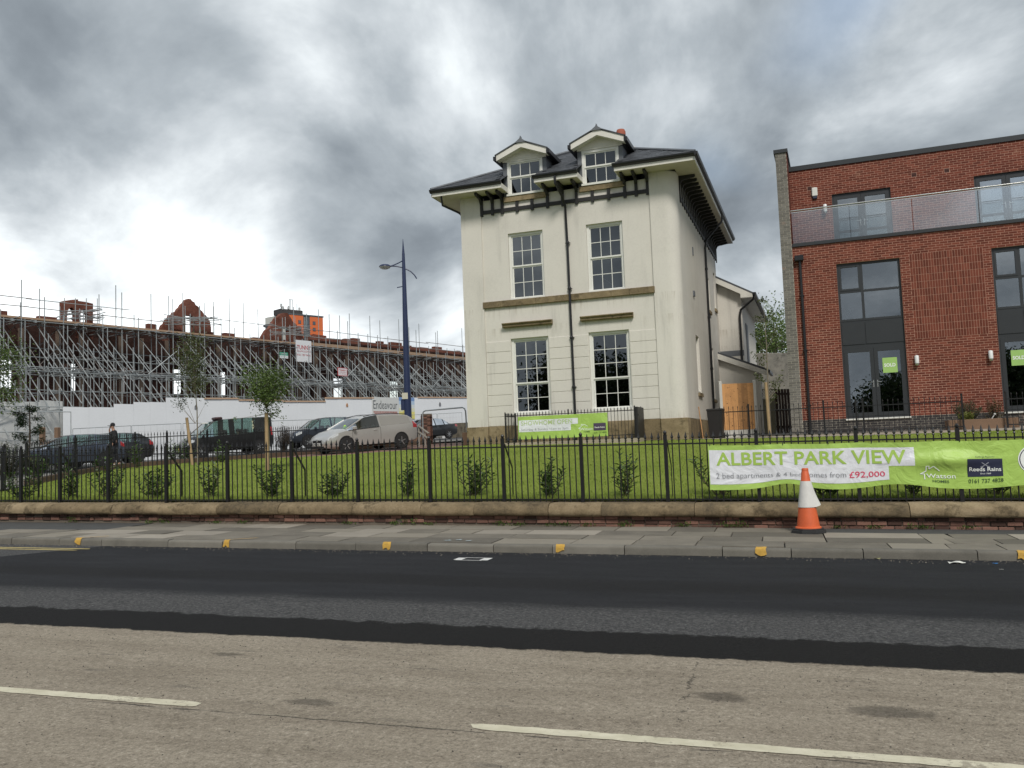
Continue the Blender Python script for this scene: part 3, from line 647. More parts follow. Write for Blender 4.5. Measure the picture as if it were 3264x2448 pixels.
for k, (x, y, h) in enumerate([(440, 1470, 1.0), (548, 1455, 1.0), (590, 1452, .95), (705, 1452, .8), (110, 1520, .9), (190, 1500, .95)]):
    q = ground_at(x, y+22); shrub('laurel_shrub', 'young laurel shrub standing by the side street railing', 'shrub', (q[0], q[1], zg(q[0], q[1])), h, .75, 9, 140+k, m_laurel, 'laurel shrubs by the side street', .15, .05, 15)
m_weed = leafmat('weed_leaf', (.045, .075, .018), (.075, .125, .028), (.13, .19, .05), .7, .2)
rnd = random.Random(21)
for k, x in enumerate([230, 480, 520, 690, 775, 1110, 1260, 1310, 1370, 1600, 1650, 1750, 1800, 1870, 1990, 2180, 2320, 2350, 2670, 2785, 2910, 2950, 3090]):
    q = on_plane(x, 1680, (0, 1, 0), 15.17-.04*rnd.random()); mb = MB(); h = rnd.choice((.07, .10, .13, .19, .08)); 
    for j in range(int(26+120*h)):
        a = rnd.uniform(0, 6.28); d = Vector((math.cos(a), math.sin(a)*.6-.25, rnd.uniform(.3, 2.4))); s0 = Vector((rnd.gauss(0, .05+.25*h), rnd.gauss(0, .02), rnd.random()*h*.55)); leaf(mb, s0, d, rnd.uniform(.03, .065), rnd.uniform(.008, .028), rnd.uniform(-1, 1))
    o = mb.build('weed', m_weed); o.location = (q[0], q[1]-.02, rz(q[0])+.112); tag(o, 'small green weed growing at the foot of the low brick wall', 'weed', 'weeds along the wall')

# ------------------------------------------------------------------ traffic cone
cp = on_plane(2578, 1697, (GR, 0, 1), .118); t = thing('traffic_cone', 'worn orange traffic cone with slipped white sleeve standing on the pavement', 'cone', tuple(cp))
m_or = mat('orange_cone_plastic', (.62, .115, .035), .55, .2, 7, 40, .12, bscale=9); m_sleeve = mat('dirty_white_sleeve', (.66, .65, .62), .5, .16, 7, 40); m_rub = mat('black_rubber', (.030, .030, .031), .85, .3, 9, 60, .3)
mb = MB(); base = []
for a in range(8):
    an = math.pi/8+a*math.pi/4; base.append((.27*math.cos(an)*1.02, .27*math.sin(an)*1.02))
mb.prism(base, 0, .045); mb.prism([(x*.88, y*.88) for x, y in base], .045, .07); mb.build('rubber_base', m_rub, t)
mb = MB().lathe([(.200, .068), (.198, .085), (.172, .10), (.052, .955), (.048, .962)], 28); mb.build('cone_body', m_or, t, smooth=40)
mb = MB().lathe([(.040, .955), (.052, .962), (.052, .99), (.044, 1.0)], 20); mb.build('cone_tip', m_or, t, smooth=40)
mb = MB(); n = 28
for i in range(7):
    z = .395+(.80-.395)*i/6; r = .172-(z-.10)/.855*.120+.008
    for j in range(n):
        a = 2*math.pi*j/n; k = max(0, math.cos(a-.25))**5*(1-i/6)**1.5; rr = r+.075*k; mb.v.append((rr*math.cos(a), rr*math.sin(a), z+.03*k))
for i in range(6):
    for j in range(n): mb.f.append((i*n+j, i*n+(j+1) % n, (i+1)*n+(j+1) % n, (i+1)*n+j))
mb.build('sleeve', m_sleeve, t, smooth=60)

# ------------------------------------------------------------------ banners
def clothmat(name, col, rough=.45):
    m, nt, b = nodes(name); P = wpos(nt); c = nramp(nt, nnoise(nt, P, 2.5, 4), [(.3, tuple(x*.9 for x in col)), (.7, tuple(min(1, x*1.06) for x in col))]); nt.links.new(c, b.inputs['Base Color']); b.inputs['Roughness'].default_value = rough; b.inputs['Specular IOR Level'].default_value = .35
    nbump(nt, b, nnoise(nt, P, 3.2, 4, .55, .9), .5, .07); return m
m_ban = clothmat('lime_banner', (.39, .58, .125)); m_banw = clothmat('banner_white', (.76, .78, .82)); m_bgt = mat('banner_green_text', (.37, .56, .10), .5, .05)
m_gryt = mat('banner_grey_text', (.22, .23, .25), .5, .05); m_redt = mat('banner_red_text', (.68, .06, .13), .5, .05); m_navy = mat('banner_navy', (.022, .026, .060), .5, .1); m_dgt = mat('banner_dark_text', (.05, .10, .03), .5, .05); m_wtx = mat('banner_white_text', (.85, .88, .85), .5, .05); m_mau = mat('banner_mauve', (.075, .055, .10), .5, .1)
def prod(*v):
    r = 1
    for x in v: r *= x
    return r
BY = 15.335
bt = thing('large_banner', 'long lime green ALBERT PARK VIEW sales banner tied to the front railing', 'banner', (0, BY, .53))
bX0 = on_plane(2260, 1490, (0, 1, 0), BY)[0]; bL = 5.6
def bz(x): return rz(x)+.53
def bw(a, b):                                              # how far the cloth stands off the railing
    k = max(0, min(1, (.78-b)/.78)); f = math.exp(-((a-3.75)/.65)**2)*math.exp(-((b-.66)/.12)**2)*.05
    w = .026*math.sin(a*4.1+b*2.2)*k+.016*math.sin(a*9.3-b*5+1)*k+.014*math.sin(a*2.2+.7)+.010*math.sin(a*14+b*9)*max(0, b-.5)+f*1.5+.028*k*k*(.6+.4*math.sin(a*1.9))
    w += .010*math.sin((a-2.9)*5+(b*6))*math.exp(-((a-4.3)/1.1)**2)
    return max(w, .0)+.006
def bbot(a):                                               # lower edge: pulled up between the ties
    return .205+.028*math.sin(a*1.7-.4)**2+.075*math.exp(-((a-1.28)/.35)**2)+.055*math.exp(-((a-2.95)/.5)**2)+.03*math.exp(-((a-4.9)/.4)**2)
def bfun(o=0):
    def f(a, b):
        bb = bbot(a); k = max(0, min(1, (.52-b)/.315)); q = b+(bb-.205)*k*k*(3-2*k)
        x = bX0+a; sag = -.012*abs(math.sin(a*2.6))*max(0, (b-.7)/.27)
        return (x, BY-bw(a, q)-o, bz(x)+q+sag)
    return f
mb = MB().grid(bfun(0), list(np.arange(0, bL+.01, .04)), list(np.linspace(.205, .97, 34))); mb.build('cloth', m_ban, bt, 'world', smooth=180)
def bpx(x, y): p = on_plane(x, y, (0, 1, 0), BY-.02); return p[0]-bX0, p[2]-bz(p[0])
def bpatch(name, a0, a1, b0, b1, m, o): mb = MB().grid(bfun(o), list(np.arange(a0, a1, .05))+[a1], list(np.linspace(b0, b1, max(2, int((b1-b0)/.022)+1)))); mb.build(name, m, bt, 'world', smooth=180)
aA, bA = bpx(2913, 1427); aB, bB = bpx(2262, 1436)
a1, b1 = bpx(2916, 1484); a2, b2 = bpx(2836, 1540)
bpatch('white_field', .012, a1, b1, .885, m_banw, .004); bpatch('white_field', .012, a2, .30, b1, m_banw, .004)
def btxt(name, s, px0, py0, px1, caph, m, bold=0.0, cut=.03, o=.010):
    a, b = bpx(px0, py0); a_, _ = bpx(px1, py0); mb = MB(); put_text(mb, s, a, b, caph, bfun(o), a_-a, bold, cut); mb.build(name, m, bt, 'world')
btxt('headline', 'ALBERT PARK VIEW', 2284, 1483, 2889, .215, m_bgt, .018)
btxt('price_line', '2 bed apartments & 4 bed homes from', 2284, 1525, 2698, .092, m_gryt, -.012, .025, .016)
btxt('price', '£92,000', 2708, 1524, 2822, .105, m_redt, .006)
btxt('maker_name', 'Watson', 2953, 1526, 3046, .075, m_wtx, .004); btxt('maker_name', 'HOMES', 2973, 1541, 3026, .042, m_dgt, .012)
an, bn = bpx(3081, 1463); an2, bn2 = bpx(3199, 1519); bpatch('agent_panel', an, an2, bn2, bn, m_navy, .006)
btxt('agent_name', 'Reeds Rains', 3090, 1502, 3192, .062, m_wtx, .012, o=.011); btxt('agent_name', 'Since 1868', 3125, 1512, 3159, .022, m_wtx, 0, o=.011)
btxt('phone_number', '0161 737 4828', 3088, 1540, 3200, .062, m_dgt, .008); btxt('small_caption', 'Selling Agents', 3108, 1458, 3170, .028, m_dgt, -.01)
def bline(mb, pts, w, o, f=None):
    fn = bfun(o)
    for (x0, y0), (x1, y1) in zip(pts[:-1], pts[1:]):
        L = math.hypot(x1-x0, y1-y0); nx, ny = -(y1-y0)/L*w/2, (x1-x0)/L*w/2; mb.face(fn(x0+nx, y0+ny), fn(x1+nx, y1+ny), fn(x1-nx, y1-ny), fn(x0-nx, y0-ny))
mb = MB(); hp = [bpx(*q) for q in ((2948, 1534), (2946, 1512), (2933, 1512), (2951, 1502), (2951, 1486), (2960, 1486), (2960, 1495), (2974, 1486), (2994, 1501))]; bline(mb, hp, .014, .008); mb.build('house_outline', m_wtx, bt, 'world')
mb = MB(); ka, kb = bpx(3140, 1481)
for sx in (-1, 1): bline(mb, [(ka-sx*.05, kb+.035), (ka+sx*.045, kb-.035)], .012, .010); [bline(mb, [(ka+sx*.05+.016*math.cos(t), kb-.04+.016*math.sin(t)), (ka+sx*.05+.016*math.cos(t+1.05), kb-.04+.016*math.sin(t+1.05))], .008, .010) for t in np.arange(0, 6.2, 1.047)]
mb.build('crossed_keys', mat('banner_silver', (.35, .36, .42), .5, .05), bt, 'world')
ca, cb = bpx(3300, 1465)
for r, m, o in ((.235, m_wtx, .006), (.218, m_navy, .008), (.205, m_wtx, .010)):
    mb = MB(); fn = bfun(o); mb.face(*[fn(ca+r*math.cos(t), cb+r*.98*math.sin(t)) for t in np.linspace(0, 2*math.pi, 40)[:-1]]); mb.build('round_emblem', m, bt, 'world')
mb = MB(); fn = bfun(.013); mb.face(*[fn(ca+x*.2, cb+y*.2) for x, y in ((-.62, -.05), (-.72, -.05), (0, .62), (.72, -.05), (.62, -.05), (.62, -.42), (-.62, -.42))]); mb.build('emblem_house', mat('emblem_teal', (.05, .12, .15), .5, .1), bt, 'world')
tie = MB()
for px in (2262, 2366, 2495, 2640, 2778, 2918, 3060): a, _ = bpx(px, 1420); x = bX0+a; tie.bar((x, BY-.02, bz(x)+.955), (x, BY+.045, bz(x)+1.01), .012)
tie.build('cable_tie', m_iron, bt, 'world')

# ------------------------------------------------------------------ litter
m_lit = mat('white_paper', (.6, .6, .56), .8, .15); m_foil = mat('crisp_foil', (.55, .25, .2), .4, .5, 30, 60, spec=.7)
def litter(px, py, s, m, lab, dz=.0, seed=0, kind='paper_scrap', cat='litter'):
    p = on_plane(px, py, (GR, 0, 1), dz+.004); r = random.Random(seed); mb = MB(); n = 5
    mb.grid(lambda a, c: (a*s, c*s*.55, r.random()*s*.22), np.linspace(-1, 1, n), np.linspace(-1, 1, 4)); o = mb.build(kind, m); o.location = (p[0], p[1], p[2]); o.rotation_euler = (0, 0, r.uniform(0, 3)); tag(o, lab, cat)
litter(3050, 1795, .10, m_lit, 'flattened pale paper lying in the gutter below the banner', 0, 1)
litter(2797, 1780, .045, mat('pale_yellow_wrapper', (.55, .55, .25), .6, .3, 30), 'crumpled pale yellow wrapper in the gutter by the kerb', 0, 2)
litter(2390, 1679, .05, m_lit, 'crumpled white tissue on the pavement by the brick wall', .115, 3)
litter(2425, 1679, .045, m_foil, 'red and white crisp packet at the foot of the wall', .115, 4)
litter(835, 1745, .05, mat('pinkish_scrap', (.5, .33, .28), .7, .3), 'pinkish paper scrap in the gutter by a yellow kerb mark', 0, 5)
litter(3172, 1796, .03, mat('blue_plastic', (.02, .22, .6), .4, .1), 'small blue plastic scrap in the gutter', 0, 6)
litter(3192, 1815, .022, m_lit, 'tiny white paper scrap on the fresh asphalt', 0, 7)
# ------------------------------------------------------------------ the cream rendered house
def render_mat(name, col, streak=.5):
    m, nt, b = nodes(name); P = wpos(nt); mp = nt.nodes.new('ShaderNodeMapping'); mp.inputs['Scale'].default_value = (2.2, 2.2, .22); nt.links.new(P, mp.inputs[0])
    f = nmath(nt, 'ADD', nmath(nt, 'MULTIPLY', nnoise(nt, P, .7, 6, .6), .6), nmath(nt, 'MULTIPLY', nnoise(nt, P, 18, 3), .4))
    c = nramp(nt, f, [(.3, tuple(x*.90 for x in col)), (.5, col), (.7, tuple(x*1.05 for x in col))])
    s = nrange(nt, nnoise(nt, mp.outputs[0], 1.3, 6, .62), .52, .78); c = nmix(nt, nmath(nt, 'MULTIPLY', s, streak), c, tuple(x*.62 for x in col))
    sz = nt.nodes.new('ShaderNodeSeparateXYZ'); nt.links.new(P, sz.inputs[0]); mp2 = nt.nodes.new('ShaderNodeMapping'); mp2.inputs['Scale'].default_value = (7, 7, .35); nt.links.new(P, mp2.inputs[0]); run = nrange(nt, nnoise(nt, mp2.outputs[0], 1.6, 5, .65), .5, .7)
    for z0, z1, k in ((6.05, 6.58, .40), (5.35, 5.84, .30), (2.38, 2.75, .25)):            # run-off stains below the band and hoods, splash above the plinth
        zz = sz.outputs[2]; m1 = nmath(nt, 'MULTIPLY', nrange(nt, zz, z0, z1, 0, 1) if z0 > 3 else nrange(nt, zz, z0, z1, 1, 0), nrange(nt, zz, z1, z1+.02, 1, 0) if z0 > 3 else 1.0); c = nmix(nt, nmath(nt, 'MULTIPLY', nmath(nt, 'MULTIPLY', m1, run), k), c, (.24, .19, .12))
    nt.links.new(c, b.inputs['Base Color']); b.inputs['Roughness'].default_value = .9; b.inputs['Specular IOR Level'].default_value = .2; nbump(nt, b, nnoise(nt, P, 45, 4, .7), .18, .008); return m
m_ren = render_mat('cream_render', (.655, .630, .575)); m_stone = stone('sandstone_dressing', (.15, .115, .068), (.245, .190, .112), (.34, .27, .17), .9); m_white = mat('white_gloss_paint', (.74, .74, .70), .4, .06, 3, 30)
m_fas = mat('white_fascia', (.70, .68, .62), .5, .12, 3, 30); m_sof = mat('soffit_boards', (.55, .51, .43), .7, .14, 3, 40); m_blk = mat('black_timber', (.018, .017, .017), .55, .3, 5, 40); m_gut = mat('black_gutter', (.014, .014, .016), .35, .2, 5, 40)
m_slate = mat('roof_slate', (.060, .064, .072), .55, .3, 2.5, 40, .25, island=.6); m_lead = mat('lead_grey', (.13, .14, .155), .6, .2, 3, 40); m_pot = mat('terracotta_pot', (.35, .10, .06), .8, .2)
m_glass = glassmat('window_glass', (.40, .44, .44), .09, 0, .05, 1.3); m_int = mat('dim_interior', (.07, .066, .062), .9, .2); m_ply = mat('brown_board', (.22, .13, .07), .8, .2, 3, 30)
HO = (-2.741, 28.954); HRZ = math.atan2(-.04536, .99897)
H = thing('rendered_house', 'cream rendered old villa with black timber eaves and two dormer windows', 'house', (HO[0], HO[1], 1.5), HRZ)
def hb(mb, name, m, p=None, **k): return mb.build(name, m, p or H, 'lz', **k) if p is None or p is H else mb.build(name, m, p, 'local', **k)
def holes(mb, a0, a1, z0, z1, hs, d0, d1, ax='x'):
    "wall slab with rectangular openings; a runs along x (or y), d is the thickness direction"
    As = sorted({a0, a1, *[q for h in hs for q in h[:2] if a0 < q < a1]}); Zs = sorted({z0, z1, *[q for h in hs for q in h[2:] if z0 < q < z1]})
    for i in range(len(As)-1):
        run = None
        for j in range(len(Zs)-1):
            ca, cz = (As[i]+As[i+1])/2, (Zs[j]+Zs[j+1])/2; inside = any(h[0] < ca < h[1] and h[2] < cz < h[3] for h in hs)
            if not inside: run = [Zs[j], Zs[j+1]] if run is None else [run[0], Zs[j+1]]
            if inside or j == len(Zs)-2:
                if run: mb.box(As[i], As[i+1], d0, d1, *run) if ax == 'x' else mb.box(d0, d1, As[i], As[i+1], *run)
                run = None
    return mb
GF = [(-6.04, -4.655, 2.76, 5.44), (-3.215, -1.815, 2.76, 5.44)]; FFW = [(-6.0, -4.71, 6.81, 9.2), (-3.14, -1.87, 6.81, 9.18)]; DW = [(-5.92, -4.60, 10.53, 11.80), (-3.17, -1.87, 10.53, 11.76)]
FL = [(3.1, 4.0, 3.35, 5.45), (7.9, 8.6, 3.3, 5.45), (7.85, 8.45, 7.0, 8.4), (10.2, 10.8, 7.4, 9.05)]
DEP = 11.5
# walls
mb = MB(); holes(mb, -6.98, -.89, 2.38, 10.5, GF+FFW, .06, .36); hb(mb, 'front_wall', m_ren)
mb = MB(); mb.box(-7.76, -6.98, 0, .36, 2.38, 10.67); hb(mb, 'corner_pier', m_ren)
r = .42; arc = [(-r+r*math.sin(a), r-r*math.cos(a)) for a in np.linspace(0, math.pi/2, 9)]
mb = MB().prism([(-.89, .36), (-.89, 0)] + arc + [(0, .75), (-.3, .75), (-.3, .45), (-.4, .36)], 2.38, 10.67); hb(mb, 'corner_pier', m_ren, smooth=30, fix=True)
mb = MB(); holes(mb, .75, DEP, 2.38, 10.67, FL, -.3, 0, 'y'); hb(mb, 'side_wall', m_ren)
mb = MB(); mb.box(-7.76, -7.46, .36, DEP, 1.5, 10.67); mb.box(-7.46, -.3, DEP-.3, DEP, 1.5, 10.67); hb(mb, 'rear_wall', m_ren)
mb = MB(); mb.box(-7.46, -.3, .36, DEP-.3, 6.15, 6.35); mb.box(-7.46, -.3, .36, DEP-.3, 10.2, 10.35); mb.box(-7.46, -.3, .36, DEP-.3, 2.0, 2.2); mb.box(-7.46, -.3, 4.2, 4.3, 2.2, 10.2); hb(mb, 'inner_floor', m_int)
# rusticated courses of the ground floor
zc_ = [5.50, 5.12, 4.74, 4.36, 3.98, 3.60, 3.215, 2.83, 2.45]; zc_ = [5.38, 5.0, 4.615, 4.235, 3.85, 3.47, 3.085, 2.705, 2.38]
for za, zb in zip(zc_[:-1], zc_[1:]):
    for ua, ub in ((-6.975, -6.06), (-4.635, -3.235), (-1.795, -.895)):
        MB().bevbox(ua, ub, .042, .08, zb+.006, za-.006, .008).build('render_course', m_ren, H, 'lz')
# plinth in blocks
pl = [(-7.80, -6.98), (-6.97, -5.2), (-5.19, -3.4), (-3.39, -1.75), (-1.74, -.89), (-.88, .015)]
for k, (ua, ub) in enumerate(pl): MB().bevbox(ua, ub, -.035 if k in (0, 5) else .02, .4, 1.45, 2.38, .012).build('plinth_block', m_stone, H, 'lz')
for va, vb in ((.41, 3.0), (3.01, 6.0), (6.01, 9.0), (9.01, DEP)): MB().bevbox(-.35, .03, va, vb, 1.45, 2.36, .012).build('plinth_block', m_stone, H, 'lz')
# stone band and hoods
us = [-7.015, -6.35, -5.03, -3.75, -2.35, -1.72, -.86]
for ua, ub in zip(us[:-1], us[1:]): MB().bevbox(ua+.003, ub-.003, -.035, .1, 6.59, 6.81, .008).build('band_stone', m_stone, H, 'lz')
for c in (-5.38, -2.54):
    prof_ = [(.08, 5.83), (-.06, 5.83), (-.09, 5.86), (-.09, 5.92), (-.15, 5.955), (-.15, 5.985), (.08, 6.0)]
    mb = MB().prism(prof_, c-.91, c+.91, 'x'); hb(mb, 'hood_mould', m_stone, fix=True)
# sash windows
def sash(u0, u1, z0, z1, y, top_rows, bot_rows, meet, parent, cols=3, side=None, fw=.085):
    "box-frame sash; u along the wall, y depth of the glass face"
    w = MB()
    def bx(mb, a, b_, c, d, e_, f): mb.box(a, b_, c, d, e_, f) if side is None else mb.box(side-d, side-c, a, b_, e_, f)
    bx(w, u0, u0+fw, y-.02, y+.10, z0, z1); bx(w, u1-fw, u1, y-.02, y+.10, z0, z1); bx(w, u0+fw, u1-fw, y-.02, y+.10, z1-fw, z1); bx(w, u0-.03, u1+.03, y-.10, y+.10, z0-.01, z0+.06)
    fr = w.build('window', m_white, parent, 'lz' if parent is H else 'local')
    zm = z0+(z1-z0)*meet; ua, ub = u0+fw, u1-fw
    for (za, zb, rows_, yy) in ((zm, z1-fw, top_rows, y+.02), (z0+.06, zm, bot_rows, y+.055)):
        s_ = MB(); q = .04
        bx(s_, ua, ua+q, yy, yy+.035, za, zb); bx(s_, ub-q, ub, yy, yy+.035, za, zb); bx(s_, ua+q, ub-q, yy, yy+.035, za, za+.05); bx(s_, ua+q, ub-q, yy, yy+.035, zb-.045, zb)
        gu = [ua+q+(ub-ua-2*q)*i/cols for i in range(cols+1)]; gz = [za+.05+(zb-za-.095)*i/rows_ for i in range(rows_+1)]
        for a in gu[1:-1]: bx(s_, a-.011, a+.011, yy+.004, yy+.03, za+.05, zb-.045)
        for a in gz[1:-1]: bx(s_, ua+q, ub-q, yy+.0045, yy+.0295, a-.011, a+.011)
        z = 1.5 if parent is H else 0
        s_.v = [(a, b_, c-z) for a, b_, c in s_.v]; s_.build('sash', m_white, fr)
        for a, b_ in zip(gu[:-1], gu[1:]):
            for c, d in zip(gz[:-1], gz[1:]):
                p = MB(); bx(p, a, b_, yy+.015, yy+.019, c, d); p.v = [(i, j, k-z) for i, j, k in p.v]; p.build('pane', m_glass, fr)
    return fr
for h in GF: sash(*h, .17, 3, 2, .40, H)
for h in FFW: sash(*h, .17, 2, 2, .50, H)
for h in DW: sash(*h, .04, 1, 1, .52, H)
for h in FL: sash(*h, .12, 1, 1, .5, H, 2, 0)
for h in FL[:]: mb = MB(); mb.box(-.05, .06, h[0]-.08, h[1]+.08, h[2]-.14, h[2]-.01); hb(mb, 'stone_sill', m_stone)
# eaves
SEG = [(-8.54, -5.90), (-4.69, -3.16), (-1.89, .75)]; ez = 10.67
for k, (a, b_) in enumerate(SEG):
    mb = MB(); mb.box(a+.02, b_-.02 if k < 2 else b_, -.73, .06 if k == 1 else 0, ez, ez+.02); hb(mb, 'soffit', m_sof)
    mb = MB(); mb.box(a, b_, -.765, -.73, ez-.02, ez+.13); 
    if k == 0: mb.box(b_-.03, b_, -.73, .04, ez-.02, ez+.16)
    if k == 1: mb.box(b_-.03, b_, -.73, .04, ez-.02, ez+.16); mb.box(a, a+.03, -.73, .04, ez-.02, ez+.16)
    if k == 2: mb.box(a, a+.03, -.73, .04, ez-.02, ez+.16)
    hb(mb, 'fascia', m_fas)
    mb = MB(); pr = [(-.765, ez+.10), (-.80, ez+.11), (-.85, ez+.135), (-.875, ez+.18), (-.88, ez+.225), (-.765, ez+.225)]; mb.prism(pr, a-.05, b_+(.12 if k == 2 else .02), 'x'); hb(mb, 'gutter', m_gut, fix=True)
mb = MB(); mb.box(0, .73, -.73, DEP+.75, ez+.001, ez+.021); hb(mb, 'soffit', m_sof)
mb = MB(); mb.box(.73, .765, -.765, DEP+.75, ez-.02, ez+.13); mb.box(0, .73, DEP+.72, DEP+.75, ez-.02, ez+.13); hb(mb, 'fascia', m_fas)
mb = MB(); pr = [(.765, ez+.10), (.80, ez+.11), (.85, ez+.135), (.875, ez+.18), (.88, ez+.225), (.765, ez+.225)]; mb.prism(pr, -.88, DEP+.8, 'y'); hb(mb, 'gutter', m_gut, fix=True)
mb = MB(); mb.box(-8.52, -7.76, -.73, DEP+.75, ez+.001, ez+.021); mb.box(-8.555, -8.52, -.765, DEP+.75, ez-.02, ez+.13); hb(mb, 'left_eave', m_sof)
# timber beam, studs and brackets
mb = MB(); mb.box(-6.97, -.93, .01, .075, 10.00, 10.13); hb(mb, 'timber_beam', m_blk)
S1 = [6.95, 6.53, 6.16, 4.47, 3.92, 3.42, 1.72, 1.33, .94]; S2 = [5.60, 5.04, 2.85, 2.28]
brk = [(.05, 10.668), (-.55, 10.668), (-.56, 10.60), (-.50, 10.565), (-.40, 10.555), (-.30, 10.535), (-.18, 10.53), (-.10, 10.49), (-.06, 10.40), (-.02, 10.36), (.05, 10.36)]
for s_ in S1:
    mb = MB().box(-s_-.05, -s_+.05, -.005, .07, 9.93, 10.67); hb(mb, 'stud', m_blk)
    mb = MB().prism(brk, -s_-.042, -s_+.042, 'x'); hb(mb, 'bracket', m_blk, fix=True)
for s_ in S2: mb = MB().box(-s_-.05, -s_+.05, -.003, .07, 9.93, 10.33); hb(mb, 'stud', m_blk)
for a, b_ in ((-6.08, -4.5), (-3.30, -1.72)): mb = MB().box(a, b_, -.03, .1, 10.33, 10.51); hb(mb, 'dormer_sill', m_stone)
brs = [(-p+0, q) for p, q in brk]
for k in range(23):
    v = .85+k*.50; mb = MB().prism([(.0+p, q) for p, q in brs], v-.045, v+.045, 'y'); mb.v = [(x, y, z) for x, y, z in mb.v]; hb(mb, 'bracket', m_blk, fix=True)
    mb = MB().box(0, .045, v-.05, v+.05, 9.75, 10.66); hb(mb, 'stud', m_blk)
mb = MB().box(0, .035, .85, 11.9, 9.83, 9.95); hb(mb, 'timber_beam', m_blk)
# roof
TP = math.tan(math.radians(26.5)); zr = 10.90
def rzf(x, y): return zr+TP*(y+.75)
E0, E1, B0, B1 = -8.56, .78, -.78, DEP+.78; hw = (E1-E0)/2; rx = (E0+E1)/2; rT = zr+TP*hw
rf = MB()
A, Bc = (E0, B0, zr), (E1, B0, zr); R1, R2 = (rx, B0+hw, rT), (rx, B1-hw, rT)
y0 = .10; zy = zr+TP*(y0-B0)
rf.face((E0+(y0-B0), y0, zy), (E1-(y0-B0), y0, zy), R1)
for k, (a, b_) in enumerate(SEG):
    a_ = a-.02 if k == 0 else a; b2 = b_+.03 if k == 2 else b_
    rf.face((a_, B0, zr), (b2, B0, zr), (min(b2, E1-(y0-B0)), y0, zy), (max(a_, E0+(y0-B0)), y0, zy))
rf.face((E1, B0, zr), (E1, B1, zr), R2, R1); rf.face((E1, B1, zr), (E0, B1, zr), R2); rf.face((E0, B1, zr), (E0, B0, zr), R1, R2)
roof = hb(rf, 'roof', m_slate)
sl_me = MB().box(-.138, .138, -.16, .16, 0, .012).mesh('slate'); sl_me.materials.append(m_slate); rnd = random.Random(8); pa = math.atan(TP); ns = 0
for i in range(14):
    y = B0+.12+i*.235; x = E0+(y-B0)+.2+(.14 if i % 2 else 0)
    while x < E1-(y-B0)-.15 and ns < 300:
        dorm = any(a-.16 < x < b_+.16 for a, b_, _, _ in DW) and (y < 3.1)
        segok = y > .2 or any(a+.1 < x < b_-.1 for a, b_ in SEG)
        if not dorm and segok:
            o = link('slate', sl_me, roof); o.location = (x, y, zr+TP*(y-B0)+.012-1.5+rnd.uniform(0, .004)); o.rotation_euler = (pa-.035, 0, rnd.uniform(-.01, .01)); ns += 1
        x += .282
for a, b_ in (((E1, B0, zr+.03), R1), ((E0, B0, zr+.03), R1), (R1, R2)): hb(MB().tube([a, (b_[0], b_[1], b_[2]+.05)], .055, 6), 'ridge_tile', m_lead)
# dormers
for (u0, u1, z0, z1) in DW:
    c = (u0+u1)/2; hwid = .93; ea, ap = 11.91, 12.33; yb = 3.4
    mb = MB(); mb.box(u0-.15, u0-.005, .02, yb, 10.5, 11.84); mb.box(u1+.005, u1+.15, .02, yb, 10.5, 11.84); hb(mb, 'dormer_cheek', m_lead)
    mb = MB(); mb.prism([(c-.80, 11.83), (c+.80, 11.83), (c, ap-.11)], -.02, .06, 'y'); mb.box(u0-.15, u1+.15, -.01, .07, 11.765, 11.86); hb(mb, 'dormer_gable', m_fas)
    mb = MB()
    for sg in (-1, 1): mb.prism([(c+sg*hwid, ea-.15), (c+sg*hwid, ea+.06), (c, ap), (c, ap-.20)], -.33, -.29, 'y'); mb.prism([(c+sg*hwid, ea-.13), (c+sg*(hwid-.02), ea-.115), (c, ap-.17), (c, ap-.18)], -.30, .02, 'y')
    hb(mb, 'bargeboard', m_fas, fix=True)
    mb = MB()
    for sg in (-1, 1): mb.prism([(c+sg*(hwid+.05), ea+.03), (c+sg*(hwid+.05), ea+.07), (c, ap+.07), (c, ap+.03)], -.36, yb, 'y')
    hb(mb, 'dormer_roof', m_slate, fix=True)
    mb = MB()
    for sg in (-1, 1): mb.box(min(c+sg*hwid, c+sg*(hwid+.11)), max(c+sg*hwid, c+sg*(hwid+.11)), -.36, 1.6, ea-.13, ea+.01); mb.box(min(c+sg*(hwid-.02), c+sg*(hwid-.2)), max(c+sg*(hwid-.02), c+sg*(hwid-.2)), .0, 1.5, ea-.16, ea-.13)
    hb(mb, 'dormer_gutter', m_gut)
    mb = MB(); mb.tube([(c, -.37, ap+.075), (c, yb, ap+.075)], .05, 6); mb.prism([(c-.22, ap-.04), (c+.22, ap-.04), (c, ap+.12)], -.375, -.10, 'y'); mb.prism([(c-.03, ap+.08), (c+.03, ap+.08), (c, ap+.2)], -.37, -.2, 'y'); hb(mb, 'ridge_lead', m_lead)
mb = MB(); mb.box(-3.2, -2.0, 3.9, 4.6, 12.2, 13.0); hb(mb, 'chimney', m_ren); mb = MB().lathe([(.14, 13.0), (.13, 13.6), (.19, 13.63), (.19, 13.75), (.15, 13.85)], 12, (-2.6, 4.2, 0)); hb(mb, 'chimney_pot', m_pot, smooth=40)
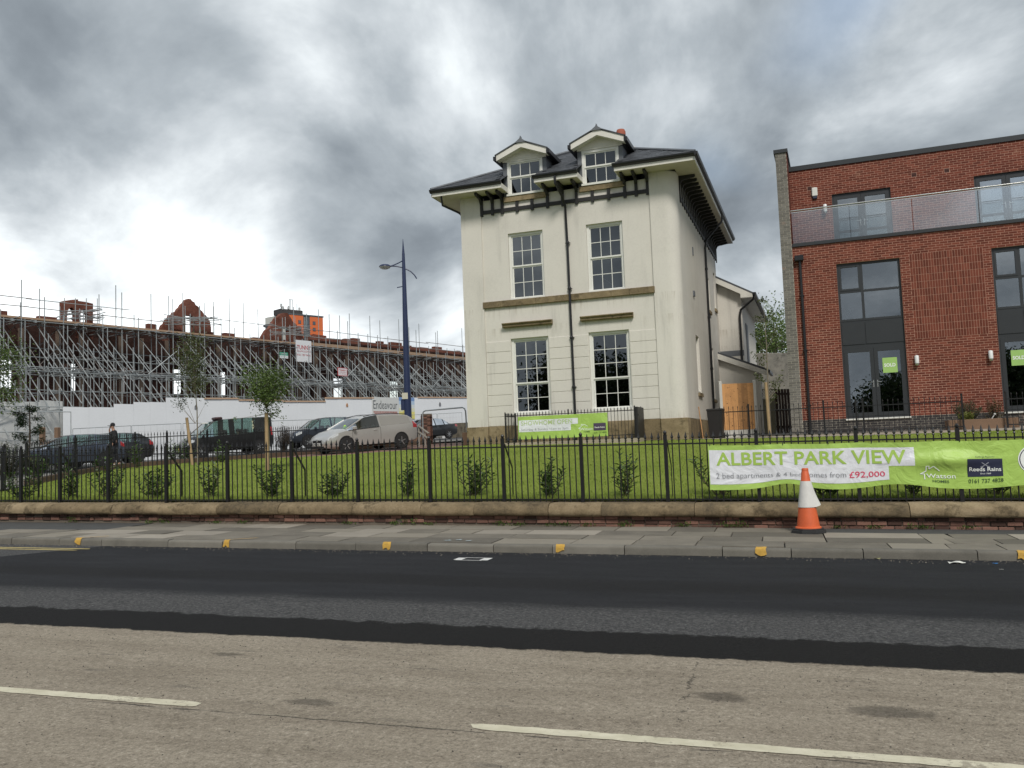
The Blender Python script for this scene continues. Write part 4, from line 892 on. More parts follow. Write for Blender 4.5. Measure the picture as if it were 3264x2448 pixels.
# pipes
def pipe(pts, r, ks, name='downpipe'):
    mb = MB().tube(pts, r, 10)
    for p in ks: mb.lathe([(r*1.25, -.05), (r*1.35, -.04), (r*1.35, .04), (r*1.25, .05)], 10, p); mb.box(p[0]-r*2, p[0]+r*2, p[1], p[1]+.06, p[2]-.012, p[2]+.012)
    return hb(mb, name, m_gut, smooth=40)
pipe([(-3.93, -.80, 10.78), (-3.93, -.80, 10.52), (-3.86, -.30, 10.22), (-3.82, -.03, 9.92), (-3.80, -.03, 8.5), (-3.78, -.03, 1.75)], .042, [(-3.79, -.03, z) for z in (8.6, 7.0, 5.3, 3.6)])
pipe([(-8.2, -.72, 10.7), (-8.2, -.60, 10.35), (-7.85, .1, 10.2), (-7.80, .3, 10.1), (-7.80, .3, 9.2)], .04, [])
mb = MB(); mb.tube([(.80, 7.2, 10.75), (.78, 7.2, 10.5), (.10, 7.2, 9.8), (.06, 7.2, 9.5), (.06, 7.2, 1.7)], .045, 10); [mb.lathe([(.06, -.05), (.06, .05)], 10, (.06, 7.2, z)) for z in (8.6, 6.6, 4.5)]; hb(mb, 'downpipe', m_gut, smooth=40)
mb = MB(); mb.box(-.02, .05, 3.0, 3.28, 6.86, 7.05); mb.box(-.02, .03, 3.45, 3.6, 8.45, 8.75); hb(mb, 'wall_vent', m_lead)
# rear wing and lean-to
V0 = DEP; mb = MB(); mb.prism([(0, 2.0), (1.05, 2.0), (1.05, 8.25), (0, 8.85)], V0, V0+8.5, 'y'); hb(mb, 'wing_wall', m_ren, fix=True)
mb = MB(); mb.prism([(-.3, 9.10), (1.62, 8.02), (1.62, 8.12), (-.3, 9.20)], V0-.3, V0+8.8, 'y'); hb(mb, 'wing_roof', m_slate, fix=True)
mb = MB(); mb.prism([(-.3, 8.86), (1.05, 8.10), (1.05, 7.92), (1.58, 7.92), (1.58, 8.05), (-.3, 9.10)], V0-.32, V0-.28, 'y'); mb.box(1.05, 1.58, V0-.28, V0+8.8, 7.92, 7.95); hb(mb, 'wing_bargeboard', m_fas, fix=True)
mb = MB(); mb.box(1.58, 1.72, V0-.35, V0+8.8, 8.0, 8.12); mb.tube([(1.62, V0-.2, 8.0), (1.6, V0-.2, 7.85), (1.0, V0-.1, 7.4), (.95, V0-.08, 7.1), (.95, V0-.08, 5.0)], .05, 8); hb(mb, 'wing_gutter', m_gut)
mb = MB(); mb.box(1.05, 1.09, V0+1.6, V0+2.6, 5.2, 7.0); hb(mb, 'wing_window', m_lead)
mb = MB(); mb.prism([(0, 1.5), (1.75, 1.5), (1.75, 4.62), (0, 5.35)], V0-.9, V0-.02, 'y'); hb(mb, 'lean_to_wall', m_ren, fix=True)
mb = MB(); mb.prism([(-.1, 5.45), (2.1, 4.52), (2.1, 4.60), (-.1, 5.53)], V0-1.1, V0+1.5, 'y'); hb(mb, 'lean_to_roof', m_slate, fix=True)
mb = MB(); mb.prism([(-.1, 5.20), (2.05, 4.30), (2.05, 4.52), (-.1, 5.45)], V0-1.12, V0-1.08, 'y'); hb(mb, 'lean_to_bargeboard', m_fas, fix=True)
mb = MB(); mb.box(2.06, 2.17, V0-1.1, V0+1.5, 4.44, 4.56); hb(mb, 'lean_to_gutter', m_gut)
mb = MB(); mb.box(.0, 1.04, V0-.01, V0+.02, 5.35, 5.6); hb(mb, 'roof_flashing', m_lead)
# things standing in the windows
HM = Matrix.Translation((HO[0], HO[1], 0)) @ Matrix.Rotation(HRZ, 4, 'Z')
def hw_(u, v, z): return tuple(HM @ Vector((u, v, z)))
t = thing('cupboard', 'brown cupboard seen through the ground floor window left of the downpipe', 'cupboard', hw_(-5.3, 1.1, 2.2), HRZ)
mb = MB(); mb.box(-.5, .45, -.25, .25, 0, 2.0); mb.build('carcass', m_ply, t); mb = MB(); mb.box(-.5, -.03, -.275, -.25, .05, 1.95); mb.build('cupboard_door', m_ply, t); mb = MB(); mb.box(0, .45, -.275, -.25, .05, 1.95); mb.build('cupboard_door', m_ply, t); MB().box(.03, .05, -.30, -.275, .9, 1.1).build('handle', m_white, t)
o = MB(); rnd = random.Random(4); o.grid(lambda a, b_: (a, b_, .62+.33*math.exp(-((a-.15)/.33)**2)*(1-abs(b_))+.05*math.sin(a*14)*math.cos(b_*11)), np.linspace(-.6, .6, 22), np.linspace(-.3, .4, 10)); o.grid(lambda a, z: (a, -.3+.02*math.sin(a*9), z), np.linspace(-.6, .6, 22), np.linspace(0, .64, 4))
o = o.build('dust_sheet', mat('grey_green_sheet', (.42, .46, .42), .9, .15), smooth=180); o.location = hw_(-2.5, .85, 2.2); o.rotation_euler = (0, 0, HRZ); tag(o, 'crumpled pale sheet heaped behind the window beside the downpipe', 'sheet')
o = MB().bar((-.45, 0, 1.15), (.45, .1, .40), .05, .03).bar((.45, .1, .42), (.45, .1, 0), .03, .03).build('white_batten', m_white); o.location = hw_(-2.45, .42, 6.35); o.rotation_euler = (0, 0, HRZ); tag(o, 'white batten leaning diagonally inside the upper right sash window', 'batten')
for k, (u, z, s) in enumerate([(-2.55, 6.35, .55), (-5.6, 6.35, .62), (-5.15, 6.35, .66)]):
    o = MB().bevbox(-.12, .12, -.1, .1, 0, s, .01).build('white_box', mat('white_card', (.62, .62, .60), .7, .1)); o.location = hw_(u, .55, z); o.rotation_euler = (0, 0, HRZ+.2*k)
    tag(o, ['small white box low in the upper window with the batten', 'white box behind the upper left sash window', 'taller white box behind the upper left sash window'][k], 'box')

# ------------------------------------------------------------------ light-well railing and small banner
W0 = thing('area_railing', 'low black spear railing round the light well under the house windows', 'railing', hw_(-3.7, -1.2, 1.70), HRZ)
m_curb = mat('pale_stone_curb', (.36, .31, .24), .9, .15, 3, 40, .2)
mb = MB(); mb.box(-2.35, 2.3, -.12, .1, -.10, .07); mb.box(-2.35, -2.15, .1, 1.15, -.10, .07); mb.box(2.1, 2.3, .1, 1.15, -.10, .07); mb.build('curb', m_curb, W0)
sb = MB(); sb.tube([(0, 0, 0), (0, 0, .90)], .008, 6); sb.lathe([(.008, .90), (.018, .92), (.009, .935), (.018, .955), (.002, 1.03)], 6); sb = sb.mesh('bar'); sb.materials.append(m_iron)
pb = MB().box(-.02, .02, -.02, .02, 0, 1.0).lathe([(.02, 1.0), (.028, 1.02), (.002, 1.06)], 8).mesh('post'); pb.materials.append(m_iron)
for u in (-2.2, 0, 2.2): o = link('post', pb, W0); o.location = (u, 0, .06)
for u in (-2.2, 2.2): o = link('post', pb, W0); o.location = (u, 1.05, .06)
for k in range(1, 20):
    for a in (-2.2, 0): o = link('bar', sb, W0); o.location = (a+2.2*k/20, 0, .06)
for k in range(1, 9): o = link('bar', sb, W0); o.location = (-2.2, 1.05*k/9, .06)
for z in (.12, .90):
    MB().box(-2.2, 2.2, -.006, .006, z+.05, z+.075).build('rail', m_iron, W0); MB().box(-2.206, -2.194, .02, 1.03, z+.05, z+.075).build('rail', m_iron, W0)
o = MB().bevbox(-.06, .06, -.55, .5, 0, 1.05, .015).bevbox(-.075, .075, -.50, -.38, .2, .28, .01).bevbox(-.075, .075, -.50, -.38, .75, .83, .01).build('black_gate_board', m_blk); o.location = hw_(-1.47, -.62, 1.72); o.rotation_euler = (0, 0, HRZ); tag(o, 'solid black board gate closing the right end of the light well railing', 'gate')
b2 = thing('small_banner', 'lime green SHOWHOME OPEN banner hung on the light well railing', 'banner', hw_(-3.9, -1.235, 1.78), HRZ)
def sf(o=0):
    def f(a, b_): w = .010*math.sin(a*5+b_*3)+.008*math.sin(a*2.3-b_*7+1)+.02*(1-b_/.78)*max(0, math.sin(a*3.1)); return (a, -.028-w-o, b_+.06)
    return f
mb = MB().grid(sf(), np.linspace(-1.53, 1.52, 50), np.linspace(.03, .785, 12)); mb.build('cloth', m_ban, b2, smooth=180)
def spatch(name, a0, a1, b0, b1, m, o): MB().grid(sf(o), np.linspace(a0, a1, max(2, int((a1-a0)/.06)+1)), np.linspace(b0, b1, 4)).build(name, m, b2, smooth=180)
spatch('white_field', -1.50, .53, .47, .66, m_banw, .004); spatch('white_field', -1.50, .29, .27, .47, m_banw, .004)
def stx(name, s, a, b_, w, h, m, bold=0, o=.008): mb = MB(); put_text(mb, s, a, b_, h, sf(o), w, bold, .06); mb.build(name, m, b2)
m_gt2 = mat('banner_pale_green_text', (.45, .58, .25), .5, .05)
stx('headline', 'SHOWHOME OPEN', -1.42, .49, 1.76, .145, m_gt2, .004); stx('hours', 'Saturday & Sunday 11am to 3pm', -1.42, .31, 1.62, .075, m_gryt, -.012)
stx('maker_name', 'Watson', .62, .245, .40, .085, m_wtx); stx('maker_name', 'HOMES', .72, .175, .20, .042, m_dgt, .01)
spatch('agent_panel', 1.05, 1.46, .22, .46, m_mau, .006); stx('agent_name', 'Reeds Rains', 1.09, .30, .33, .05, m_wtx, .01, .012); stx('phone_number', '0161 737 4828', 1.05, .13, .42, .05, m_dgt, .004)
mb = MB(); fn = sf(.009); hp2 = [(.60, .22), (.60, .31), (.55, .31), (.64, .37), (.64, .44), (.68, .44), (.68, .40), (.74, .44), (.86, .37)]
for (x0, y0_), (x1, y1_) in zip(hp2[:-1], hp2[1:]):
    L = math.hypot(x1-x0, y1_-y0_); nx, ny = -(y1_-y0_)/L*.007, (x1-x0)/L*.007; mb.face(fn(x0+nx, y0_+ny), fn(x1+nx, y1_+ny), fn(x1-nx, y1_-ny), fn(x0-nx, y0_-ny))
mb.build('house_outline', m_wtx, b2)
# ------------------------------------------------------------------ red brick apartment building
BO = (5.469, 29.655); BRZ = math.atan2(-.0663, .9978)
BM = Matrix.Translation((BO[0], BO[1], 0)) @ Matrix.Rotation(BRZ, 4, 'Z')
def bwp(s, y, z): return tuple(BM @ Vector((s, y, z)))
Bd = thing('brick_apartment_building', 'modern red brick apartment building with glass balcony and dark grey windows', 'building', (BO[0], BO[1], 1.5), BRZ)
def brickmat(name, c1, c2, c3, rough=.85):
    m, nt, b = nodes(name); P = wpos(nt); oi = nt.nodes.new('ShaderNodeObjectInfo'); g = nt.nodes.new('ShaderNodeNewGeometry')
    r = nmath(nt, 'FRACT', nmath(nt, 'ADD', oi.outputs['Random'], nmath(nt, 'MULTIPLY', g.outputs['Random Per Island'], 5.3)))
    f = nmath(nt, 'ADD', nmath(nt, 'MULTIPLY', r, .55), nmath(nt, 'MULTIPLY', nnoise(nt, P, 30, 3, .6), .45))
    c = nramp(nt, f, [(.15, c1), (.5, c2), (.85, c3)])
    c = nmix(nt, nmath(nt, 'MULTIPLY', nrange(nt, nnoise(nt, P, 1.6, 6, .65), .60, .72), .45), c, (.36, .19, .13))      # mortar smear
    nt.links.new(c, b.inputs['Base Color']); b.inputs['Roughness'].default_value = rough; b.inputs['Specular IOR Level'].default_value = .25; nbump(nt, b, nnoise(nt, P, 70, 3), .35, .006); return m
m_rb = brickmat('red_facing_brick', (.100, .026, .017), (.152, .041, .026), (.215, .062, .039)); m_gb = brickmat('grey_facing_brick', (.125, .118, .105), (.175, .165, .148), (.225, .213, .192)); m_bb = brickmat('blue_black_brick', (.035, .032, .034), (.055, .050, .050), (.09, .082, .078))
m_mp = mat('pink_mortar', (.47, .27, .20), .95, .15, 5, 60, .2); m_mg = mat('pale_mortar', (.42, .39, .33), .95, .15, 5, 60, .2); m_anth = mat('anthracite_frame', (.030, .033, .037), .4, .12, 4, 30)
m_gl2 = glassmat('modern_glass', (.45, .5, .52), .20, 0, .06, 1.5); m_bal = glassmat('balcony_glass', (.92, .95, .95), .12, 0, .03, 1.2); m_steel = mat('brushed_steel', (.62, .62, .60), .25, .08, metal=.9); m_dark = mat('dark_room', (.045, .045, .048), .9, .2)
BR = []                                                        # every brick: s0, s1, z0, z1, front y, material
def courses(s0, s1, z0, z1, hs, y, m, phase=0, L=.213, hgt=.063, j=.012):
    n = int(round((z1-z0)/(hgt+j)))
    for i in range(n):
        za = z0+i*(hgt+j)+j/2; zb = za+hgt; a = s0-((i+phase) % 2)*(L+j)/2
        while a < s1:
            segs = [(max(a+j/2, s0+.002), min(a+L+j/2, s1-.002))]
            for h in hs:
                if h[3] > za+.01 and h[2] < zb-.01:
                    ns_ = []
                    for p, q in segs:
                        if h[1] <= p or h[0] >= q: ns_.append((p, q))
                        else:
                            if p < h[0]: ns_.append((p, h[0]-.003))
                            if q > h[1]: ns_.append((h[1]+.003, q))
                    segs = ns_
            BR.extend((p, q, za, zb, y, m) for p, q in segs if q-p > .025); a += L+j
SR = 4.4
O1 = [(-3.305, -1.415, 2.10, 7.155), (1.16, 3.05, 2.10, 7.155)]; STK = (-1.135, .925, 4.53, 7.23)
O2 = [(-3.30, -1.475, 7.5, 9.72), (.98, 2.80, 7.5, 9.72)]; VEN = [(-4.06, -3.9, 9.945, 10.095), (-.82, -.66, 9.945, 10.095), (.15, .31, 9.945, 10.095)]
courses(-4.63, SR, 2.13, 7.88, O1+[STK], 0, m_rb); courses(-4.63, SR, 1.53, 2.13, O1, -.012, m_bb, 1)
courses(-4.63, SR, 7.62, 10.72, O2+VEN, 1.0, m_rb, 1); courses(-4.98, -4.63, 1.53, 11.03, [], -.09, m_gb)
for i in range(12):
    for k in range(27):
        a = STK[0]+.006+k*.0762
        BR.append((a, a+.063, STK[2]+i*.225+.007, STK[2]+i*.225+.218, -.004, m_rb))
cl = np.linalg.inv(np.array(BM)) @ np.array([0, 0, EYE, 1])
BR.sort(key=lambda q: ((q[0]+q[1])/2-cl[0])**2+(q[4]-cl[1])**2+((q[2]+q[3])/2-cl[2])**2)
shared = {}; near = [q for q in BR if q[5] is m_rb and abs(q[1]-q[0]-.213) < .002 and q[4] == 0][:300]; ns_ = set(map(id, near))
me = MB().bevbox(-.1065, .1065, 0, .02, -.0315, .0315, .003).mesh('brick'); me.materials.append(m_rb)
rnd = random.Random(2)
for q in near: o = link('brick', me, Bd); o.location = ((q[0]+q[1])/2, q[4]+rnd.uniform(-.0015, .0015), (q[2]+q[3])/2-1.5)
for m, nm in ((m_rb, 'red_bricks'), (m_gb, 'grey_bricks'), (m_bb, 'blue_bricks')):
    mb = MB()
    for q in BR:
        if q[5] is m and id(q) not in ns_:
            i = len(mb.v); a, b_, c, d, y, _ = q; y += rnd.uniform(-.0015, .0015)
            mb.v += [(a, y, c-1.5), (b_, y, c-1.5), (b_, y, d-1.5), (a, y, d-1.5), (a, y+.02, c-1.5), (b_, y+.02, c-1.5), (b_, y+.02, d-1.5), (a, y+.02, d-1.5)]
            mb.f += [(i, i+1, i+2, i+3), (i, i+4, i+5, i+1), (i+1, i+5, i+6, i+2), (i+2, i+6, i+7, i+3), (i+3, i+7, i+4, i)]
    o = mb.build(nm, m, Bd); o['kind'] = 'stuff'
def bb(mb, name, m, **k): return mb.build(name, m, Bd, 'lz', **k)
bb(holes(MB(), -4.63, SR, 2.13, 7.86, O1, .003, .30), 'mortar_wall', m_mp); bb(holes(MB(), -4.63, SR, 1.4, 2.13, O1, -.005, .30), 'mortar_plinth', m_mg)
bb(holes(MB(), -4.63, SR, 7.5, 10.75, O2, 1.003, 1.30), 'mortar_upper_wall', m_mp); bb(MB().box(-4.98, -4.632, -.083, 9, 1.4, 11.05), 'mortar_fin', m_mg)
bb(MB().box(-4.633, -4.622, -.085, 1.0, 7.9, 11.04), 'fin_inner_face', m_rb)
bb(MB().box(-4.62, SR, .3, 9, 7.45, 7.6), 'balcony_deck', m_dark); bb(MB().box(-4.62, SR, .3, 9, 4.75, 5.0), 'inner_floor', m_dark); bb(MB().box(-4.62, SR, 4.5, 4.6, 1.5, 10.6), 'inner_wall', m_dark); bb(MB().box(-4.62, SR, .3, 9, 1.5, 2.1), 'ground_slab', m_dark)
bb(MB().box(-4.64, SR, .96, 9, 10.69, 10.85), 'coping', m_anth); bb(MB().box(-5.03, -4.58, -.13, 9, 11.05, 11.17), 'fin_cap', m_anth); bb(MB().box(-4.62, SR, -.05, .32, 7.86, 7.965), 'balcony_flashing', m_anth)
bb(MB().box(SR-.01, SR+.3, 0, 9, 1.4, 10.7).box(-4.6, SR, 8.9, 9, 1.4, 10.7), 'end_wall', m_rb)
for a in VEN: bb(MB().box(a[0]+.008, a[1]-.008, 1.002, 1.03, a[2]+.008, a[3]-.008).box(a[0]+.008, a[1]-.008, .994, 1.004, (a[2]+a[3])/2-.006, (a[2]+a[3])/2+.006), 'vent_grille', mat('dark_vent', (.06, .02, .015), .8, .2))
# glazing units
def frame(mb, a, b_, c, d, y0, y1, w): mb.box(a, a+w, y0, y1, c, d); mb.box(b_-w, b_, y0, y1, c, d); mb.box(a+w, b_-w, y0, y1, c, c+w); mb.box(a+w, b_-w, y0, y1, d-w, d); return mb
def pane(a, b_, c, d, y, p, m=m_gl2): mb = MB().box(a, b_, y, y+.006, c-1.5, d-1.5); return mb.build('pane', m, p)
def lever(p, s, y, z, sg):
    mb = MB().bevbox(s-.016, s+.016, y-.012, y, z-.11-1.5, z+.11-1.5, .006).bar((s, y-.03, z+.05-1.5), (s+sg*.12, y-.03, z+.05-1.5), .018); mb.box(s-.008, s+.008, y-.03, y-.01, z+.04-1.5, z+.06-1.5); mb.build('handle', m_steel, p)
def doors(a, b_, c, d, y, mid=None):
    m_ = (a+b_)/2
    for p, q, sg in ((a, m_-.004, -1), (m_+.004, b_, 1)):
        mb = frame(MB(), p, q, c, d, y, y+.07, .115)
        if mid: mb.box(p+.115, q-.115, y+.01, y+.06, mid-.04, mid+.04)
        o = bb(mb, 'door_leaf', m_anth); pane(p+.11, q-.11, c+.11, d-.11, y+.03, o); lever(o, (q-.055) if sg < 0 else (p+.055), y, c+1.02, sg if False else -sg if False else (-1 if sg < 0 else 1))
for a, b_, c, d in O1:
    o = bb(frame(MB(), a, b_, 5.26, d, .09, .18, .07), 'window', m_anth); ms = a+.735
    fr = MB(); fr.box(ms-.04, ms+.04, .095, .175, 5.33-1.5, d-.07-1.5); fr.box(a+.07, ms-.04, .0955, .1755, 6.19-1.5, 6.26-1.5); fr.box(ms+.04, b_-.07, .0955, .1755, 6.19-1.5, 6.26-1.5); fr.build('mullion', m_anth, o)
    sa = frame(MB(), a+.07, ms-.04, 6.26-1.5, d-.07-1.5, .08, .15, .06); sa.build('opening_sash', m_anth, o)
    for p, q, r0, r1 in ((a+.07, ms-.04, 5.33, 6.19), (a+.13, ms-.10, 6.32, d-.13), (ms+.04, b_-.07, 5.33, 6.19), (ms+.04, b_-.07, 6.26, d-.07)): pane(p, q, r0, r1, .13, o)
    o = bb(MB().box(a, b_, .10, .16, 4.42, 5.258), 'spandrel_panel', m_anth); MB().box(a+.04, ms-.02, .08, .10, 4.50-1.5, 5.2-1.5).build('panel_board', m_anth, o); MB().box(ms+.02, b_-.04, .08, .10, 4.50-1.5, 5.2-1.5).build('panel_board', m_anth, o)
    bb(frame(MB(), a, b_, 2.12, 4.418, .08, .19, .06), 'door_frame', m_anth); doors(a+.062, b_-.062, 2.19, 4.356, .07)
    bb(MB().box(a-.01, b_+.01, -.06, .09, 2.075, 2.12), 'door_sill', m_white)
for a, b_, c, d in O2: bb(frame(MB(), a, b_, 7.6, d, 1.08, 1.2, .06), 'door_frame', m_anth); doors(a+.062, b_-.062, 7.66, d-.062, 1.07, 8.42)
bb(MB().box(-3.15, -2.85, .6, .62, 5.1, 5.75), 'white_card', m_white)
# balcony glass and rails
js = [-4.6, -2.80, -.945, .93, 2.8, SR]
for a, b_ in zip(js[:-1], js[1:]): bb(MB().box(a+.012, b_-.012, .10, .115, 7.96, 9.04), 'glass_panel', m_bal)
bb(MB().tube([(-4.62, .11, 9.10), (SR, .11, 9.10)], .024, 10), 'handrail', m_steel, smooth=40); bb(MB().box(-4.62, SR, .095, .12, 9.025, 9.05), 'glass_clamp_rail', m_steel)
bb(MB().bar((-.1, .95, 8.55), (.35, .15, 9.0), .015), 'balcony_stay', m_steel)
# pipe, lights, alarm
mb = MB(); mb.bevbox(-4.57, -4.29, -.20, -.01, 7.36, 7.54, .02); mb.tube([(-4.41, -.07, 7.4), (-4.41, -.07, 1.6)], .045, 10); [mb.box(-4.48, -4.34, -.12, .0, z, z+.03) for z in (6.2, 4.4, 2.6)]; bb(mb, 'downpipe', m_gut)
def walllight(s, y, z):
    o = bb(MB().lathe([(.01, -.19), (.05, -.17), (.06, -.13), (.062, -.10)], 12, (s, y-.09, z)).box(s-.05, s+.05, y-.05, y, z-.08, z+.12), 'wall_light', m_steel, smooth=40); MB().lathe([(.062, -.10), (.064, .12), (.05, .14), (.02, .15)], 12, (s, y-.09, z-1.5)).build('diffuser', mat('opal_diffuser', (.75, .76, .76), .35, .04), o, smooth=40)
walllight(-1.135, 0, 3.86); walllight(.913, 0, 3.86); walllight(-3.53, 1.0, 9.25)
bb(MB().bevbox(-3.92, -3.74, .92, .996, 9.72, 10.02, .02), 'alarm_box', m_white); bb(MB().bevbox(-3.90, -3.76, .93, .995, 9.64, 9.72, .01), 'alarm_strobe', m_navy)
# SOLD signs behind the glass
m_sgn = mat('sold_green', (.34, .55, .16), .5, .08)
def sold(px0, px1, pyt, pyb, lab, y=.125):
    n_ = np.array([.0663, .9978, 0]); d_ = n_ @ np.array([*BO, 0])+y-.03
    def lc(x, yy): q = on_plane(x, yy, n_, d_); v = BM.inverted() @ Vector(q); return v.x, v.z
    s0, z1 = lc(px0, pyt); s1, z0 = lc(px1, pyb); t = thing('sold_sign', lab, 'sign', bwp(s0, y-.035, z0), BRZ)
    w, h = s1-s0, z1-z0; MB().box(0, w, -.004, 0, 0, h).build('sign_board', m_sgn, t); mb = MB(); put_text(mb, 'SOLD', w*.1, h*.40, h*.21, lambda a, b_: (a, -.007, b_), w*.78, .03); mb.build('lettering', m_wtx, t)
sold(2812, 2862, 1141, 1186, 'green SOLD notice in the glass double door left of the wall lights'); sold(3221, 3275, 1117, 1163, 'green SOLD notice in the glass door right of the wall lights')

# ------------------------------------------------------------------ low railings and planter in front of it
def low_railing(s0, s1, y, label, posts_, name='garden_railing', sp_=.14, h=.90):
    q = bwp((s0+s1)/2, y, 0); zt = zg(q[0], q[1]); t = thing(name, label, 'railing', (q[0], q[1], zt), BRZ); c = (s0+s1)/2
    def zl(s): w = bwp(s, y, 0); return zg(w[0], w[1])-zt
    bm_ = MB().tube([(0, 0, 0), (0, 0, h)], .008, 6).lathe([(.008, h), (.016, h+.02), (.002, h+.08)], 6).mesh('bar'); bm_.materials.append(m_iron)
    pm = MB().box(-.025, .025, -.025, .025, -.03, h+.13).lathe([(.03, h+.13), (.034, h+.15), (.004, h+.18)], 8).mesh('post'); pm.materials.append(m_iron)
    n = int((s1-s0)/sp_)
    for k in range(n+1): s = s0+(s1-s0)*k/n; o = link('bar', bm_, t); o.location = (s-c, 0, zl(s)+.05)
    for s in posts_: o = link('post', pm, t); o.location = (s-c, 0, zl(s))
    for z in (.10, h-.06): MB().bar((s0-c, 0, zl(s0)+z), (s1-c, 0, zl(s1)+z), .01, .03).build('rail', m_iron, t)
low_railing(-7.1, -.12, -1.35, 'low black bar railing before the brick building and wooden gate', (-6.2, -3.95, -3.02, -2.82, -.12)); low_railing(1.02, 3.6, -1.35, 'low black bar railing right of the timber planter', (1.02, 2.4))
m_timb = mat('brown_sleeper', (.20, .125, .08), .9, .25, 4, 50, .3); q = bwp(.42, -.75, 0); zt = zg(q[0], q[1])
t = thing('planter', 'low timber sleeper planter bed against the red brick wall', 'planter', (q[0], q[1], zt-.02), BRZ)
for a in ((-.92, .92, -.48, -.40), (-.92, .92, .40, .48)): MB().bevbox(*a, 0, .30, .01).build('sleeper', m_timb, t)
for a in ((-.92, -.84), (.84, .92)): MB().bevbox(*a, -.395, .395, 0, .30, .01).build('sleeper', m_timb, t)
MB().box(-.84, .84, -.40, .40, 0, .24).build('soil', mat('dark_soil', (.03, .022, .016), .95, .3, 8, 40, .5), t)
m_lav = leafmat('grey_green_leaf', (.05, .07, .035), (.085, .105, .06), (.13, .15, .09), .7, .2); m_var = leafmat('yellow_green_leaf', (.16, .20, .04), (.28, .30, .09), (.45, .44, .18), .6, .2); m_brn = leafmat('brownish_leaf', (.07, .05, .03), (.10, .085, .04), (.15, .13, .06), .7, .2)
shrub('lavender_bush', 'grey green bush at the left end of the timber planter', 'bush', bwp(.05, -.68, zt+.20), .75, .95, 26, 301, m_lav, None, .10, .022, 34, .9)
shrub('variegated_shrub', 'small yellow green shrub at the front of the timber planter', 'shrub', bwp(.02, -1.0, zt+.20), .32, .5, 14, 302, m_var, None, .08, .05, 22, .5)
shrub('brown_shrub', 'brownish open shrub at the back of the timber planter', 'shrub', bwp(.8, -.55, zt+.20), .85, .8, 16, 303, m_brn, None, .08, .035, 26, .7)
o = MB().bar((0, 0, 0), (.14, .02, .20), .05, .012).lathe([(.03, -.01), (.035, .02), (.01, .04)], 8, (.15, .02, .2)).build('plant_tag', m_white); o.location = bwp(.62, -1.0, zt+.2); tag(o, 'white plant tag leaning in the timber planter', 'plant tag')

# ------------------------------------------------------------------ passage between house and building
zg0 = zg(-1.2, 33); gA, gB = np.array([-1.93, 32.85]), np.array([-.62, 33.22]); gd = (gB-gA)/np.linalg.norm(gB-gA); grz = math.atan2(gd[1], gd[0]); gL = np.linalg.norm(gB-gA)
m_cpost = mat('white_concrete_post', (.55, .55, .52), .85, .1, 4, 50, .2)
t = thing('fence_panel', 'new orange brown wooden fence panel between white concrete posts beside the house', 'fence', (gA[0], gA[1], zg0-.02), grz)
m_pine = mat('new_pine_board', (.46, .24, .095), .75, .35, 5, 20, .15, island=.7); nb_ = 10
for k in range(nb_):
    a = .10+(gL-.20)*k/nb_; MB().bevbox(a, a+(gL-.20)/nb_+.012, -.02-.008*(k % 2), -.004-.008*(k % 2), .32, 2.02, .003).build('board', m_pine, t)
mb = MB(); r2 = random.Random(9)
for k in range(46): a, c = r2.uniform(.14, gL-.14), r2.uniform(.4, 1.95); q_ = r2.uniform(.008, .018); mb.face(*[(a+q_*math.cos(p)*1.2, -.0305, c+q_*math.sin(p)*.8) for p in np.linspace(0, 6.28, 9)[:-1]])
o = mb.build('knots', mat('dark_knot', (.05, .022, .01), .8, .2), t); o['kind'] = 'stuff'
for a in (.0, gL-.11): MB().bevbox(a, a+.11, -.055, .055, 0, 2.12, .012).build('concrete_post', m_cpost, t)
MB().bevbox(.11, gL-.11, -.03, .02, 0, .31, .008).build('gravel_board', m_cpost, t)
wb = HM @ Vector((.62, 2.6, 0)); zb0 = zg(wb.x, wb.y)
t = thing('wheelie_bin', 'black wheelie bin standing beside the house wall', 'bin', (wb.x, wb.y, zb0), HRZ)
mb = MB(); mb.v = [(-.22, -.26, .04), (.22, -.26, .04), (.22, .26, .04), (-.22, .26, .04), (-.27, -.34, .96), (.27, -.34, .96), (.27, .32, .96), (-.27, .32, .96)]; mb.f = [(3, 2, 1, 0), (4, 5, 6, 7), (0, 1, 5, 4), (1, 2, 6, 5), (2, 3, 7, 6), (3, 0, 4, 7)]; mb.build('bin_body', m_blk, t); MB().bevbox(-.285, .285, -.36, .36, .96, 1.04, .02).build('lid', m_blk, t); MB().tube([(-.26, .30, .1), (.26, .30, .1)], .10, 12).build('wheel', m_rub, t)
o = MB().bar((0, 0, 0), (-.12, .3, 1.1), .03, .02).build('leaning_stick', m_pine); q = HM @ Vector((.30, 1.3, 0)); o.location = (q.x, q.y, zg(q.x, q.y)); tag(o, 'thin wooden stick leaning on the side of the house', 'stick')
def gw(px, py, Z): return at_depth(px, py, Z)
pA, pB = gw(2405, 1375, 38), gw(2482, 1375, 38.5); zf = zg(pA[0], pA[1]); fz = math.atan2(pB[1]-pA[1], pB[0]-pA[0]); fl = math.hypot(pB[0]-pA[0], pB[1]-pA[1])
m_olv = mat('olive_fence_board', (.19, .17, .105), .85, .2, 4, 40, .2); t = thing('trellis_fence', 'olive fence panel with diagonal trellis top in the passage', 'fence', (pA[0], pA[1], zf), fz)
MB().box(0, fl, 0, .03, .05, 1.55).build('fence_board', m_olv, t)
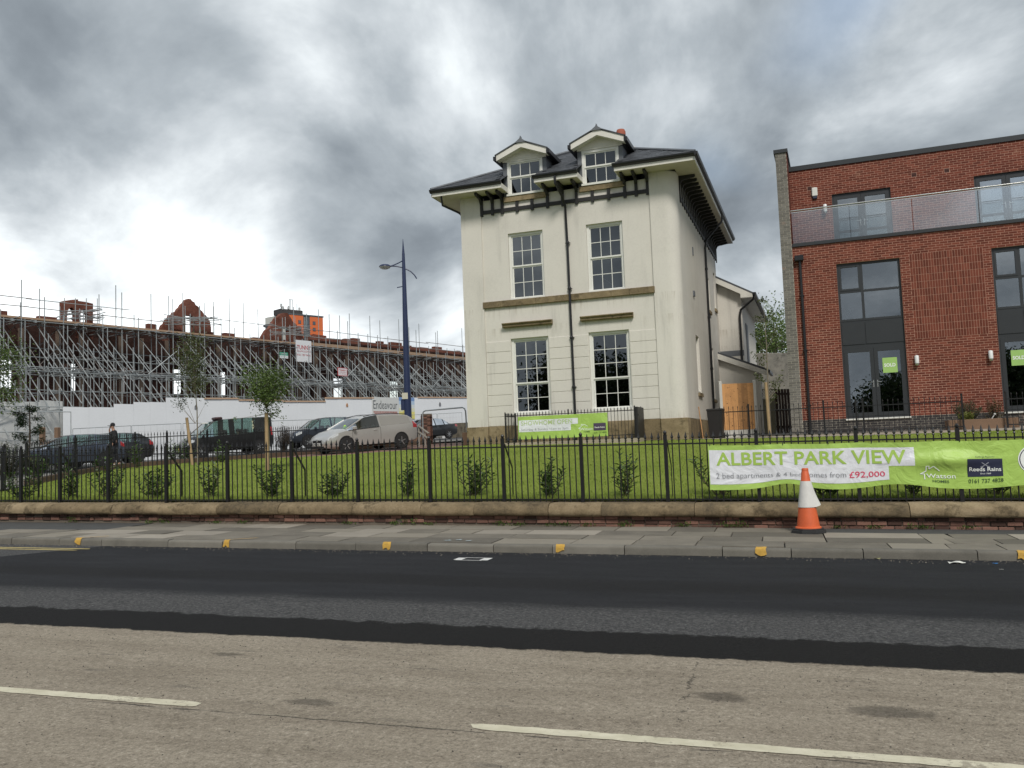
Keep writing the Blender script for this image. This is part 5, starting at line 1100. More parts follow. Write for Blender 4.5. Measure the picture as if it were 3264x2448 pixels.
for k in range(14):
    a = -.35+k*.13
    for sg in (0, 1):
        x0_, x1_ = a, a+.40; z0_, z1_ = (1.56, 1.96) if sg == 0 else (1.96, 1.56)
        if x0_ < 0: z0_ += (z1_-z0_)*(0-x0_)/.4; x0_ = 0
        if x1_ > fl: z1_ = z0_+(z1_-z0_)*(fl-x0_)/(x1_-x0_); x1_ = fl
        if x1_-x0_ > .05: MB().bar((x0_, .01+.012*sg, z0_), (x1_, .01+.012*sg, z1_), .022, .010, (0, 1, 0)).build('trellis_slat', m_olv, t)
MB().box(0, fl, -.01, .045, 1.965, 2.01).box(0, fl, -.01, .045, 1.53, 1.565).build('trellis_frame', m_olv, t)
pA, pB = gw(2478, 1375, 37), gw(2535, 1375, 37.3); zf = zg(pA[0], pA[1]); fl = math.hypot(pB[0]-pA[0], pB[1]-pA[1]); m_dbr = mat('dark_brown_stain', (.045, .026, .018), .8, .3, 5, 40)
t = thing('slatted_gate', 'dark brown slatted side gate next to the grey brick fin', 'gate', (pA[0], pA[1], zf), math.atan2(pB[1]-pA[1], pB[0]-pA[0]))
for k in range(6): a = fl*k/6; MB().box(a, a+fl/6-.03, 0, .02, .06, 1.95).build('slat', m_dbr, t)
for z in (.3, 1.0, 1.7): MB().box(0, fl, .02, .06, z, z+.09).build('gate_rail', m_dbr, t)
pA, pB = gw(2385, 1240, 50), gw(2560, 1240, 51); wz = math.atan2(pB[1]-pA[1], pB[0]-pA[0]); wl_ = math.hypot(pB[0]-pA[0], pB[1]-pA[1]); z0 = zg(pA[0], pA[1])
o = MB().bevbox(-2.5, wl_+1, 0, .4, 0, 6.55-z0, .03).build('old_garden_wall', stone('grimy_render_wall', (.10, .095, .085), (.19, .18, .155), (.28, .26, .22), .95)); o.location = (pA[0], pA[1], z0-.02); o.rotation_euler = (0, 0, wz); tag(o, 'tall grimy grey wall at the end of the passage behind the trellis', 'wall')
# ------------------------------------------------------------------ derelict terrace, scaffold and hoarding along the side street
RO = np.array([-39.64, 36.68]); RD = np.array([.3331, .9429]); RN = np.array([.9429, -.3331]); RRZ = math.atan2(RD[1], RD[0])
def rp(px, py, n):
    "photo pixel -> (t along the row, z) on the plane n metres in front of the plank line"
    N3 = np.array([RN[0], RN[1], 0]); q = on_plane(px, py, N3, N3 @ np.array([RO[0], RO[1], 0])+n); return float((q[:2]-RO) @ RD), float(q[2])
def rw(t, n, z): q = RO+RD*t+RN*n; return (q[0], q[1], z)
# local frame of row things: x along the row, y = away from the street (-n)
def rthing(name, label, cat, t, n, z, group=None): return thing(name, label, cat, rw(t, n, z), RRZ, group)
m_dbrick = None
def terrace_mat(name, c1, c2, c3):
    m, nt, b = nodes(name); P = wpos(nt); mp = nt.nodes.new('ShaderNodeMapping'); mp.inputs['Rotation'].default_value = (0, 0, -RRZ); nt.links.new(P, mp.inputs[0])
    sw = nt.nodes.new('ShaderNodeSeparateXYZ'); nt.links.new(mp.outputs[0], sw.inputs[0]); cb = nt.nodes.new('ShaderNodeCombineXYZ'); nt.links.new(sw.outputs[0], cb.inputs[0]); nt.links.new(sw.outputs[2], cb.inputs[1])
    bt_ = nt.nodes.new('ShaderNodeTexBrick'); bt_.inputs['Scale'].default_value = 1; bt_.inputs['Brick Width'].default_value = .225; bt_.inputs['Row Height'].default_value = .075; bt_.inputs['Mortar Size'].default_value = .008
    bt_.inputs['Color1'].default_value = (*c1, 1); bt_.inputs['Color2'].default_value = (*c2, 1); bt_.inputs['Mortar'].default_value = (*c3, 1); nt.links.new(cb.outputs[0], bt_.inputs['Vector'])
    c = nmix(nt, nrange(nt, nnoise(nt, P, .9, 7, .65), .38, .68), bt_.outputs[0], (.55, .5, .48), 'MULTIPLY'); nt.links.new(c, b.inputs['Base Color']); b.inputs['Roughness'].default_value = .95; b.inputs['Specular IOR Level'].default_value = .15
    nbump(nt, b, nnoise(nt, P, 9, 4), .4, .03); return m
m_dbrick = terrace_mat('shaded_sooty_brick', (.045, .022, .018), (.072, .032, .025), (.065, .048, .042)); m_gbrick = terrace_mat('unshaded_gable_brick', (.170, .058, .040), (.225, .080, .053), (.19, .12, .10)); m_pier = mat('stained_stone_pier', (.15, .11, .085), .95, .35, 1.5, 20, .3)  # facade colour holds deck shade on top of soot; gables keep the lighter brick
T = rthing('derelict_terrace', 'roofless derelict red brick terrace with gables behind the scaffolding', 'building', 0, -.9, 2.0)
def tb(mb, name, m, **k): mb.v = [(x, y, z-2.0) for x, y, z in mb.v]; return mb.build(name, m, T, **k)
t1 = rp(1500, 1140, -.9)[0]+1.5; rnd = random.Random(31); ops = []; t = -4.0; zp0 = 9.45
while t < t1-2:
    w = rnd.choice((1.0, 1.1, 1.3)); ops.append((t+.9, t+.9+w, 5.9, 7.5)); ops.append((t+.85, t+.95+w, 2.4, 4.6)); t += rnd.choice((3.1, 3.4, 3.8))
tsplit = rp(985, 1085, -.9)[0]
tb(holes(MB(), -5, tsplit, 1.0, 9.85, ops, 0, .35), 'facade_wall', m_dbrick)
tb(holes(MB(), tsplit, t1, 1.0, 9.7, ops, 0, .35), 'facade_wall', m_dbrick); tb(MB().box(tsplit, t1, 0, .35, 9.7, 10.55), 'parapet', m_gbrick)
mb = MB()
for o_ in ops[::2]: mb.box(o_[0]-.32, o_[0]-.02, -.06, .02, 1.6, 9.3); mb.box(o_[1]+.02, o_[1]+.32, -.06, .02, 1.6, 9.3)
tb(mb, 'stone_piers', m_pier)['kind'] = 'stuff'
a = tsplit+.3; mb = MB()                                             # corbel course of the parapet
while a < t1: mb.box(a, a+.16, -.14, .0, 9.85, 10.15); a += .62
mb.box(tsplit, t1, -.12, 0, 10.15, 10.28); tb(mb, 'corbels', m_dbrick)['kind'] = 'stuff'
bk = []; 
for i, o_ in enumerate(ops[::2]):
    if i not in (1, 3, 5, 9, 11): bk.append(o_)
mb = MB(); holes(mb, -5, t1, 1.0, 5.4, [], 5.5, 5.8)
for o_ in bk: mb.box(o_[0]-1.5, o_[1]+.9, 2.6, 2.75, 1.5, 8.9)
tb(mb, 'inner_walls', m_dbrick)['kind'] = 'stuff'
a = -4.5; mb = MB()
while a < t1: h = rnd.uniform(.1, .75); w = rnd.uniform(.3, 1.4); (mb.box(a, a+w, .0, .34, 9.85, 9.85+h*.7) if a < tsplit else mb.box(a, a+w, .0, .34, 10.55, 10.55+h*.35)); a += w+rnd.uniform(.3, 2.2)
tb(mb, 'broken_wall_top', m_gbrick)['kind'] = 'stuff'
def outline(pts): return [rp(x, y, -.9) for x, y in pts]
def gable(pts, hole, name):
    pl = outline(pts); zb = min(p[1] for p in pl)-.8; pl = [(pl[0][0], zb)]+pl+[(pl[-1][0], zb)]
    bm = bmesh.new(); f = bm.faces.new([bm.verts.new((x, 0, z-2.0)) for x, z in pl]); (h0, hz1), (h1, hz0) = rp(hole[0], hole[1], -.9), rp(hole[2], hole[3], -.9)
    for ax, v in (('x', h0), ('x', h1), ('z', hz0), ('z', hz1)):
        co = (v, 0, 0) if ax == 'x' else (0, 0, v-2.0); no = (1, 0, 0) if ax == 'x' else (0, 0, 1); bmesh.ops.bisect_plane(bm, geom=bm.verts[:]+bm.edges[:]+bm.faces[:], plane_co=co, plane_no=no)
    kill = [q for q in bm.faces if h0 < q.calc_center_median().x < h1 and hz0-2 < q.calc_center_median().z < hz1-2]; bmesh.ops.delete(bm, geom=kill, context='FACES')
    r = bmesh.ops.extrude_face_region(bm, geom=bm.faces[:]); [setattr(v, 'co', v.co+Vector((0, .34, 0))) for v in r['geom'] if isinstance(v, bmesh.types.BMVert)]
    bmesh.ops.recalc_face_normals(bm, faces=bm.faces); mb = MB().addbm(bm); o = mb.build(name, m_gbrick, T)
    MB().box(h0-.16, h0-.01, -.03, .30, hz0-2.2, hz1-2.0).build('stone_jamb', m_pier, o); MB().box(h1+.01, h1+.12, -.03, .30, hz0-2.2, hz1-2.0).build('stone_jamb', m_pier, o)
gable([(515, 1046), (519, 1036), (527, 1030), (531, 1020), (539, 1014), (543, 1004), (552, 1001), (557, 994), (565, 992), (569, 984), (576, 978), (580, 970), (588, 964), (592, 956), (600, 952), (608, 953), (613, 960), (620, 963), (624, 972), (632, 977), (637, 986), (645, 992), (650, 1001), (658, 1006), (662, 1016), (669, 1022), (673, 1045)], (589, 1004, 614, 1062), 'gable')
gable([(838, 1072), (850, 1052), (861, 1044), (866, 1034), (874, 1024), (880, 1014), (889, 1008), (896, 1000), (906, 997), (917, 998), (922, 1006), (929, 1016), (935, 1028), (943, 1032), (949, 1041), (957, 1047), (962, 1060), (968, 1078)], (901, 1042, 919, 1084), 'gable')
# twin arched bell wall
pl = outline([(200, 1050), (200, 960), (225, 956), (249, 954), (250, 959), (272, 962), (297, 968), (297, 1050)]); zt_ = [p[1] for p in pl]
(la, lt), (lb, _) = rp(214, 979, -.9), rp(241, 1030, -.9); (ra, rt_), (rb, _) = rp(257, 983, -.9), rp(281, 1035, -.9); L0, R0 = pl[0][0], pl[-1][0]; zb = rp(250, 1045, -.9)[1]-.6
mb = MB(); mb.box(L0, la, 0, .4, zb, lt-.5); mb.box(lb, ra, 0, .4, zb, lt-.5); mb.box(rb, R0, 0, .4, zb, lt-.5)
tops = [(p[0], p[1]) for p in pl[1:-1]]
def topz(x):
    for (x0, z0_), (x1, z1_) in zip(tops[:-1], tops[1:]):
        if x0 <= x <= x1: return z0_+(z1_-z0_)*(x-x0)/max(1e-6, x1-x0)
    return tops[-1][1]
xs_ = sorted(set(list(np.linspace(L0, R0, 37))+[la, lb, ra, rb]))
for x0_, x1_ in zip(xs_[:-1], xs_[1:]):
    c = (x0_+x1_)/2; z = lt-.5
    for p, q in ((la, lb), (ra, rb)):
        if p < c < q: u = (c-(p+q)/2)/((q-p)/2); z = lt-.5+.5*math.sqrt(max(0, 1-u*u))
    mb.box(x0_, x1_, 0, .4, z, topz(c))
tb(mb, 'arched_bell_wall', m_gbrick)
# --- scaffold
m_tube = mat('galvanised_tube', (.36, .385, .39), .45, .25, 4, 30, metal=.35); m_tub2 = mat('rusty_tube', (.17, .15, .14), .7, .3, 4, 30); m_plank = mat('scaffold_board', (.34, .235, .16), .9, .22, 2, 30, .2)
S = rthing('scaffolding', 'dense grey tube scaffolding with raking shores along the derelict terrace', 'scaffolding', 0, 0, 2.0); Tend = t1-1.0
def stb(pts, r=.027, m=None, name='tube_pole'):                        # pts in (t, n, z)
    return MB().tube([(p[0], -p[1], p[2]-2.0) for p in pts], r, 5).build(name, m or m_tube, S)
rnd = random.Random(77); bays = []; t = -3.5
while t < Tend: bays.append(t); t += rnd.uniform(1.0, 1.25)
def gz_(t, n): q = RO+RD*t+RN*n; return zg(q[0], q[1])
for i, t in enumerate(bays):
    stb([(t, 0, gz_(t, 0)), (t, 0, rnd.uniform(11.3, 12.6) if rnd.random() < .75 else 10.6)], name='standard_pole')
    stb([(t+.7, 1.25, gz_(t, 1.2)), (t+.7, 1.25, rnd.choice((9.9, 10.2, 10.8)) if rnd.random() < .8 else 11.6)], name='standard_pole')
    stb([(t+.2, 3.3, gz_(t, 3.3)), (t+.2, 3.3, 8.0+rnd.uniform(-.3, .35))], name='standard_pole', m=m_tube)
    stb([(t+.9, 4.9, gz_(t, 4.9)), (t+.9, 4.9, 5.75+rnd.uniform(-.3, .3))], name='standard_pole')
    stb([(t+.45, 2.2, gz_(t, 2.2)), (t+.45, 2.2, 8.9+rnd.uniform(-.5, .5))], .024, name='standard_pole'); stb([(t+.65, 4.2, gz_(t, 4.2)), (t+.65, 4.2, 6.6+rnd.uniform(-.5, .4))], .024, name='standard_pole')
    stb([(t+.05, .1, 9.42), (t+.1, 3.45, 6.65)], name='raker_pole'); stb([(t+.75, 1.2, 7.95), (t+.8, 5.0, 4.75)], name='raker_pole')
    if rnd.random() < .8: stb([(t+.4, 2.6, 5.2), (t+.45, 5.3, 3.1)], name='raker_pole')
    stb([(t+.55, .7, 9.3), (t+.6, 4.1, 6.2)], name='raker_pole') if rnd.random() < .7 else None
    if rnd.random() < .6: stb([(t+.35, 2.2, 6.9), (t+.4, 4.9, 4.5)], name='raker_pole')
    if rnd.random() < .45: stb([(t+.3, 0.1, 8.3), (t+.35, 1.9, 6.7)], name='raker_pole', m=m_tub2)
    if rnd.random() < .3: s_ = rnd.choice((-1, 1)); stb([(t, 3.4, 6.6), (t+s_*1.9, 3.4, 8.1)], name='cross_brace')
    if rnd.random() < .3: s_ = rnd.choice((-1, 1)); stb([(t, 4.9, 4.4), (t+s_*2.0, 4.9, 3.0)], name='cross_brace')
    if rnd.random() < .25: stb([(t, .05, 7.2), (t+2.0, .05, 9.3)], name='cross_brace', m=m_tub2)
trans = MB(); rr = random.Random(5)
for t in bays:
    for z, n0, n1, k in ((6.62, -.2, 4.2, 3), (4.42, 1.0, 4.9, 3), (9.35, -.7, 1.8, 2), (3.2, 2.0, 4.9, 2), (7.7, 0, 2.2, 1), (5.5, .2, 4, 1)):
        for j in range(k): a = t+rr.uniform(-.1, 1.5); zz = z+rr.uniform(-.14, .14); trans.tube([(a, -(n0+rr.uniform(-.4, .4)), zz-2), (a+rr.uniform(-.05, .05), -(n1+rr.uniform(-.4, .4)), zz+rr.uniform(-.05, .05)-2)], .024, 4)
    for _ in range(4):                                                 # couplers where tubes cross
        n, z = rr.choice(((0, 9.4), (1.25, 6.6), (3.3, 6.6), (3.3, 4.4), (4.9, 4.4), (1.25, 9.4))); trans.box(t+.15, t+.27, -n-.06, -n+.06, z-2.06, z-1.94)
o = trans.build('transoms', m_tube, S); o['kind'] = 'stuff'
for z, ns__ in ((10.85, (0,)), (10.35, (0,)), (9.42, (0, 1.25)), (6.72, (1.25, 2.2, 3.3)), (6.52, (1.25, 2.7, 3.4)), (4.52, (3.3, 4.2, 4.85)), (4.34, (2.2, 4.95)), (8.1, (.02,)), (5.5, (1.3, 3.35)), (3.3, (3.3, 4.6, 5)), (2.9, (4.1, 5.0)), (7.5, (1.28,))):
    for n in ns__:
        a = -3.6+rr.uniform(-1, 1)
        while a < Tend:
            b_ = min(a+rr.uniform(5.2, 6.4), Tend+.4)
            if not (z > 10 and rr.random() < .12): stb([(a, n+.05, z+rr.uniform(-.05, .05)), (b_, n+.05, z+rr.uniform(-.05, .05))], .024, None if rr.random() < .75 else m_tub2, 'ledger_pole')
            a = b_-.3
a = -3.8
while a < Tend:
    b_ = min(a+3.9, Tend)
    MB().box(a+.01, b_-.01, -.10, -.06, 9.56-2, 9.80-2).build('toe_board', m_plank, S); MB().box(a+.01, b_-.01, -1.25, -.11, 9.50-2, 9.54-2).build('scaffold_board', m_plank, S); a = b_
a = 20.0
while a < Tend: b_ = min(a+3.9, Tend); MB().box(a, b_-.02, -1.24, -1.20, 9.50-2, 9.73-2).build('toe_board', m_plank, S); a = b_
# scaffold lashed round the bell wall and gables
clu = MB()
for px0, px1, yy, k in ((185, 325, 1000, 7), (520, 700, 1020, 6), (860, 985, 1050, 6)):
    for j in range(k):
        q0 = rp(px0+rr.uniform(-8, 12), yy+rr.uniform(-18, 22), -.4); q1 = rp(px1+rr.uniform(-12, 8), yy+rr.uniform(-18, 24), -.4); clu.tube([(q0[0], .3, q0[1]-2), (q1[0], .35, q1[1]-2)], .024, 4)
    for j in range(4): q0 = rp(px0+(px1-px0)*(j+.5)/4, yy, -.4); clu.tube([(q0[0], .3, 9.4-2), (q0[0], .3, q0[1]+.9-2)], .024, 4)
    for j in range(8): q0 = rp(px0+(px1-px0)*rr.random(), yy+rr.uniform(-8, 18), -.4); clu.tube([(q0[0], -.5, q0[1]-2), (q0[0]+rr.uniform(-.2, .2), 1.2, q0[1]-2+rr.uniform(-.1, .1))], .024, 4)
o = clu.build('gable_ties', m_tube, S); o['kind'] = 'stuff'
# --- signs on the scaffold
m_sign = mat('white_sign_sheet', (.72, .73, .75), .5, .06); m_sred = mat('sign_red', (.45, .05, .06), .5, .1); m_sgr = mat('sign_green', (.05, .30, .20), .5, .1)
def rsign(px0, px1, pyt, pyb, n, name, label, lines, board=m_sign, frame_=None, rows2=None):
    a, zt = rp(px0, pyt, n); b_, _ = rp(px1, pyt, n); _, zb = rp(px0, pyb, n); t_ = rthing(name, label, 'sign', a, n, zb); w, h = b_-a, zt-zb
    MB().box(0, w, -.03, 0, 0, h).build('sign_board', board, t_)
    if frame_: MB().box(-.04, 0, -.04, .01, -.04, h+.04).box(w, w+.04, -.04, .01, -.04, h+.04).box(0, w, -.04, .01, -.04, 0).box(0, w, -.04, .01, h, h+.04).build('sign_edge', frame_, t_)
    if rows2: MB().box(0, w, -.034, -.03, 0, h*.45).build('lower_field', rows2, t_)
    for s, x, y, ww, hh, m, bold in lines: mb = MB(); put_text(mb, s, x*w, y*h, hh*h, lambda p, q: (p, -.038, q), ww*w, bold); mb.build('lettering', m, t_)
    MB().bar((w*.2, .02, h*.7), (w*.2, .30, h*.7), .03).bar((w*.8, .02, h*.7), (w*.8, .30, h*.7), .03).build('fixing_tube', m_tube, t_)
    return t_
rsign(942, 991, 1083, 1152, 1.75, 'scaffold_sign', 'large white TUNNY SCAFFOLDING sheet hung high on the scaffold', [('TUNNY', .05, .58, .88, .19, m_sred, .012), ('SCAFFOLDING', .05, .45, .88, .075, m_sred, -.005), ('0161 787 9666', .05, .28, .88, .085, m_sred, 0)])
rsign(1077, 1104, 1173, 1196, 3.6, 'scaffold_sign', 'small red edged TUNNY board on the lower scaffold rail', [('TUNNY', .1, .58, .8, .26, m_sred, .02), ('SCAFFOLDING', .1, .36, .8, .12, m_sred, 0), ('0161 787 9666', .1, .14, .8, .12, m_sred, 0)], frame_=m_sred)
rsign(891, 917, 1122, 1141, 1.75, 'safety_sign', 'small green and white board on the scaffold beside the large sheet', [('SAFETY', .1, .62, .8, .22, m_sign, .01), ('NO ENTRY', .1, .16, .8, .15, m_sgr, 0)], m_sgr, None, m_sign)

# --- hoarding
m_hoard = mat('white_hoarding', (.80, .82, .85), .6, .06, .6, 12); m_hshade = mat('shaded_hoarding', (.62, .63, .62), .7, .10, .6, 12); m_cap = mat('raw_timber_cap', (.52, .36, .25), .85, .15, 3, 30)  # the side return is white hoarding with its shade put into a greyer colour
HN = 5.7; Hd = rthing('site_hoarding', 'stepped white painted plywood hoarding in front of the scaffolding', 'hoarding', rp(800, 1280, HN)[0], HN, 1.9); hx = rp(800, 1280, HN)[0]
for px0, px1, yt, cap in ((200, 362, 1298, 0), (362, 425, 1288, 0), (425, 528, 1282, 0), (528, 650, 1268, 0), (650, 760, 1272, 1), (760, 900, 1277, 1), (900, 1036, 1281, 1), (1036, 1190, 1270, 1), (1190, 1330, 1267, 0), (1330, 1520, 1268, 1)):
    a, b_ = rp(px0, yt, HN)[0], rp(px1, yt, HN)[0]; zt = rp((px0+px1)/2, yt, HN)[1]; n = max(1, round((b_-a)/1.22))
    for k in range(n):
        p, q = a+(b_-a)*k/n, a+(b_-a)*(k+1)/n; g0 = gz_((p+q)/2, HN); e_ = rnd.uniform(0, .012); zz = zt+(rp(px1, yt, HN)[1]-rp(px0, yt, HN)[1])*((k+.5)/n-.5)
        MB().box(p-hx+.003, q-hx-.003, -e_-.018, -e_, g0-.15-1.9, zz-1.9).build('hoarding_panel', m_hoard, Hd)
    if cap: z0c, z1c = rp(px0, yt, HN)[1], rp(px1, yt, HN)[1]; MB().bar((a-hx, -.02, z0c-1.9+.03), (b_-hx, -.02, z1c-1.9+.03), .11, .09).build('timber_cap', m_cap, Hd)
pA = at_depth(199, 1280, 45.2); pB = at_depth(-120, 1290, 40.5); ret = np.array([pB[0]-pA[0], pB[1]-pA[1]]); rl = np.linalg.norm(ret); rzr = math.atan2(ret[1], ret[0])
hr = thing('side_hoarding', 'hoarding return coloured grey for shade beside the conifer', 'hoarding', (pA[0], pA[1], 1.6), rzr)
for k in range(8): p = k*rl/8; MB().box(p+.004, p+rl/8-.004, 0, .02, -.3, pA[2]-1.6+(pB[2]-pA[2])*k/8+rnd.uniform(-.05, .08)).build('hoarding_panel', m_hshade, hr)
def decal(px0, px1, pyt, pyb, parts_, name, label, cat='sign', n=HN+.045):
    a, zt = rp(px0, pyt, n); b_, _ = rp(px1, pyt, n); _, zb = rp(px0, pyb, n); t_ = rthing(name, label, cat, a, n, zb); parts_(t_, b_-a, zt-zb); return t_
def endeavour(t_, w, h):
    MB().box(0, w, -.02, 0, 0, h).build('sign_board', mat('pale_grey_board', (.62, .63, .62), .6, .05), t_)
    mb = MB(); put_text(mb, 'Endeavour', .04*w, .44*h, .40*h, lambda p, q: (p, -.025, q), .9*w, .0)
    for x in (.045, .10): mb.box(x*w, x*w+.05*w, -.0255, -.0245, .44*h, .455*h); mb.box(x*w, x*w+.05*w, -.0255, -.0245, .825*h, .84*h)
    mb.build('lettering', mat('slate_lettering', (.09, .10, .11), .6, .1), t_)
    m_h = mat('pink_brick_print', (.40, .20, .18), .7, .3, 3, 6)
    for i in range(3):
        for k in range(9): a = .04*w+.9*w*k/9+(i % 2)*.04*w; MB().box(a, min(a+.9*w/9-.02, .95*w), -.024, -.02, h*(.08+.085*i), h*(.08+.085*i)+.07*h).build('printed_brick', m_h, t_)
decal(1185, 1270, 1265, 1332, endeavour, 'endeavour_sign', 'pale Endeavour board with brick print fixed to the white hoarding')
def poster(t_, w, h):
    for k, (c) in enumerate([(.72, .66, .20), (.74, .68, .22), (.70, .70, .50), (.66, .70, .70), (.45, .58, .74), (.18, .30, .55)]): MB().box(0, w, -.02, 0, h*k/6, h*(k+1)/6).build('printed_band', mat('poster_%d' % k, c, .6, .1, 2, 12), t_)
    MB().lathe([(w*.30, -.024), (w*.30, -.021)], 20, (w*.5, 0, h*.18), 'y').build('printed_disc', mat('poster_gold', (.60, .52, .14), .6, .1), t_)
decal(1271, 1320, 1266, 1335, poster, 'site_poster', 'faded blue and yellow poster beside the Endeavour board', 'poster')
def warn(t_, w, h): MB().box(0, w, -.02, 0, 0, h*.45).build('notice_plate', mat('grey_notice', (.20, .21, .23), .6, .2), t_); MB().prism([(0, h*.5), (w, h*.5), (w/2, h)], -.02, 0, 'y').build('warning_triangle', mat('dark_notice', (.12, .12, .13), .6, .2), t_)
def warn2(t_, w, h): MB().box(0, w, -.02, 0, 0, h*.45).build('notice_plate', mat('orange_notice', (.50, .25, .12), .6, .2), t_); MB().prism([(0, h*.5), (w, h*.5), (w/2, h)], -.02, 0, 'y').build('warning_triangle', mat('orange_notice', (.5, .25, .12)), t_)
decal(1103, 1109, 1284, 1296, warn2, 'warning_notice', 'small orange warning notice on the white hoarding'); decal(1399, 1405, 1281, 1294, warn, 'warning_notice', 'small grey warning notice on the hoarding above the dark saloon'); decal(620, 629, 1289, 1304, warn, 'warning_notice', 'small grey warning notice on the hoarding above the black taxi van')
# --- temporary mesh fencing in front
HF = 6.5; k = 0
for px0, y0_, px1, y1_ in ((232, 1367, 417, 1357), (420, 1357, 577, 1350), (583, 1350, 790, 1344), (794, 1344, 990, 1338), (993, 1337, 1096, 1331), (1099, 1331, 1215, 1327), (1218, 1327, 1300, 1323), (1303, 1323, 1392, 1319), (1395, 1319, 1472, 1315)):
    a, z0_ = rp(px0, y0_, HF); b_, z1_ = rp(px1, y1_, HF); g0, g1 = gz_(a, HF), gz_(b_, HF); t_ = rthing('mesh_fence_panel', 'grey temporary mesh fence panel standing along the white hoarding', 'fence', a, HF, g0, 'temporary fence panels'); w = b_-a
    m_ = MB().tube([(0, 0, 0), (0, 0, z0_-g0), (w, 0, z1_-g0), (w, 0, g1-g0)], .021, 6); m_.tube([(0, 0, .15), (w, 0, g1-g0+.15)], .018, 6); m_.build('tube_frame', m_tube, t_)
    wm = MB(); n = max(3, int(w/.35))
    for j in range(1, n): x = w*j/n; wm.tube([(x, 0, .15+(g1-g0)*j/n), (x, 0, z0_-g0+(z1_-z0_)*j/n)], .003, 3)
    for j in range(1, 5): wm.tube([(0, 0, .15+(z0_-g0-.15)*j/5), (w, 0, g1-g0+.15+(z1_-g1-.15)*j/5)], .003, 3)
    o = wm.build('wire_mesh', m_tube, t_); o['kind'] = 'stuff'
    MB().bevbox(-.12, .12, -.3, .3, -.03, .13, .02).build('concrete_foot', m_conc, t_)
pA, pB = at_depth(-20, 1312, 38), at_depth(226, 1313, 40.5); gA_ = zg(pA[0], pA[1]); L_ = math.hypot(pB[0]-pA[0], pB[1]-pA[1]); t_ = thing('mesh_fence_panel', 'tall mesh fence panel in front of the shaded grey hoarding return', 'fence', (pA[0], pA[1], gA_), math.atan2(pB[1]-pA[1], pB[0]-pA[0]))
gB_ = zg(pB[0], pB[1]); MB().tube([(0, 0, 0), (0, 0, pA[2]-gA_), (L_, 0, pB[2]-gA_), (L_, 0, gB_-gA_)], .025, 6).build('tube_frame', m_tube, t_)
for px in (135, 183):
    q = ground_at(px, 1450); pz = at_depth(px, 1361, np.dot(q-CAM, F_)); q = at_depth(px, 1361, 39); g0 = zg(q[0], q[1]); o = MB().bevbox(-.10, .10, -.10, .10, 0, q[2]-g0, .02).build('wooden_post', m_timb); o.location = (q[0], q[1], g0-.02); tag(o, 'rough brown wooden post before the shaded grey hoarding', 'post', 'wooden posts by the conifer')

# ------------------------------------------------------------------ orange tower block far behind
C3, R3, L3 = at_depth(921, 1000, 360), at_depth(1028, 1010, 371.5), at_depth(845, 1013, 368); ztop = float(C3[2])
m_orange = mat('orange_cladding', (.66, .155, .045), .7, .08, .05, .4); m_pale = mat('pale_cladding', (.50, .50, .46), .7, .1, .05, .4); m_tgrey = mat('grey_cladding', (.085, .095, .105), .6, .1, .05, .4); m_twin = mat('tower_window', (.10, .12, .14), .25, .3, .2, 1)
m_tframe = mat('tower_window_frame', (.10, .04, .05), .6, .1); TW = thing('tower_block', 'orange and grey clad tower block rising far behind the terrace', 'building', (C3[0], C3[1], 0), math.atan2(R3[1]-C3[1], R3[0]-C3[0]))
wR = math.hypot(R3[0]-C3[0], R3[1]-C3[1]); lv = INV[TW.name] @ Vector((L3[0], L3[1], 0))
def fx(px):
    r_ = pxdir(px, 1030); Mx = INV[TW.name]; p0 = Mx @ Vector(CAM); d_ = Mx.to_3x3() @ Vector(r_); return (p0+d_*(-p0.y/d_.y)).x
mb = MB().prism([(0, 0), (wR, 0), (wR+lv.x, lv.y), (lv.x, lv.y)], 0, ztop); mb.build('tower_body', m_pale, TW)
a, b_, c, d = 0.0, fx(966), fx(987), wR
MB().box(a+.02, b_, -.25, .05, 0, ztop-.3).build('orange_facade', m_orange, TW); MB().box(c, d, -.25, .05, 0, ztop-.5).build('orange_facade', m_orange, TW); MB().box(b_, c, -.12, .05, 0, ztop+.2).build('grey_facade', m_tgrey, TW)
MB().box(-.3, wR+.3, -.35, .2, ztop-.35, ztop+.25).build('parapet', m_tgrey, TW)
for k in range(6):
    z = ztop-3.1-k*2.7
    for px, wd in ((954, 1.1), (1000, 1.15)): x = fx(px); o = MB().box(x-wd/2-.12, x+wd/2+.12, -.32, -.24, z-.75, z+.75).build('window', m_tframe, TW); MB().box(x-wd/2, x+wd/2, -.36, -.31, z-.62, z+.62).build('window_glass', m_twin, o)
    for px in (970, 979): x = fx(px); o = MB().box(x-.55, x+.55, -.18, -.11, z-.8, z+.7).build('window', m_tgrey, TW); MB().box(x-.45, x+.45, -.22, -.17, z-.65, z+.6).build('window_glass', m_twin, o)
dl = Vector((lv.x, lv.y, 0)).normalized(); nl = Vector((dl.y, -dl.x, 0)); nl = nl if nl.x < 0 or True else nl
LL = math.hypot(lv.x, lv.y)
if nl.dot(INV[TW.name] @ Vector(CAM)) < 0: nl = -nl
for k in range(4):
    z = ztop-3-k*2.7; p = dl*LL*.72+nl*.15; MB().bar((p-dl*.7)+Vector((0, 0, z)), (p+dl*.7)+Vector((0, 0, z)), .3, 1.5).build('window', m_tframe, TW)
    p = dl*(LL-1.2)+nl*.5; MB().bar((p-dl*1.3)+Vector((0, 0, z-.6)), (p+dl*1.3)+Vector((0, 0, z-.6)), 1.0, 1.1).build('balcony', m_tgrey, TW)
x0_, x1_ = fx(905), fx(976); MB().box(x0_, x1_, 2.5, 8, ztop, ztop+2.3).build('plant_room', mat('dark_plant_room', (.05, .045, .045), .8, .2), TW)
mst = MB()
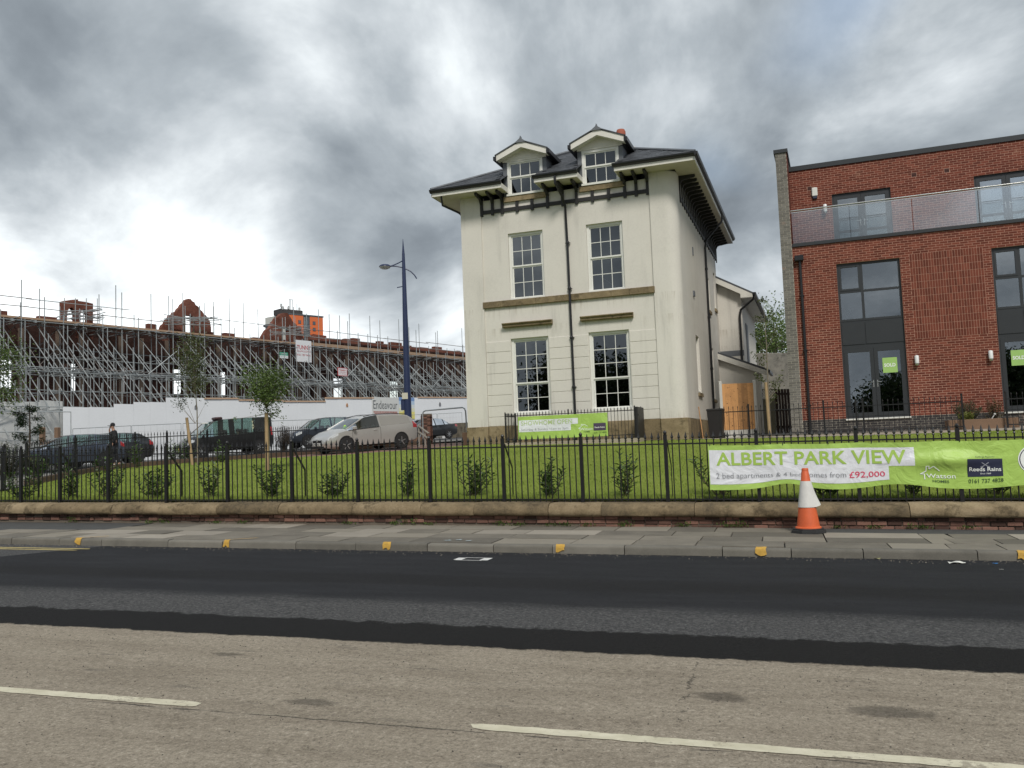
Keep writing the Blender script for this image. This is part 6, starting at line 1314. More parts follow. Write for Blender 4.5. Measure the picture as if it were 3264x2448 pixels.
for px, h in ((909, 4.5), (930, 3.2), (936, 6.8), (940, 6.6), (946, 6.7), (960, 5.0), (966, 3.0), (918, 3.4)): x = fx(px); mst.tube([(x, 3, ztop+2), (x, 3, ztop+h)], .12, 5)
for px, z in ((908, 3.6), (912, 2.6), (932, 3.0), (966, 2.8)): x = fx(px); mst.lathe([(.1, -.7), (.45, -.6), (.45, .7), (.1, .8)], 8, (x, 2.6, ztop+z))
mst.tube([(fx(936), 3, ztop+6.7), (fx(946), 3, ztop+6.6)], .08, 4); o = mst.build('antennas', mat('antenna_grey', (.45, .46, .46), .5, .1), TW); o['kind'] = 'stuff'

# ------------------------------------------------------------------ street lamp
q = at_depth(1303, 1405, 45); lz0 = zg(q[0], q[1]); lt_ = at_depth(1284, 750, 45)[2]; m_blue = mat('navy_lamp_paint', (.020, .032, .085), .4, .15)
t_ = thing('street_lamp', 'tall tapering navy blue street lamp with pointed top and side arm', 'street lamp', (q[0], q[1], lz0), YAW)
k_ = 45/2780; zt = lt_-lz0; yl = lambda py: at_depth(1290, py, 45)[2]-lz0
MB().tube([(0, 0, 0), (0, 0, 1.6), (0, 0, yl(1050)), (0, 0, yl(860)), (0, 0, yl(800)), (0, 0, zt)], [.20, .19, .145, .10, .075, .008], 12).build('column', m_blue, t_, smooth=60)
za, zb_ = yl(838), yl(822); MB().tube([(0, 0, yl(820)), (-.25, 0, yl(828)), (-.5, 0, za+.06), (-.72, 0, za)], .03, 8).build('upper_arm', m_blue, t_); MB().tube([(-.72, 0, za), (-.4, 0, za-.01), (0, 0, yl(845)), (.35, 0, yl(857)), (.55, 0, yl(870)), (.66, 0, yl(882))], .032, 8).build('curved_arm', m_blue, t_)
hd = MB().lathe([(.05, .10), (.22, .085), (.31, .02), (.32, -.02)], 16, (-.98, 0, za)).build('lamp_head', m_blue, t_, smooth=50); MB().lathe([(.30, -.02), (.26, -.09), (.14, -.14), (.02, -.155)], 16, (-.98, 0, za)).build('lamp_lens', mat('frosted_lens', (.62, .62, .58), .3, .05), hd, smooth=60)
MB().bar((0, 0, yl(905)), (-.38, 0, yl(909)), .05, .04).build('bracket_arm', m_blue, t_); MB().bar((0, 0, yl(1120)), (-.36, 0, yl(1121)), .05, .04).build('bracket_arm', m_blue, t_)
MB().bevbox(-.34, -.15, -.12, .06, yl(1307), yl(1272), .01).build('control_box', m_blue, t_); MB().box(-.26, .04, -.19, -.17, yl(1272), yl(1252)).build('number_plate', mat('cream_plate', (.55, .53, .42), .6, .1), t_)

# ------------------------------------------------------------------ side railing, gatepost, hoop barrier, low walls
pp = PROP[3:11]; cm = pp[4]; sr = thing('side_railing', 'black spear railing along the lawn beside the side street', 'railing', (cm[0], cm[1], zg(*cm))); isr = INV[sr.name]
tb_ = MB().tube([(0, 0, 0), (0, 0, 1.0)], .009, 5).lathe([(.009, 1.0), (.02, 1.03), (.002, 1.13)], 5).mesh('bar'); tb_.materials.append(m_iron)
for (xa, ya), (xb, yb) in zip(pp[:-1], pp[1:]):
    L = math.hypot(xb-xa, yb-ya); n = int(L/.125); za, zb_ = zg(xa, ya), zg(xb, yb); put('post', post_mesh, sr, isr, (xa, ya, za))
    for k in range(1, n): u = k/n; put('bar', tb_, sr, isr, (xa+(xb-xa)*u, ya+(yb-ya)*u, za+(zb_-za)*u+.08))
    for z in (.14, 1.02): MB().bar((xa, ya, za+z), (xb, yb, zb_+z), .012, .035).build('rail', m_iron, sr, 'world')
q = at_depth(1362, 1418, 41); g0 = zg(q[0], q[1]); gh = at_depth(1362, 1317, 41)[2]-g0; gp = thing('brick_gatepost', 'square red brick gatepost with rough top beside the drive', 'gatepost', (q[0], q[1], g0-.03), .5)
MB().box(-.235, .235, -.235, .235, 0, gh).build('mortar_core', m_mort, gp); r2 = random.Random(14); gme = {}
for nm, lx, ly in (('l', .235, .115), ('s', .115, .115)): gme[nm] = MB().bevbox(-.25, -.01, -.25, -.13, -.032, .032, .006).mesh('brick'); gme[nm].materials.append(m_obrick)
for i in range(int(gh/.075)):
    for k in range(4):
        o = link('brick', gme['l'], gp); a = k*math.pi/2+(math.pi/2 if False else 0); o.rotation_euler = (0, 0, a); o.location = (0, 0, .04+i*.075)
        o = link('brick', gme['l'], gp); o.rotation_euler = (0, 0, a); d_ = Vector((.255, .0, 0)); d_.rotate(Matrix.Rotation(a, 3, 'Z')); o.location = (d_.x*(.98), d_.y*(.98), .04+i*.075)
def tubepx(pts, Z): return [tuple(at_depth(x, y, Z)) for x, y in pts]
b0, b1 = at_depth(1347, 1330, 39.5), at_depth(1489, 1360, 38); 
hb_ = thing('hoop_barrier', 'grey steel tube hoop barrier between the gatepost and the house', 'barrier', (b0[0], b0[1], zg(b0[0], b0[1])))
hp_ = [(b0[0], b0[1], zg(b0[0], b0[1])), tuple(at_depth(1347, 1322, 39.5)), tuple(at_depth(1349, 1313, 39.5)), tuple(at_depth(1356, 1309, 39.4)), tuple(at_depth(1474, 1299, 38.1)), tuple(at_depth(1481, 1303, 38)), tuple(at_depth(1484, 1312, 38)), (b1[0], b1[1], zg(b1[0], b1[1]))]
MB().tube(hp_, .032, 8).build('hoop', m_tube, hb_, 'world', smooth=60)
m_oldw = stone('old_low_stone', (.06, .052, .04), (.12, .10, .075), (.19, .165, .12), .95)
def lowwall(pa, Za, pb, Zb, h, label, m):
    A_, B_ = at_depth(*pa, Za), at_depth(*pb, Zb); zA, zB = zg(A_[0], A_[1]), zg(B_[0], B_[1]); L = math.hypot(B_[0]-A_[0], B_[1]-A_[1]); mb = MB(); mb.prism([(0, -.05), (L, zB-zA-.05), (L, zB-zA+h), (0, h)], 0, .3, 'y'); o = mb.build('low_wall', m, fix=True); o.location = (A_[0], A_[1], zA); o.rotation_euler = (0, 0, math.atan2(B_[1]-A_[1], B_[0]-A_[0])); tag(o, label, 'wall')
lowwall((1440, 1378), 65.5, (1500, 1372), 68, 1.05, 'old dark stone wall behind the dark saloon car', m_oldw); lowwall((1262, 1420), 40.5, (1345, 1418), 41, .32, 'broken brown kerb wall between the van and the gatepost', m_timb)
q = at_depth(1488, 1412, 33); o = MB().bevbox(-.14, .14, -.12, .12, 0, .5, .02).build('timber_block', m_timb); o.location = (q[0], q[1], zg(q[0], q[1])-.02); tag(o, 'short brown timber block at the corner of the house', 'block')
a_, b_ = at_depth(1335, 1408, 37), at_depth(1383, 1418, 36); o = MB().bar((0, 0, .9), (.55, -.2, .55), .10, .04).bar((.02, 0, 0), (.02, 0, .95), .06, .04).bar((.35, -.12, 0), (.35, -.12, .72), .06, .04).bar((0, 0, .65), (.5, -.18, .35), .10, .04).build('broken_barrier', mat('grey_weathered_plastic', (.26, .24, .21), .8, .2)); o.location = (a_[0], a_[1], zg(a_[0], a_[1])); tag(o, 'broken grey barrier frame leaning by the brick gatepost', 'barrier')
# ------------------------------------------------------------------ vehicles
m_tyre = mat('tyre_rubber', (.020, .020, .021), .85, .3, 9, 60); m_alloy = mat('alloy_wheel', (.50, .51, .52), .3, .12, metal=.7); m_cgl = glassmat('car_glass', (.45, .60, .56), .10, 0, 0, 1.3); m_trim = mat('black_car_trim', (.014, .014, .015), .5, .2); m_seat = mat('car_seat', (.03, .03, .032), .8, .2)
m_lens = mat('headlamp_lens', (.60, .62, .64), .08, .08, spec=.9, coat=1); m_tail = mat('tail_lamp_red', (.42, .015, .02), .15, .1, spec=.8, coat=1); m_plw = mat('plate_white', (.72, .72, .68), .5, .05); m_plt = mat('plate_black', (.015, .015, .015), .5, .05)
def paint(name, col, rough=.28, dirt=.12): return mat(name, col, rough, dirt, 1.5, 30, spec=.5, coat=.8)
def vehicle(name, label, cat, fw, rw_, sp, pmat, plate=None, group=None):
    "fw, rw_: ground points under the near (left) front and rear wheels"
    W, wb = sp['W'], sp['wb']; fw, rw_ = np.array(fw[:2]), np.array(rw_[:2]); mid = (fw+rw_)/2; d = (fw-rw_)/np.linalg.norm(fw-rw_); lf_ = np.array([-d[1], d[0]]); tr = W-.30
    c = mid-lf_*tr/2-d*sp.get('wc', 0)
    def gp(a, b_): q = c+d*a+lf_*b_; return Vector((q[0], q[1], zg(q[0], q[1])-.005+sp.get('lift', 0)))
    f_, r_, l_, g_ = gp(wb/2, 0), gp(-wb/2, 0), gp(0, tr/2), gp(0, -tr/2); X_ = (f_-r_).normalized(); Y_ = (l_-g_); Y_ = (Y_-X_*Y_.dot(X_)).normalized(); Z_ = X_.cross(Y_); o3 = (f_+r_)/2
    t = thing(name, label, cat, tuple(o3), 0, group); t.rotation_euler = Matrix((X_, Y_, Z_)).transposed().to_euler()
    st = sorted(sp['st']); K = ('zb', 'zs', 'zr', 'wb', 'wr')
    def sec(x):
        for a, b_ in zip(st[:-1], st[1:]):
            if a[0] <= x <= b_[0]: u = (x-a[0])/(b_[0]-a[0]); v = [a[i]+(b_[i]-a[i])*u for i in range(1, 6)]; break
        else: v = st[0][1:] if x < st[0][0] else st[-1][1:]
        zb, zs, zr_, wb_, wr = v; zm = zb+(zs-zb)*.62
        return [(0, zb), (wb_*.84, zb), (wb_*.965, zb+.09), (wb_, zm), (wb_*.975, zs), (wr, zr_-.035), (wr*.62, zr_-.008), (0, zr_)]
    xs = sorted({s[0] for s in st} | {q for g in sp['gs'] for q in g} | set(sp['ws']) | set(sp.get('rs') or ()))
    def inr(a, b_, g): return g and a >= g[0]-1e-6 and b_ <= g[1]+1e-6
    body = MB(); n8 = 8
    for a, b_ in zip(xs[:-1], xs[1:]):
        A, B_ = sec(a), sec(b_)
        for k in range(7):
            if k == 4 and any(inr(a, b_, g) for g in sp['gs']): continue
            if k == 4 and inr(a, b_, sp['ws']): continue
            if k >= 5 and (inr(a, b_, sp['ws']) or inr(a, b_, sp.get('rs'))): continue
            for sg in (1, -1):
                q = [(a, sg*A[k][0], A[k][1]), (b_, sg*B_[k][0], B_[k][1]), (b_, sg*B_[k+1][0], B_[k+1][1]), (a, sg*A[k+1][0], A[k+1][1])]; body.face(*(q if sg < 0 else q[::-1]))
    for x, rev in ((xs[0], 1), (xs[-1], 0)):
        S_ = sec(x); lp_ = [(x, y, z) for y, z in S_]+[(x, -y, z) for y, z in S_[-2:0:-1]]; body.face(*(lp_[::-1] if rev else lp_))
    body.build('body', pmat, t, smooth=38, fix=True)
    def patch(nm, m, x0, x1, k, f0, f1, o=.006, sides=(1, -1), n=4, t0=None, par=None):
        for sg in sides:
            mb = MB()
            def P_(x, f):
                S_ = sec(x); (y0, z0), (y1, z1) = S_[k], S_[k+1]; y, z = y0+(y1-y0)*f, z0+(z1-z0)*f; ny, nz = (z1-z0), -(y1-y0); L = math.hypot(ny, nz) or 1; return (x, sg*(y+ny/L*o), z+nz/L*o)
            mb.grid(P_, np.linspace(x0, x1, n), np.linspace(f0, f1, 3)); mb.build(nm, m, par or t, smooth=180)
    def screen(nm, x0, x1):
        mb = MB(); us = [(5, 1), (6, 1), (7, 0), (6, -1), (5, -1)]
        for x in np.linspace(x0, x1, 5):
            S_ = sec(x)
            for k, sg in us: mb.v.append((x, sg*S_[k][0]*.985, S_[k][1]+.002))
        for i in range(4):
            for j in range(4): mb.f.append((i*5+j, i*5+j+1, (i+1)*5+j+1, (i+1)*5+j))
        mb.build(nm, m_cgl, t, smooth=180)
    for g in sp['gs']: patch('side_window', m_cgl, g[0], g[1], 4, .0, 1.0, .001)
    patch('quarter_window', m_cgl, sp['ws'][0], sp['ws'][1], 4, 0, 1, .001)
    screen('windscreen', *sp['ws'])
    if sp.get('rs'): screen('rear_window', *sp['rs'])
    for sg in (1, -1):
        pts = [(x, sg*sec(x)[5][0], sec(x)[5][1]) for x in np.linspace(sp['ws'][0], sp['ws'][1], 5)]; MB().tube(pts, .03, 6).build('windscreen_pillar', (pmat if 'pil' in sp else m_trim), t)
        mb = MB().tube([(x, sg*(sec(x)[4][0]+.004), sec(x)[4][1]) for x in np.linspace(min(g[0] for g in sp['gs']), sp['ws'][1]-.05, 9)], .012, 5); mb.build('window_trim', m_trim, t)
    # wheels
    R = sp.get('R', .31)
    for sx in (wb/2, -wb/2):
        for sg in (1, -1):
            y = sg*(sec(sx)[3][0]-.082); w_ = MB().lathe([(R*.62, -.10), (R*.95, -.10), (R, -.075), (R, .075), (R*.95, .10), (R*.62, .10)], 24, (sx, y, R), 'y').build('wheel', m_tyre, t, smooth=40)
            rim = MB().lathe([(R*.62, .075), (R*.66, .09), (R*.60, .095), (R*.56, .05)], 20, (sx, y, R), 'y') if sg > 0 else MB().lathe([(R*.56, -.05), (R*.60, -.095), (R*.66, -.09), (R*.62, -.075)], 20, (sx, y, R), 'y')
            for k in range(sp.get('spk', 5)):
                a = 2*math.pi*k/sp.get('spk', 5)+.3; rim.bar((sx, y+sg*.08, R), (sx+R*.6*math.cos(a), y+sg*.08, R+R*.6*math.sin(a)), .03, .055, (0, 1, 0))
            rim.lathe([(.05, .085 if sg > 0 else -.095), (.05, .095 if sg > 0 else -.085)], 10, (sx, y, R), 'y'); rim.build('rim', m_alloy, w_)
            MB().lathe([(R+.055, 0), (R+.055, .012)] if sg > 0 else [(R+.055, -.012), (R+.055, 0)], 24, (sx, sg*(sec(sx)[3][0]-.008), R+.02), 'y').build('wheel_arch', m_trim, t)
    # interior
    it = MB()
    for x in sp.get('seats', (.15, -.75)):
        for y in (.38, -.38): it.bevbox(x-.25, x+.25, y-.23, y+.23, .35, .55, .05); it.bevbox(x-.32, x-.20, y-.22, y+.22, .5, sp.get('sh', 1.08), .05)
    it.build('seats', m_seat, t); x = sp['ws'][1]; MB().bevbox(x-.35, x-.02, -sec(x)[4][0]*.86, sec(x)[4][0]*.86, sec(x)[4][1]-.25, sec(x)[4][1]-.01, .03).build('dashboard', m_seat, t)
    # lamps, grille, mirrors, handles, sills
    hx0, hx1 = sp['hl']; patch('headlight', m_lens, hx0, hx1, 3, sp.get('hf', .45), .98, .007); patch('headlight_top', m_lens, hx0+.08, hx1, 4, 0, .28, .007)
    tx0, tx1 = sp['tl']; patch('tail_light', m_tail, tx0, tx1, 3, .45, 1.0, .007); patch('tail_light_upper', m_tail, tx0, tx1, 4, 0, .35, .007)
    patch('sill', m_trim, xs[0]+.15, xs[-1]-.15, 1, .1, 1, .004, n=12)
    xf = xs[-1]; S_ = sec(xf-.02); zc = (S_[0][1]+S_[4][1])/2
    MB().bevbox(xf-.05, xf+.012, -.34, .34, zc+.06, zc+.17, .01).build('grille', m_trim, t); MB().bevbox(xf-.05, xf+.015, -.50, .50, zc-.19, zc-.07, .01).build('lower_grille', m_trim, t)
    pn = MB().bevbox(xf, xf+.022, -.26, .26, zc-.055, zc+.055, .004).build('number_plate', m_plw, t)
    if plate: mb = MB(); put_text(mb, plate, -.23, zc-.035, .07, lambda p, q: (xf+.0245, p, q), .46, .02); mb.build('plate_lettering', m_plt, pn)
    for sg in (1, -1):
        x = sp['ws'][1]-.28; y = sec(x)[4][0]; z = sec(x)[4][1]; MB().bevbox(x-.06, x+.07, min(sg*(y+.03), sg*(y+.21)), max(sg*(y+.03), sg*(y+.21)), z+.01, z+.15, .03).bar((x, sg*(y-.02), z+.03), (x, sg*(y+.06), z+.06), .04).build('door_mirror', sp.get('mir', pmat), t)
        for x in sp.get('hnd', ()): y, z = sec(x)[4]; MB().bevbox(x-.10, x+.08, min(sg*(y-.005), sg*(y+.035)), max(sg*(y-.005), sg*(y+.035)), z-.12, z-.085, .008).build('door_handle', pmat, t)
        for x in sp.get('seam', ()): mb = MB(); S_ = sec(x); mb.tube([(x, sg*(S_[k][0]+.002), S_[k][1]) for k in (2, 3, 4)], .006, 4); mb.build('door_seam', m_trim, t)
    return t, sec, patch
HATCH = dict(W=1.80, wb=2.58, st=[(-2.12, .42, .74, .78, .74, .66), (-2.05, .30, .94, 1.0, .85, .74), (-1.9, .24, .99, 1.16, .88, .70), (-1.5, .22, .99, 1.40, .89, .62), (-.9, .20, .97, 1.46, .89, .63), (-.1, .20, .95, 1.48, .90, .64), (.35, .20, .93, 1.43, .90, .63), (.6, .20, .92, 1.35, .90, .64), (1.25, .20, .90, .99, .89, .74), (1.65, .22, .82, .90, .87, .70), (1.95, .24, .70, .78, .80, .62), (2.1, .28, .56, .62, .66, .5), (2.15, .32, .5, .54, .56, .45)],
             gs=[(-1.45, -.95), (-.87, -.12), (-.02, .6)], ws=(.6, 1.25), rs=(-1.98, -1.5), hl=(1.68, 2.08), tl=(-2.06, -1.88), hnd=(-.6, .15), seam=(-.07, 1.0, -.95))
VAN = dict(W=1.90, wb=3.10, st=[(-2.36, .42, 1.05, 1.80, .84, .72), (-2.30, .34, 1.08, 1.92, .92, .78), (-2.0, .28, 1.10, 1.95, .94, .80), (-.5, .26, 1.08, 1.96, .95, .81), (.45, .26, 1.05, 1.93, .95, .79), (.85, .26, 1.03, 1.82, .95, .77), (1.72, .26, 1.00, 1.14, .93, .78), (2.05, .28, .88, 1.02, .90, .74), (2.28, .30, .68, .80, .82, .62), (2.38, .34, .55, .62, .70, .5), (2.42, .38, .5, .54, .6, .45)],
           gs=[(-2.0, -1.35), (-1.25, -.25), (.05, .85)], ws=(.85, 1.72), rs=None, hl=(1.85, 2.30), hf=.55, tl=(-2.33, -2.2), hnd=(.15, -.2), seam=(0, 1.1, -1.3), R=.33, seats=(.35, -.75, -1.6), sh=1.35, spk=6)
SUV = dict(W=1.85, wb=2.70, st=[(-2.28, .50, .9, .95, .80, .7), (-2.2, .38, 1.08, 1.3, .88, .74), (-1.95, .32, 1.12, 1.55, .91, .68), (-1.2, .30, 1.10, 1.70, .92, .68), (-.2, .28, 1.08, 1.73, .92, .69), (.35, .28, 1.06, 1.68, .92, .68), (.55, .28, 1.05, 1.60, .92, .68), (1.2, .28, 1.03, 1.14, .91, .78), (1.75, .30, .98, 1.07, .89, .74), (2.1, .34, .80, .92, .82, .64), (2.25, .36, .62, .7, .7, .52), (2.3, .4, .56, .6, .6, .45)],
           gs=[(-1.85, -1.15), (-1.05, -.2), (-.1, .55)], ws=(.55, 1.2), rs=(-2.16, -1.95), hl=(1.72, 2.2), tl=(-2.24, -2.05), hnd=(-.7, .1), seam=(-.15, 1.0), R=.355, sh=1.25)
ASTRA = dict(W=1.76, wb=2.70, st=[(-2.30, .44, .80, .86, .74, .66), (-2.22, .32, .98, 1.10, .84, .72), (-2.05, .24, 1.02, 1.32, .87, .66), (-1.85, .22, 1.02, 1.43, .88, .64), (-1.2, .20, 1.00, 1.49, .88, .65), (-.2, .19, .97, 1.50, .88, .65), (.3, .19, .95, 1.44, .88, .64), (.5, .19, .94, 1.37, .88, .65), (1.28, .19, .90, .99, .87, .74), (1.7, .20, .82, .90, .85, .70), (2.0, .22, .68, .77, .78, .62), (2.14, .26, .55, .62, .66, .5), (2.2, .3, .5, .54, .58, .46)],
             gs=[(-.28, .5)], ws=(.5, 1.28), rs=(-2.17, -2.05), hl=(1.70, 2.10), hf=.62, tl=(-2.22, -2.0), hnd=(-.05,), seam=(-.32, 1.05), R=.315, seats=(.0,), wc=-.1, pil=None)
SALOON = dict(W=1.76, wb=2.70, st=[(-2.32, .44, .78, .82, .70, .6), (-2.25, .30, .95, 1.0, .82, .7), (-2.0, .24, 1.0, 1.06, .86, .72), (-1.55, .22, 1.0, 1.10, .88, .70), (-.95, .20, .98, 1.42, .88, .62), (-.3, .20, .96, 1.47, .88, .63), (.25, .20, .94, 1.45, .88, .63), (.45, .20, .93, 1.38, .88, .63), (1.2, .20, .90, .98, .87, .74), (1.75, .22, .82, .90, .85, .70), (2.05, .24, .68, .76, .77, .6), (2.18, .3, .55, .6, .62, .48), (2.22, .34, .5, .54, .56, .44)],
              gs=[(-1.3, -1.02), (-.92, -.18), (-.08, .45)], ws=(.45, 1.2), rs=(-1.5, -.95), hl=(1.72, 2.12), tl=(-2.25, -2.0), hnd=(-.65, .1), seam=(-.13, 1.0), R=.315, spk=7)
hd_ = np.array([-.60, -.80])
def gpt(x, y, Z): return at_depth(x, y, Z)[:2]
p = gpt(128, 1510, 36.6); vehicle('parked_car', 'dark blue hatchback with bright headlamps parked before the black hatchback', 'car', p, p-hd_*2.58, HATCH, mat('dark_blue_paint', (.085, .105, .145), .3, .12, 1.5, 30, metal=.6, coat=1), 'MX07 KFD', 'cars parked in the side street')
p = gpt(435, 1477, 41.0); vehicle('parked_car', 'black hatchback parked behind the dark blue hatchback', 'car', p+hd_*2.58, p, HATCH, paint('black_paint', (.010, .010, .011)), None, 'cars parked in the side street')
vt, vsec, vpatch = vehicle('taxi_van', 'black minibus taxi with roof sign parked in the side street', 'van', gpt(650, 1456, 45.0), gpt(818, 1442, 46.7), VAN, paint('black_taxi_paint', (.009, .009, .010)), 'PN56 TXE', 'cars parked in the side street')
MB().bevbox(.15, .55, -.32, .32, 1.92, 2.06, .05).build('roof_sign', mat('dark_red_roof_sign', (.06, .03, .03), .5, .2), vt); MB().bevbox(2.40, 2.445, .05, .22, .38, .56, .01).build('licence_plate_yellow', mat('yellow_badge', (.6, .42, .05), .5, .1), vt)
m_tax = mat('taxi_yellow_letter', (.62, .60, .38), .5, .05); mb = MB()
for k, ch in enumerate('TAXI'): put_text(mb, ch, .0, 1.62-k*.155, .115, lambda a, b_: (-1.28+.10-a, .90, b_), None, .03)
mb.build('taxi_lettering', m_tax, vt); MB().bevbox(.95, 1.25, -.15, .35, 1.74, 1.80, .01).build('sun_strip', m_plw, vt)
p = gpt(982, 1428, 50.5); vehicle('parked_car', 'dark grey sport utility car parked behind the side railing', 'car', p, p-hd_*2.7, SUV, mat('dark_slate_paint', (.045, .055, .075), .3, .12, 1.5, 30, metal=.5, coat=1), 'DK08 XNB', 'cars parked in the side street')
at_, asec, apatch = vehicle('estate_van', 'dusty silver estate van parked on the red driveway', 'van', gpt(1110, 1449, 35.5), gpt(1280, 1432, 37.3), ASTRA, mat('dusty_silver_paint', (.55, .54, .52), .32, .12, .9, 20, metal=.5, coat=.4), 'FN57 JRX')
apatch('blank_side_panel', mat('dusty_silver_panel', (.34, .33, .31), .45, .1, .9, 20, metal=.3), -1.9, -.36, 4, .08, .9, .004, n=8)
for sg in (1, -1): MB().tube([(x, sg*(asec(x)[5][0]-.02), asec(x)[5][1]+.045) for x in np.linspace(-1.75, .35, 9)], .016, 6).build('roof_rail', m_trim, at_)
MB().lathe([(.11, 0), (.13, .06), (.07, .16), (.02, .20)], 10, (1.02, .28, .93)).build('dashboard_vest', mat('hi_vis_yellow', (.45, .75, .02), .7, .1), at_); xf = 2.2; MB().bevbox(xf-.03, xf+.03, -.06, .06, .50, .62, .02).build('badge', m_alloy, at_)
vehicle('parked_car', 'black saloon car parked beyond the brick gatepost', 'car', gpt(1337, 1403, 59), gpt(1427, 1400, 61), SALOON, paint('black_saloon_paint', (.012, .013, .015)), None, 'cars parked in the side street')

# ------------------------------------------------------------------ people
m_skin = mat('skin', (.42, .24, .17), .6, .1, 8, 40); m_jack = mat('black_jacket', (.012, .012, .013), .85, .3, 6, 40, .3); m_trou = mat('dark_trousers', (.016, .017, .022), .85, .3, 6, 40, .3); m_hair = mat('dark_hair', (.02, .015, .012), .6, .2)
def skin(name, V_, E_, m, parent, root=0, sub=1):
    me = bpy.data.meshes.new(name); me.from_pydata([v[:3] for v in V_], E_, []); o = bpy.data.objects.new(name, me); COL.objects.link(o)
    md = o.modifiers.new('s', 'SKIN'); md.use_smooth_shade = True; sv = me.skin_vertices[0].data
    for i, v in enumerate(V_): sv[i].radius = (v[3], v[4] if len(v) > 4 else v[3]); sv[i].use_root = i == root
    s2 = o.modifiers.new('u', 'SUBSURF'); s2.levels = sub; s2.render_levels = sub
    dg = bpy.context.evaluated_depsgraph_get(); dg.update(); r = bpy.data.meshes.new_from_object(o.evaluated_get(dg)); bpy.data.objects.remove(o); r.name = name; r.materials.clear(); r.materials.append(m)
    return link(name, r, parent)
# the man: x = the way he faces, y = his left, z up
q = at_depth(366, 1484, 36.3); pz = zg(q[0], q[1])+.03; man = thing('person', 'man in black jacket and cap raising a hand to his face on the pavement', 'person', (q[0], q[1], pz), math.atan2(-.62, -.78))
V_ = [(0, 0, .93, .125, .15), (.0, 0, 1.12, .12, .155), (.02, 0, 1.32, .125, .175), (.03, 0, 1.45, .07, .09), (.06, 0, 1.53, .055), (.075, 0, 1.62, .082, .075), (.08, 0, 1.71, .078, .07),
      (.02, .19, 1.41, .065), (-.02, .23, 1.16, .050), (.06, .22, .93, .036), (.07, .22, .88, .030, .04), (.02, -.19, 1.41, .065), (.09, -.25, 1.17, .050), (.20, -.13, 1.44, .036), (.21, -.09, 1.52, .034, .03),
      (.0, .095, .86, .098), (.10, .10, .50, .068), (-.02, .10, .10, .046), (.12, .11, .04, .036), (.0, -.095, .86, .098), (-.02, -.10, .49, .068), (-.20, -.10, .12, .046), (-.08, -.10, .04, .036)]
E_ = [(0, 1), (1, 2), (2, 3), (3, 4), (4, 5), (5, 6), (2, 7), (7, 8), (8, 9), (9, 10), (2, 11), (11, 12), (12, 13), (13, 14), (0, 15), (15, 16), (16, 17), (17, 18), (0, 19), (19, 20), (20, 21), (21, 22)]
n0 = len(V_)
for k in range(4): V_ += [(.055+.012*k, .235-.012*k, .83, .011), (.06+.012*k, .23-.012*k, .785+.006*abs(k-1), .009)]; E_ += [(10, n0+2*k), (n0+2*k, n0+2*k+1)]
V_ += [(.105, .205, .85, .011)]; E_.append((10, len(V_)-1)); n1 = len(V_)
for k in range(4): V_ += [(.20-.012*k, -.06+.008*k, 1.57, .011), (.175-.01*k, -.04+.008*k, 1.60+.006*abs(k-1), .009)]; E_ += [(14, n1+2*k), (n1+2*k, n1+2*k+1)]
V_ += [(.20, -.11, 1.56, .011)]; E_.append((14, len(V_)-1)); V_ += [(.165, 0, 1.625, .016)]; E_.append((5, len(V_)-1))
skin('body', V_, E_, m_skin, man)
g = .028; J = [0, 1, 2, 3, 7, 8, 9, 11, 12, 13]; mp_ = {a: i for i, a in enumerate(J)}; Vj = [tuple(V_[a][:3])+tuple(r+g for r in V_[a][3:]) for a in J]; Vj[0] = (0, 0, .86, .16, .185); skin('jacket', Vj, [(mp_[a], mp_[b_]) for a, b_ in E_ if a in mp_ and b_ in mp_], m_jack, man)
J = [0, 15, 16, 17, 19, 20, 21]; mp_ = {a: i for i, a in enumerate(J)}; skin('trousers', [tuple(V_[a][:3])+tuple(r+.018 for r in V_[a][3:]) for a in J], [(mp_[a], mp_[b_]) for a, b_ in E_ if a in mp_ and b_ in mp_], m_trou, man)
for x, y in ((.06, .105), (-.14, -.10)): MB().bevbox(x-.10, x+.17, y-.048, y+.048, -.01, .085, .025).build('shoe', m_plw, man)
MB().lathe([(.095, 1.66), (.098, 1.70), (.085, 1.76), (.05, 1.795), (.01, 1.805)], 14, (.075, 0, 0)).build('cap', m_jack, man, smooth=60); MB().bevbox(.13, .27, -.075, .075, 1.675, 1.69, .006).build('cap_peak', m_jack, man); MB().bevbox(.165, .20, -.12, -.05, 1.54, 1.66, .008).build('phone', m_trim, man)
for sg in (1, -1): MB().lathe([(.012, -.004), (.014, .004)], 8, (.152, sg*.032, 1.655), 'x').build('eye', m_hair, man); MB().bevbox(.055, .085, sg*.085-.012, sg*.085+.012, 1.60, 1.66, .008).build('ear', m_skin, man)
# passenger in the taxi
vm = vt.matrix_basis; loc = Matrix.Translation(vt.location) @ vt.rotation_euler.to_matrix().to_4x4() @ Vector((-.55, .40, .55)); ps = thing('person', 'dark haired passenger sitting behind the taxi side window', 'person', tuple(loc), vt.rotation_euler.z)
V2 = [(0, 0, .02, .15, .17), (-.03, 0, .25, .13, .17), (-.04, 0, .45, .11, .18), (-.02, 0, .56, .05), (0, 0, .64, .08), (.01, 0, .74, .075), (.0, .19, .44, .06), (.08, .23, .22, .045), (.28, .15, .16, .035), (.0, -.19, .44, .06), (.08, -.23, .22, .045), (.28, -.15, .16, .035), (.40, .10, .02, .085), (.45, .10, -.28, .06), (.40, -.10, .02, .085), (.45, -.10, -.28, .06)]
skin('body', V2, [(0, 1), (1, 2), (2, 3), (3, 4), (4, 5), (2, 6), (6, 7), (7, 8), (2, 9), (9, 10), (10, 11), (0, 12), (12, 13), (0, 14), (14, 15)], m_skin, ps)
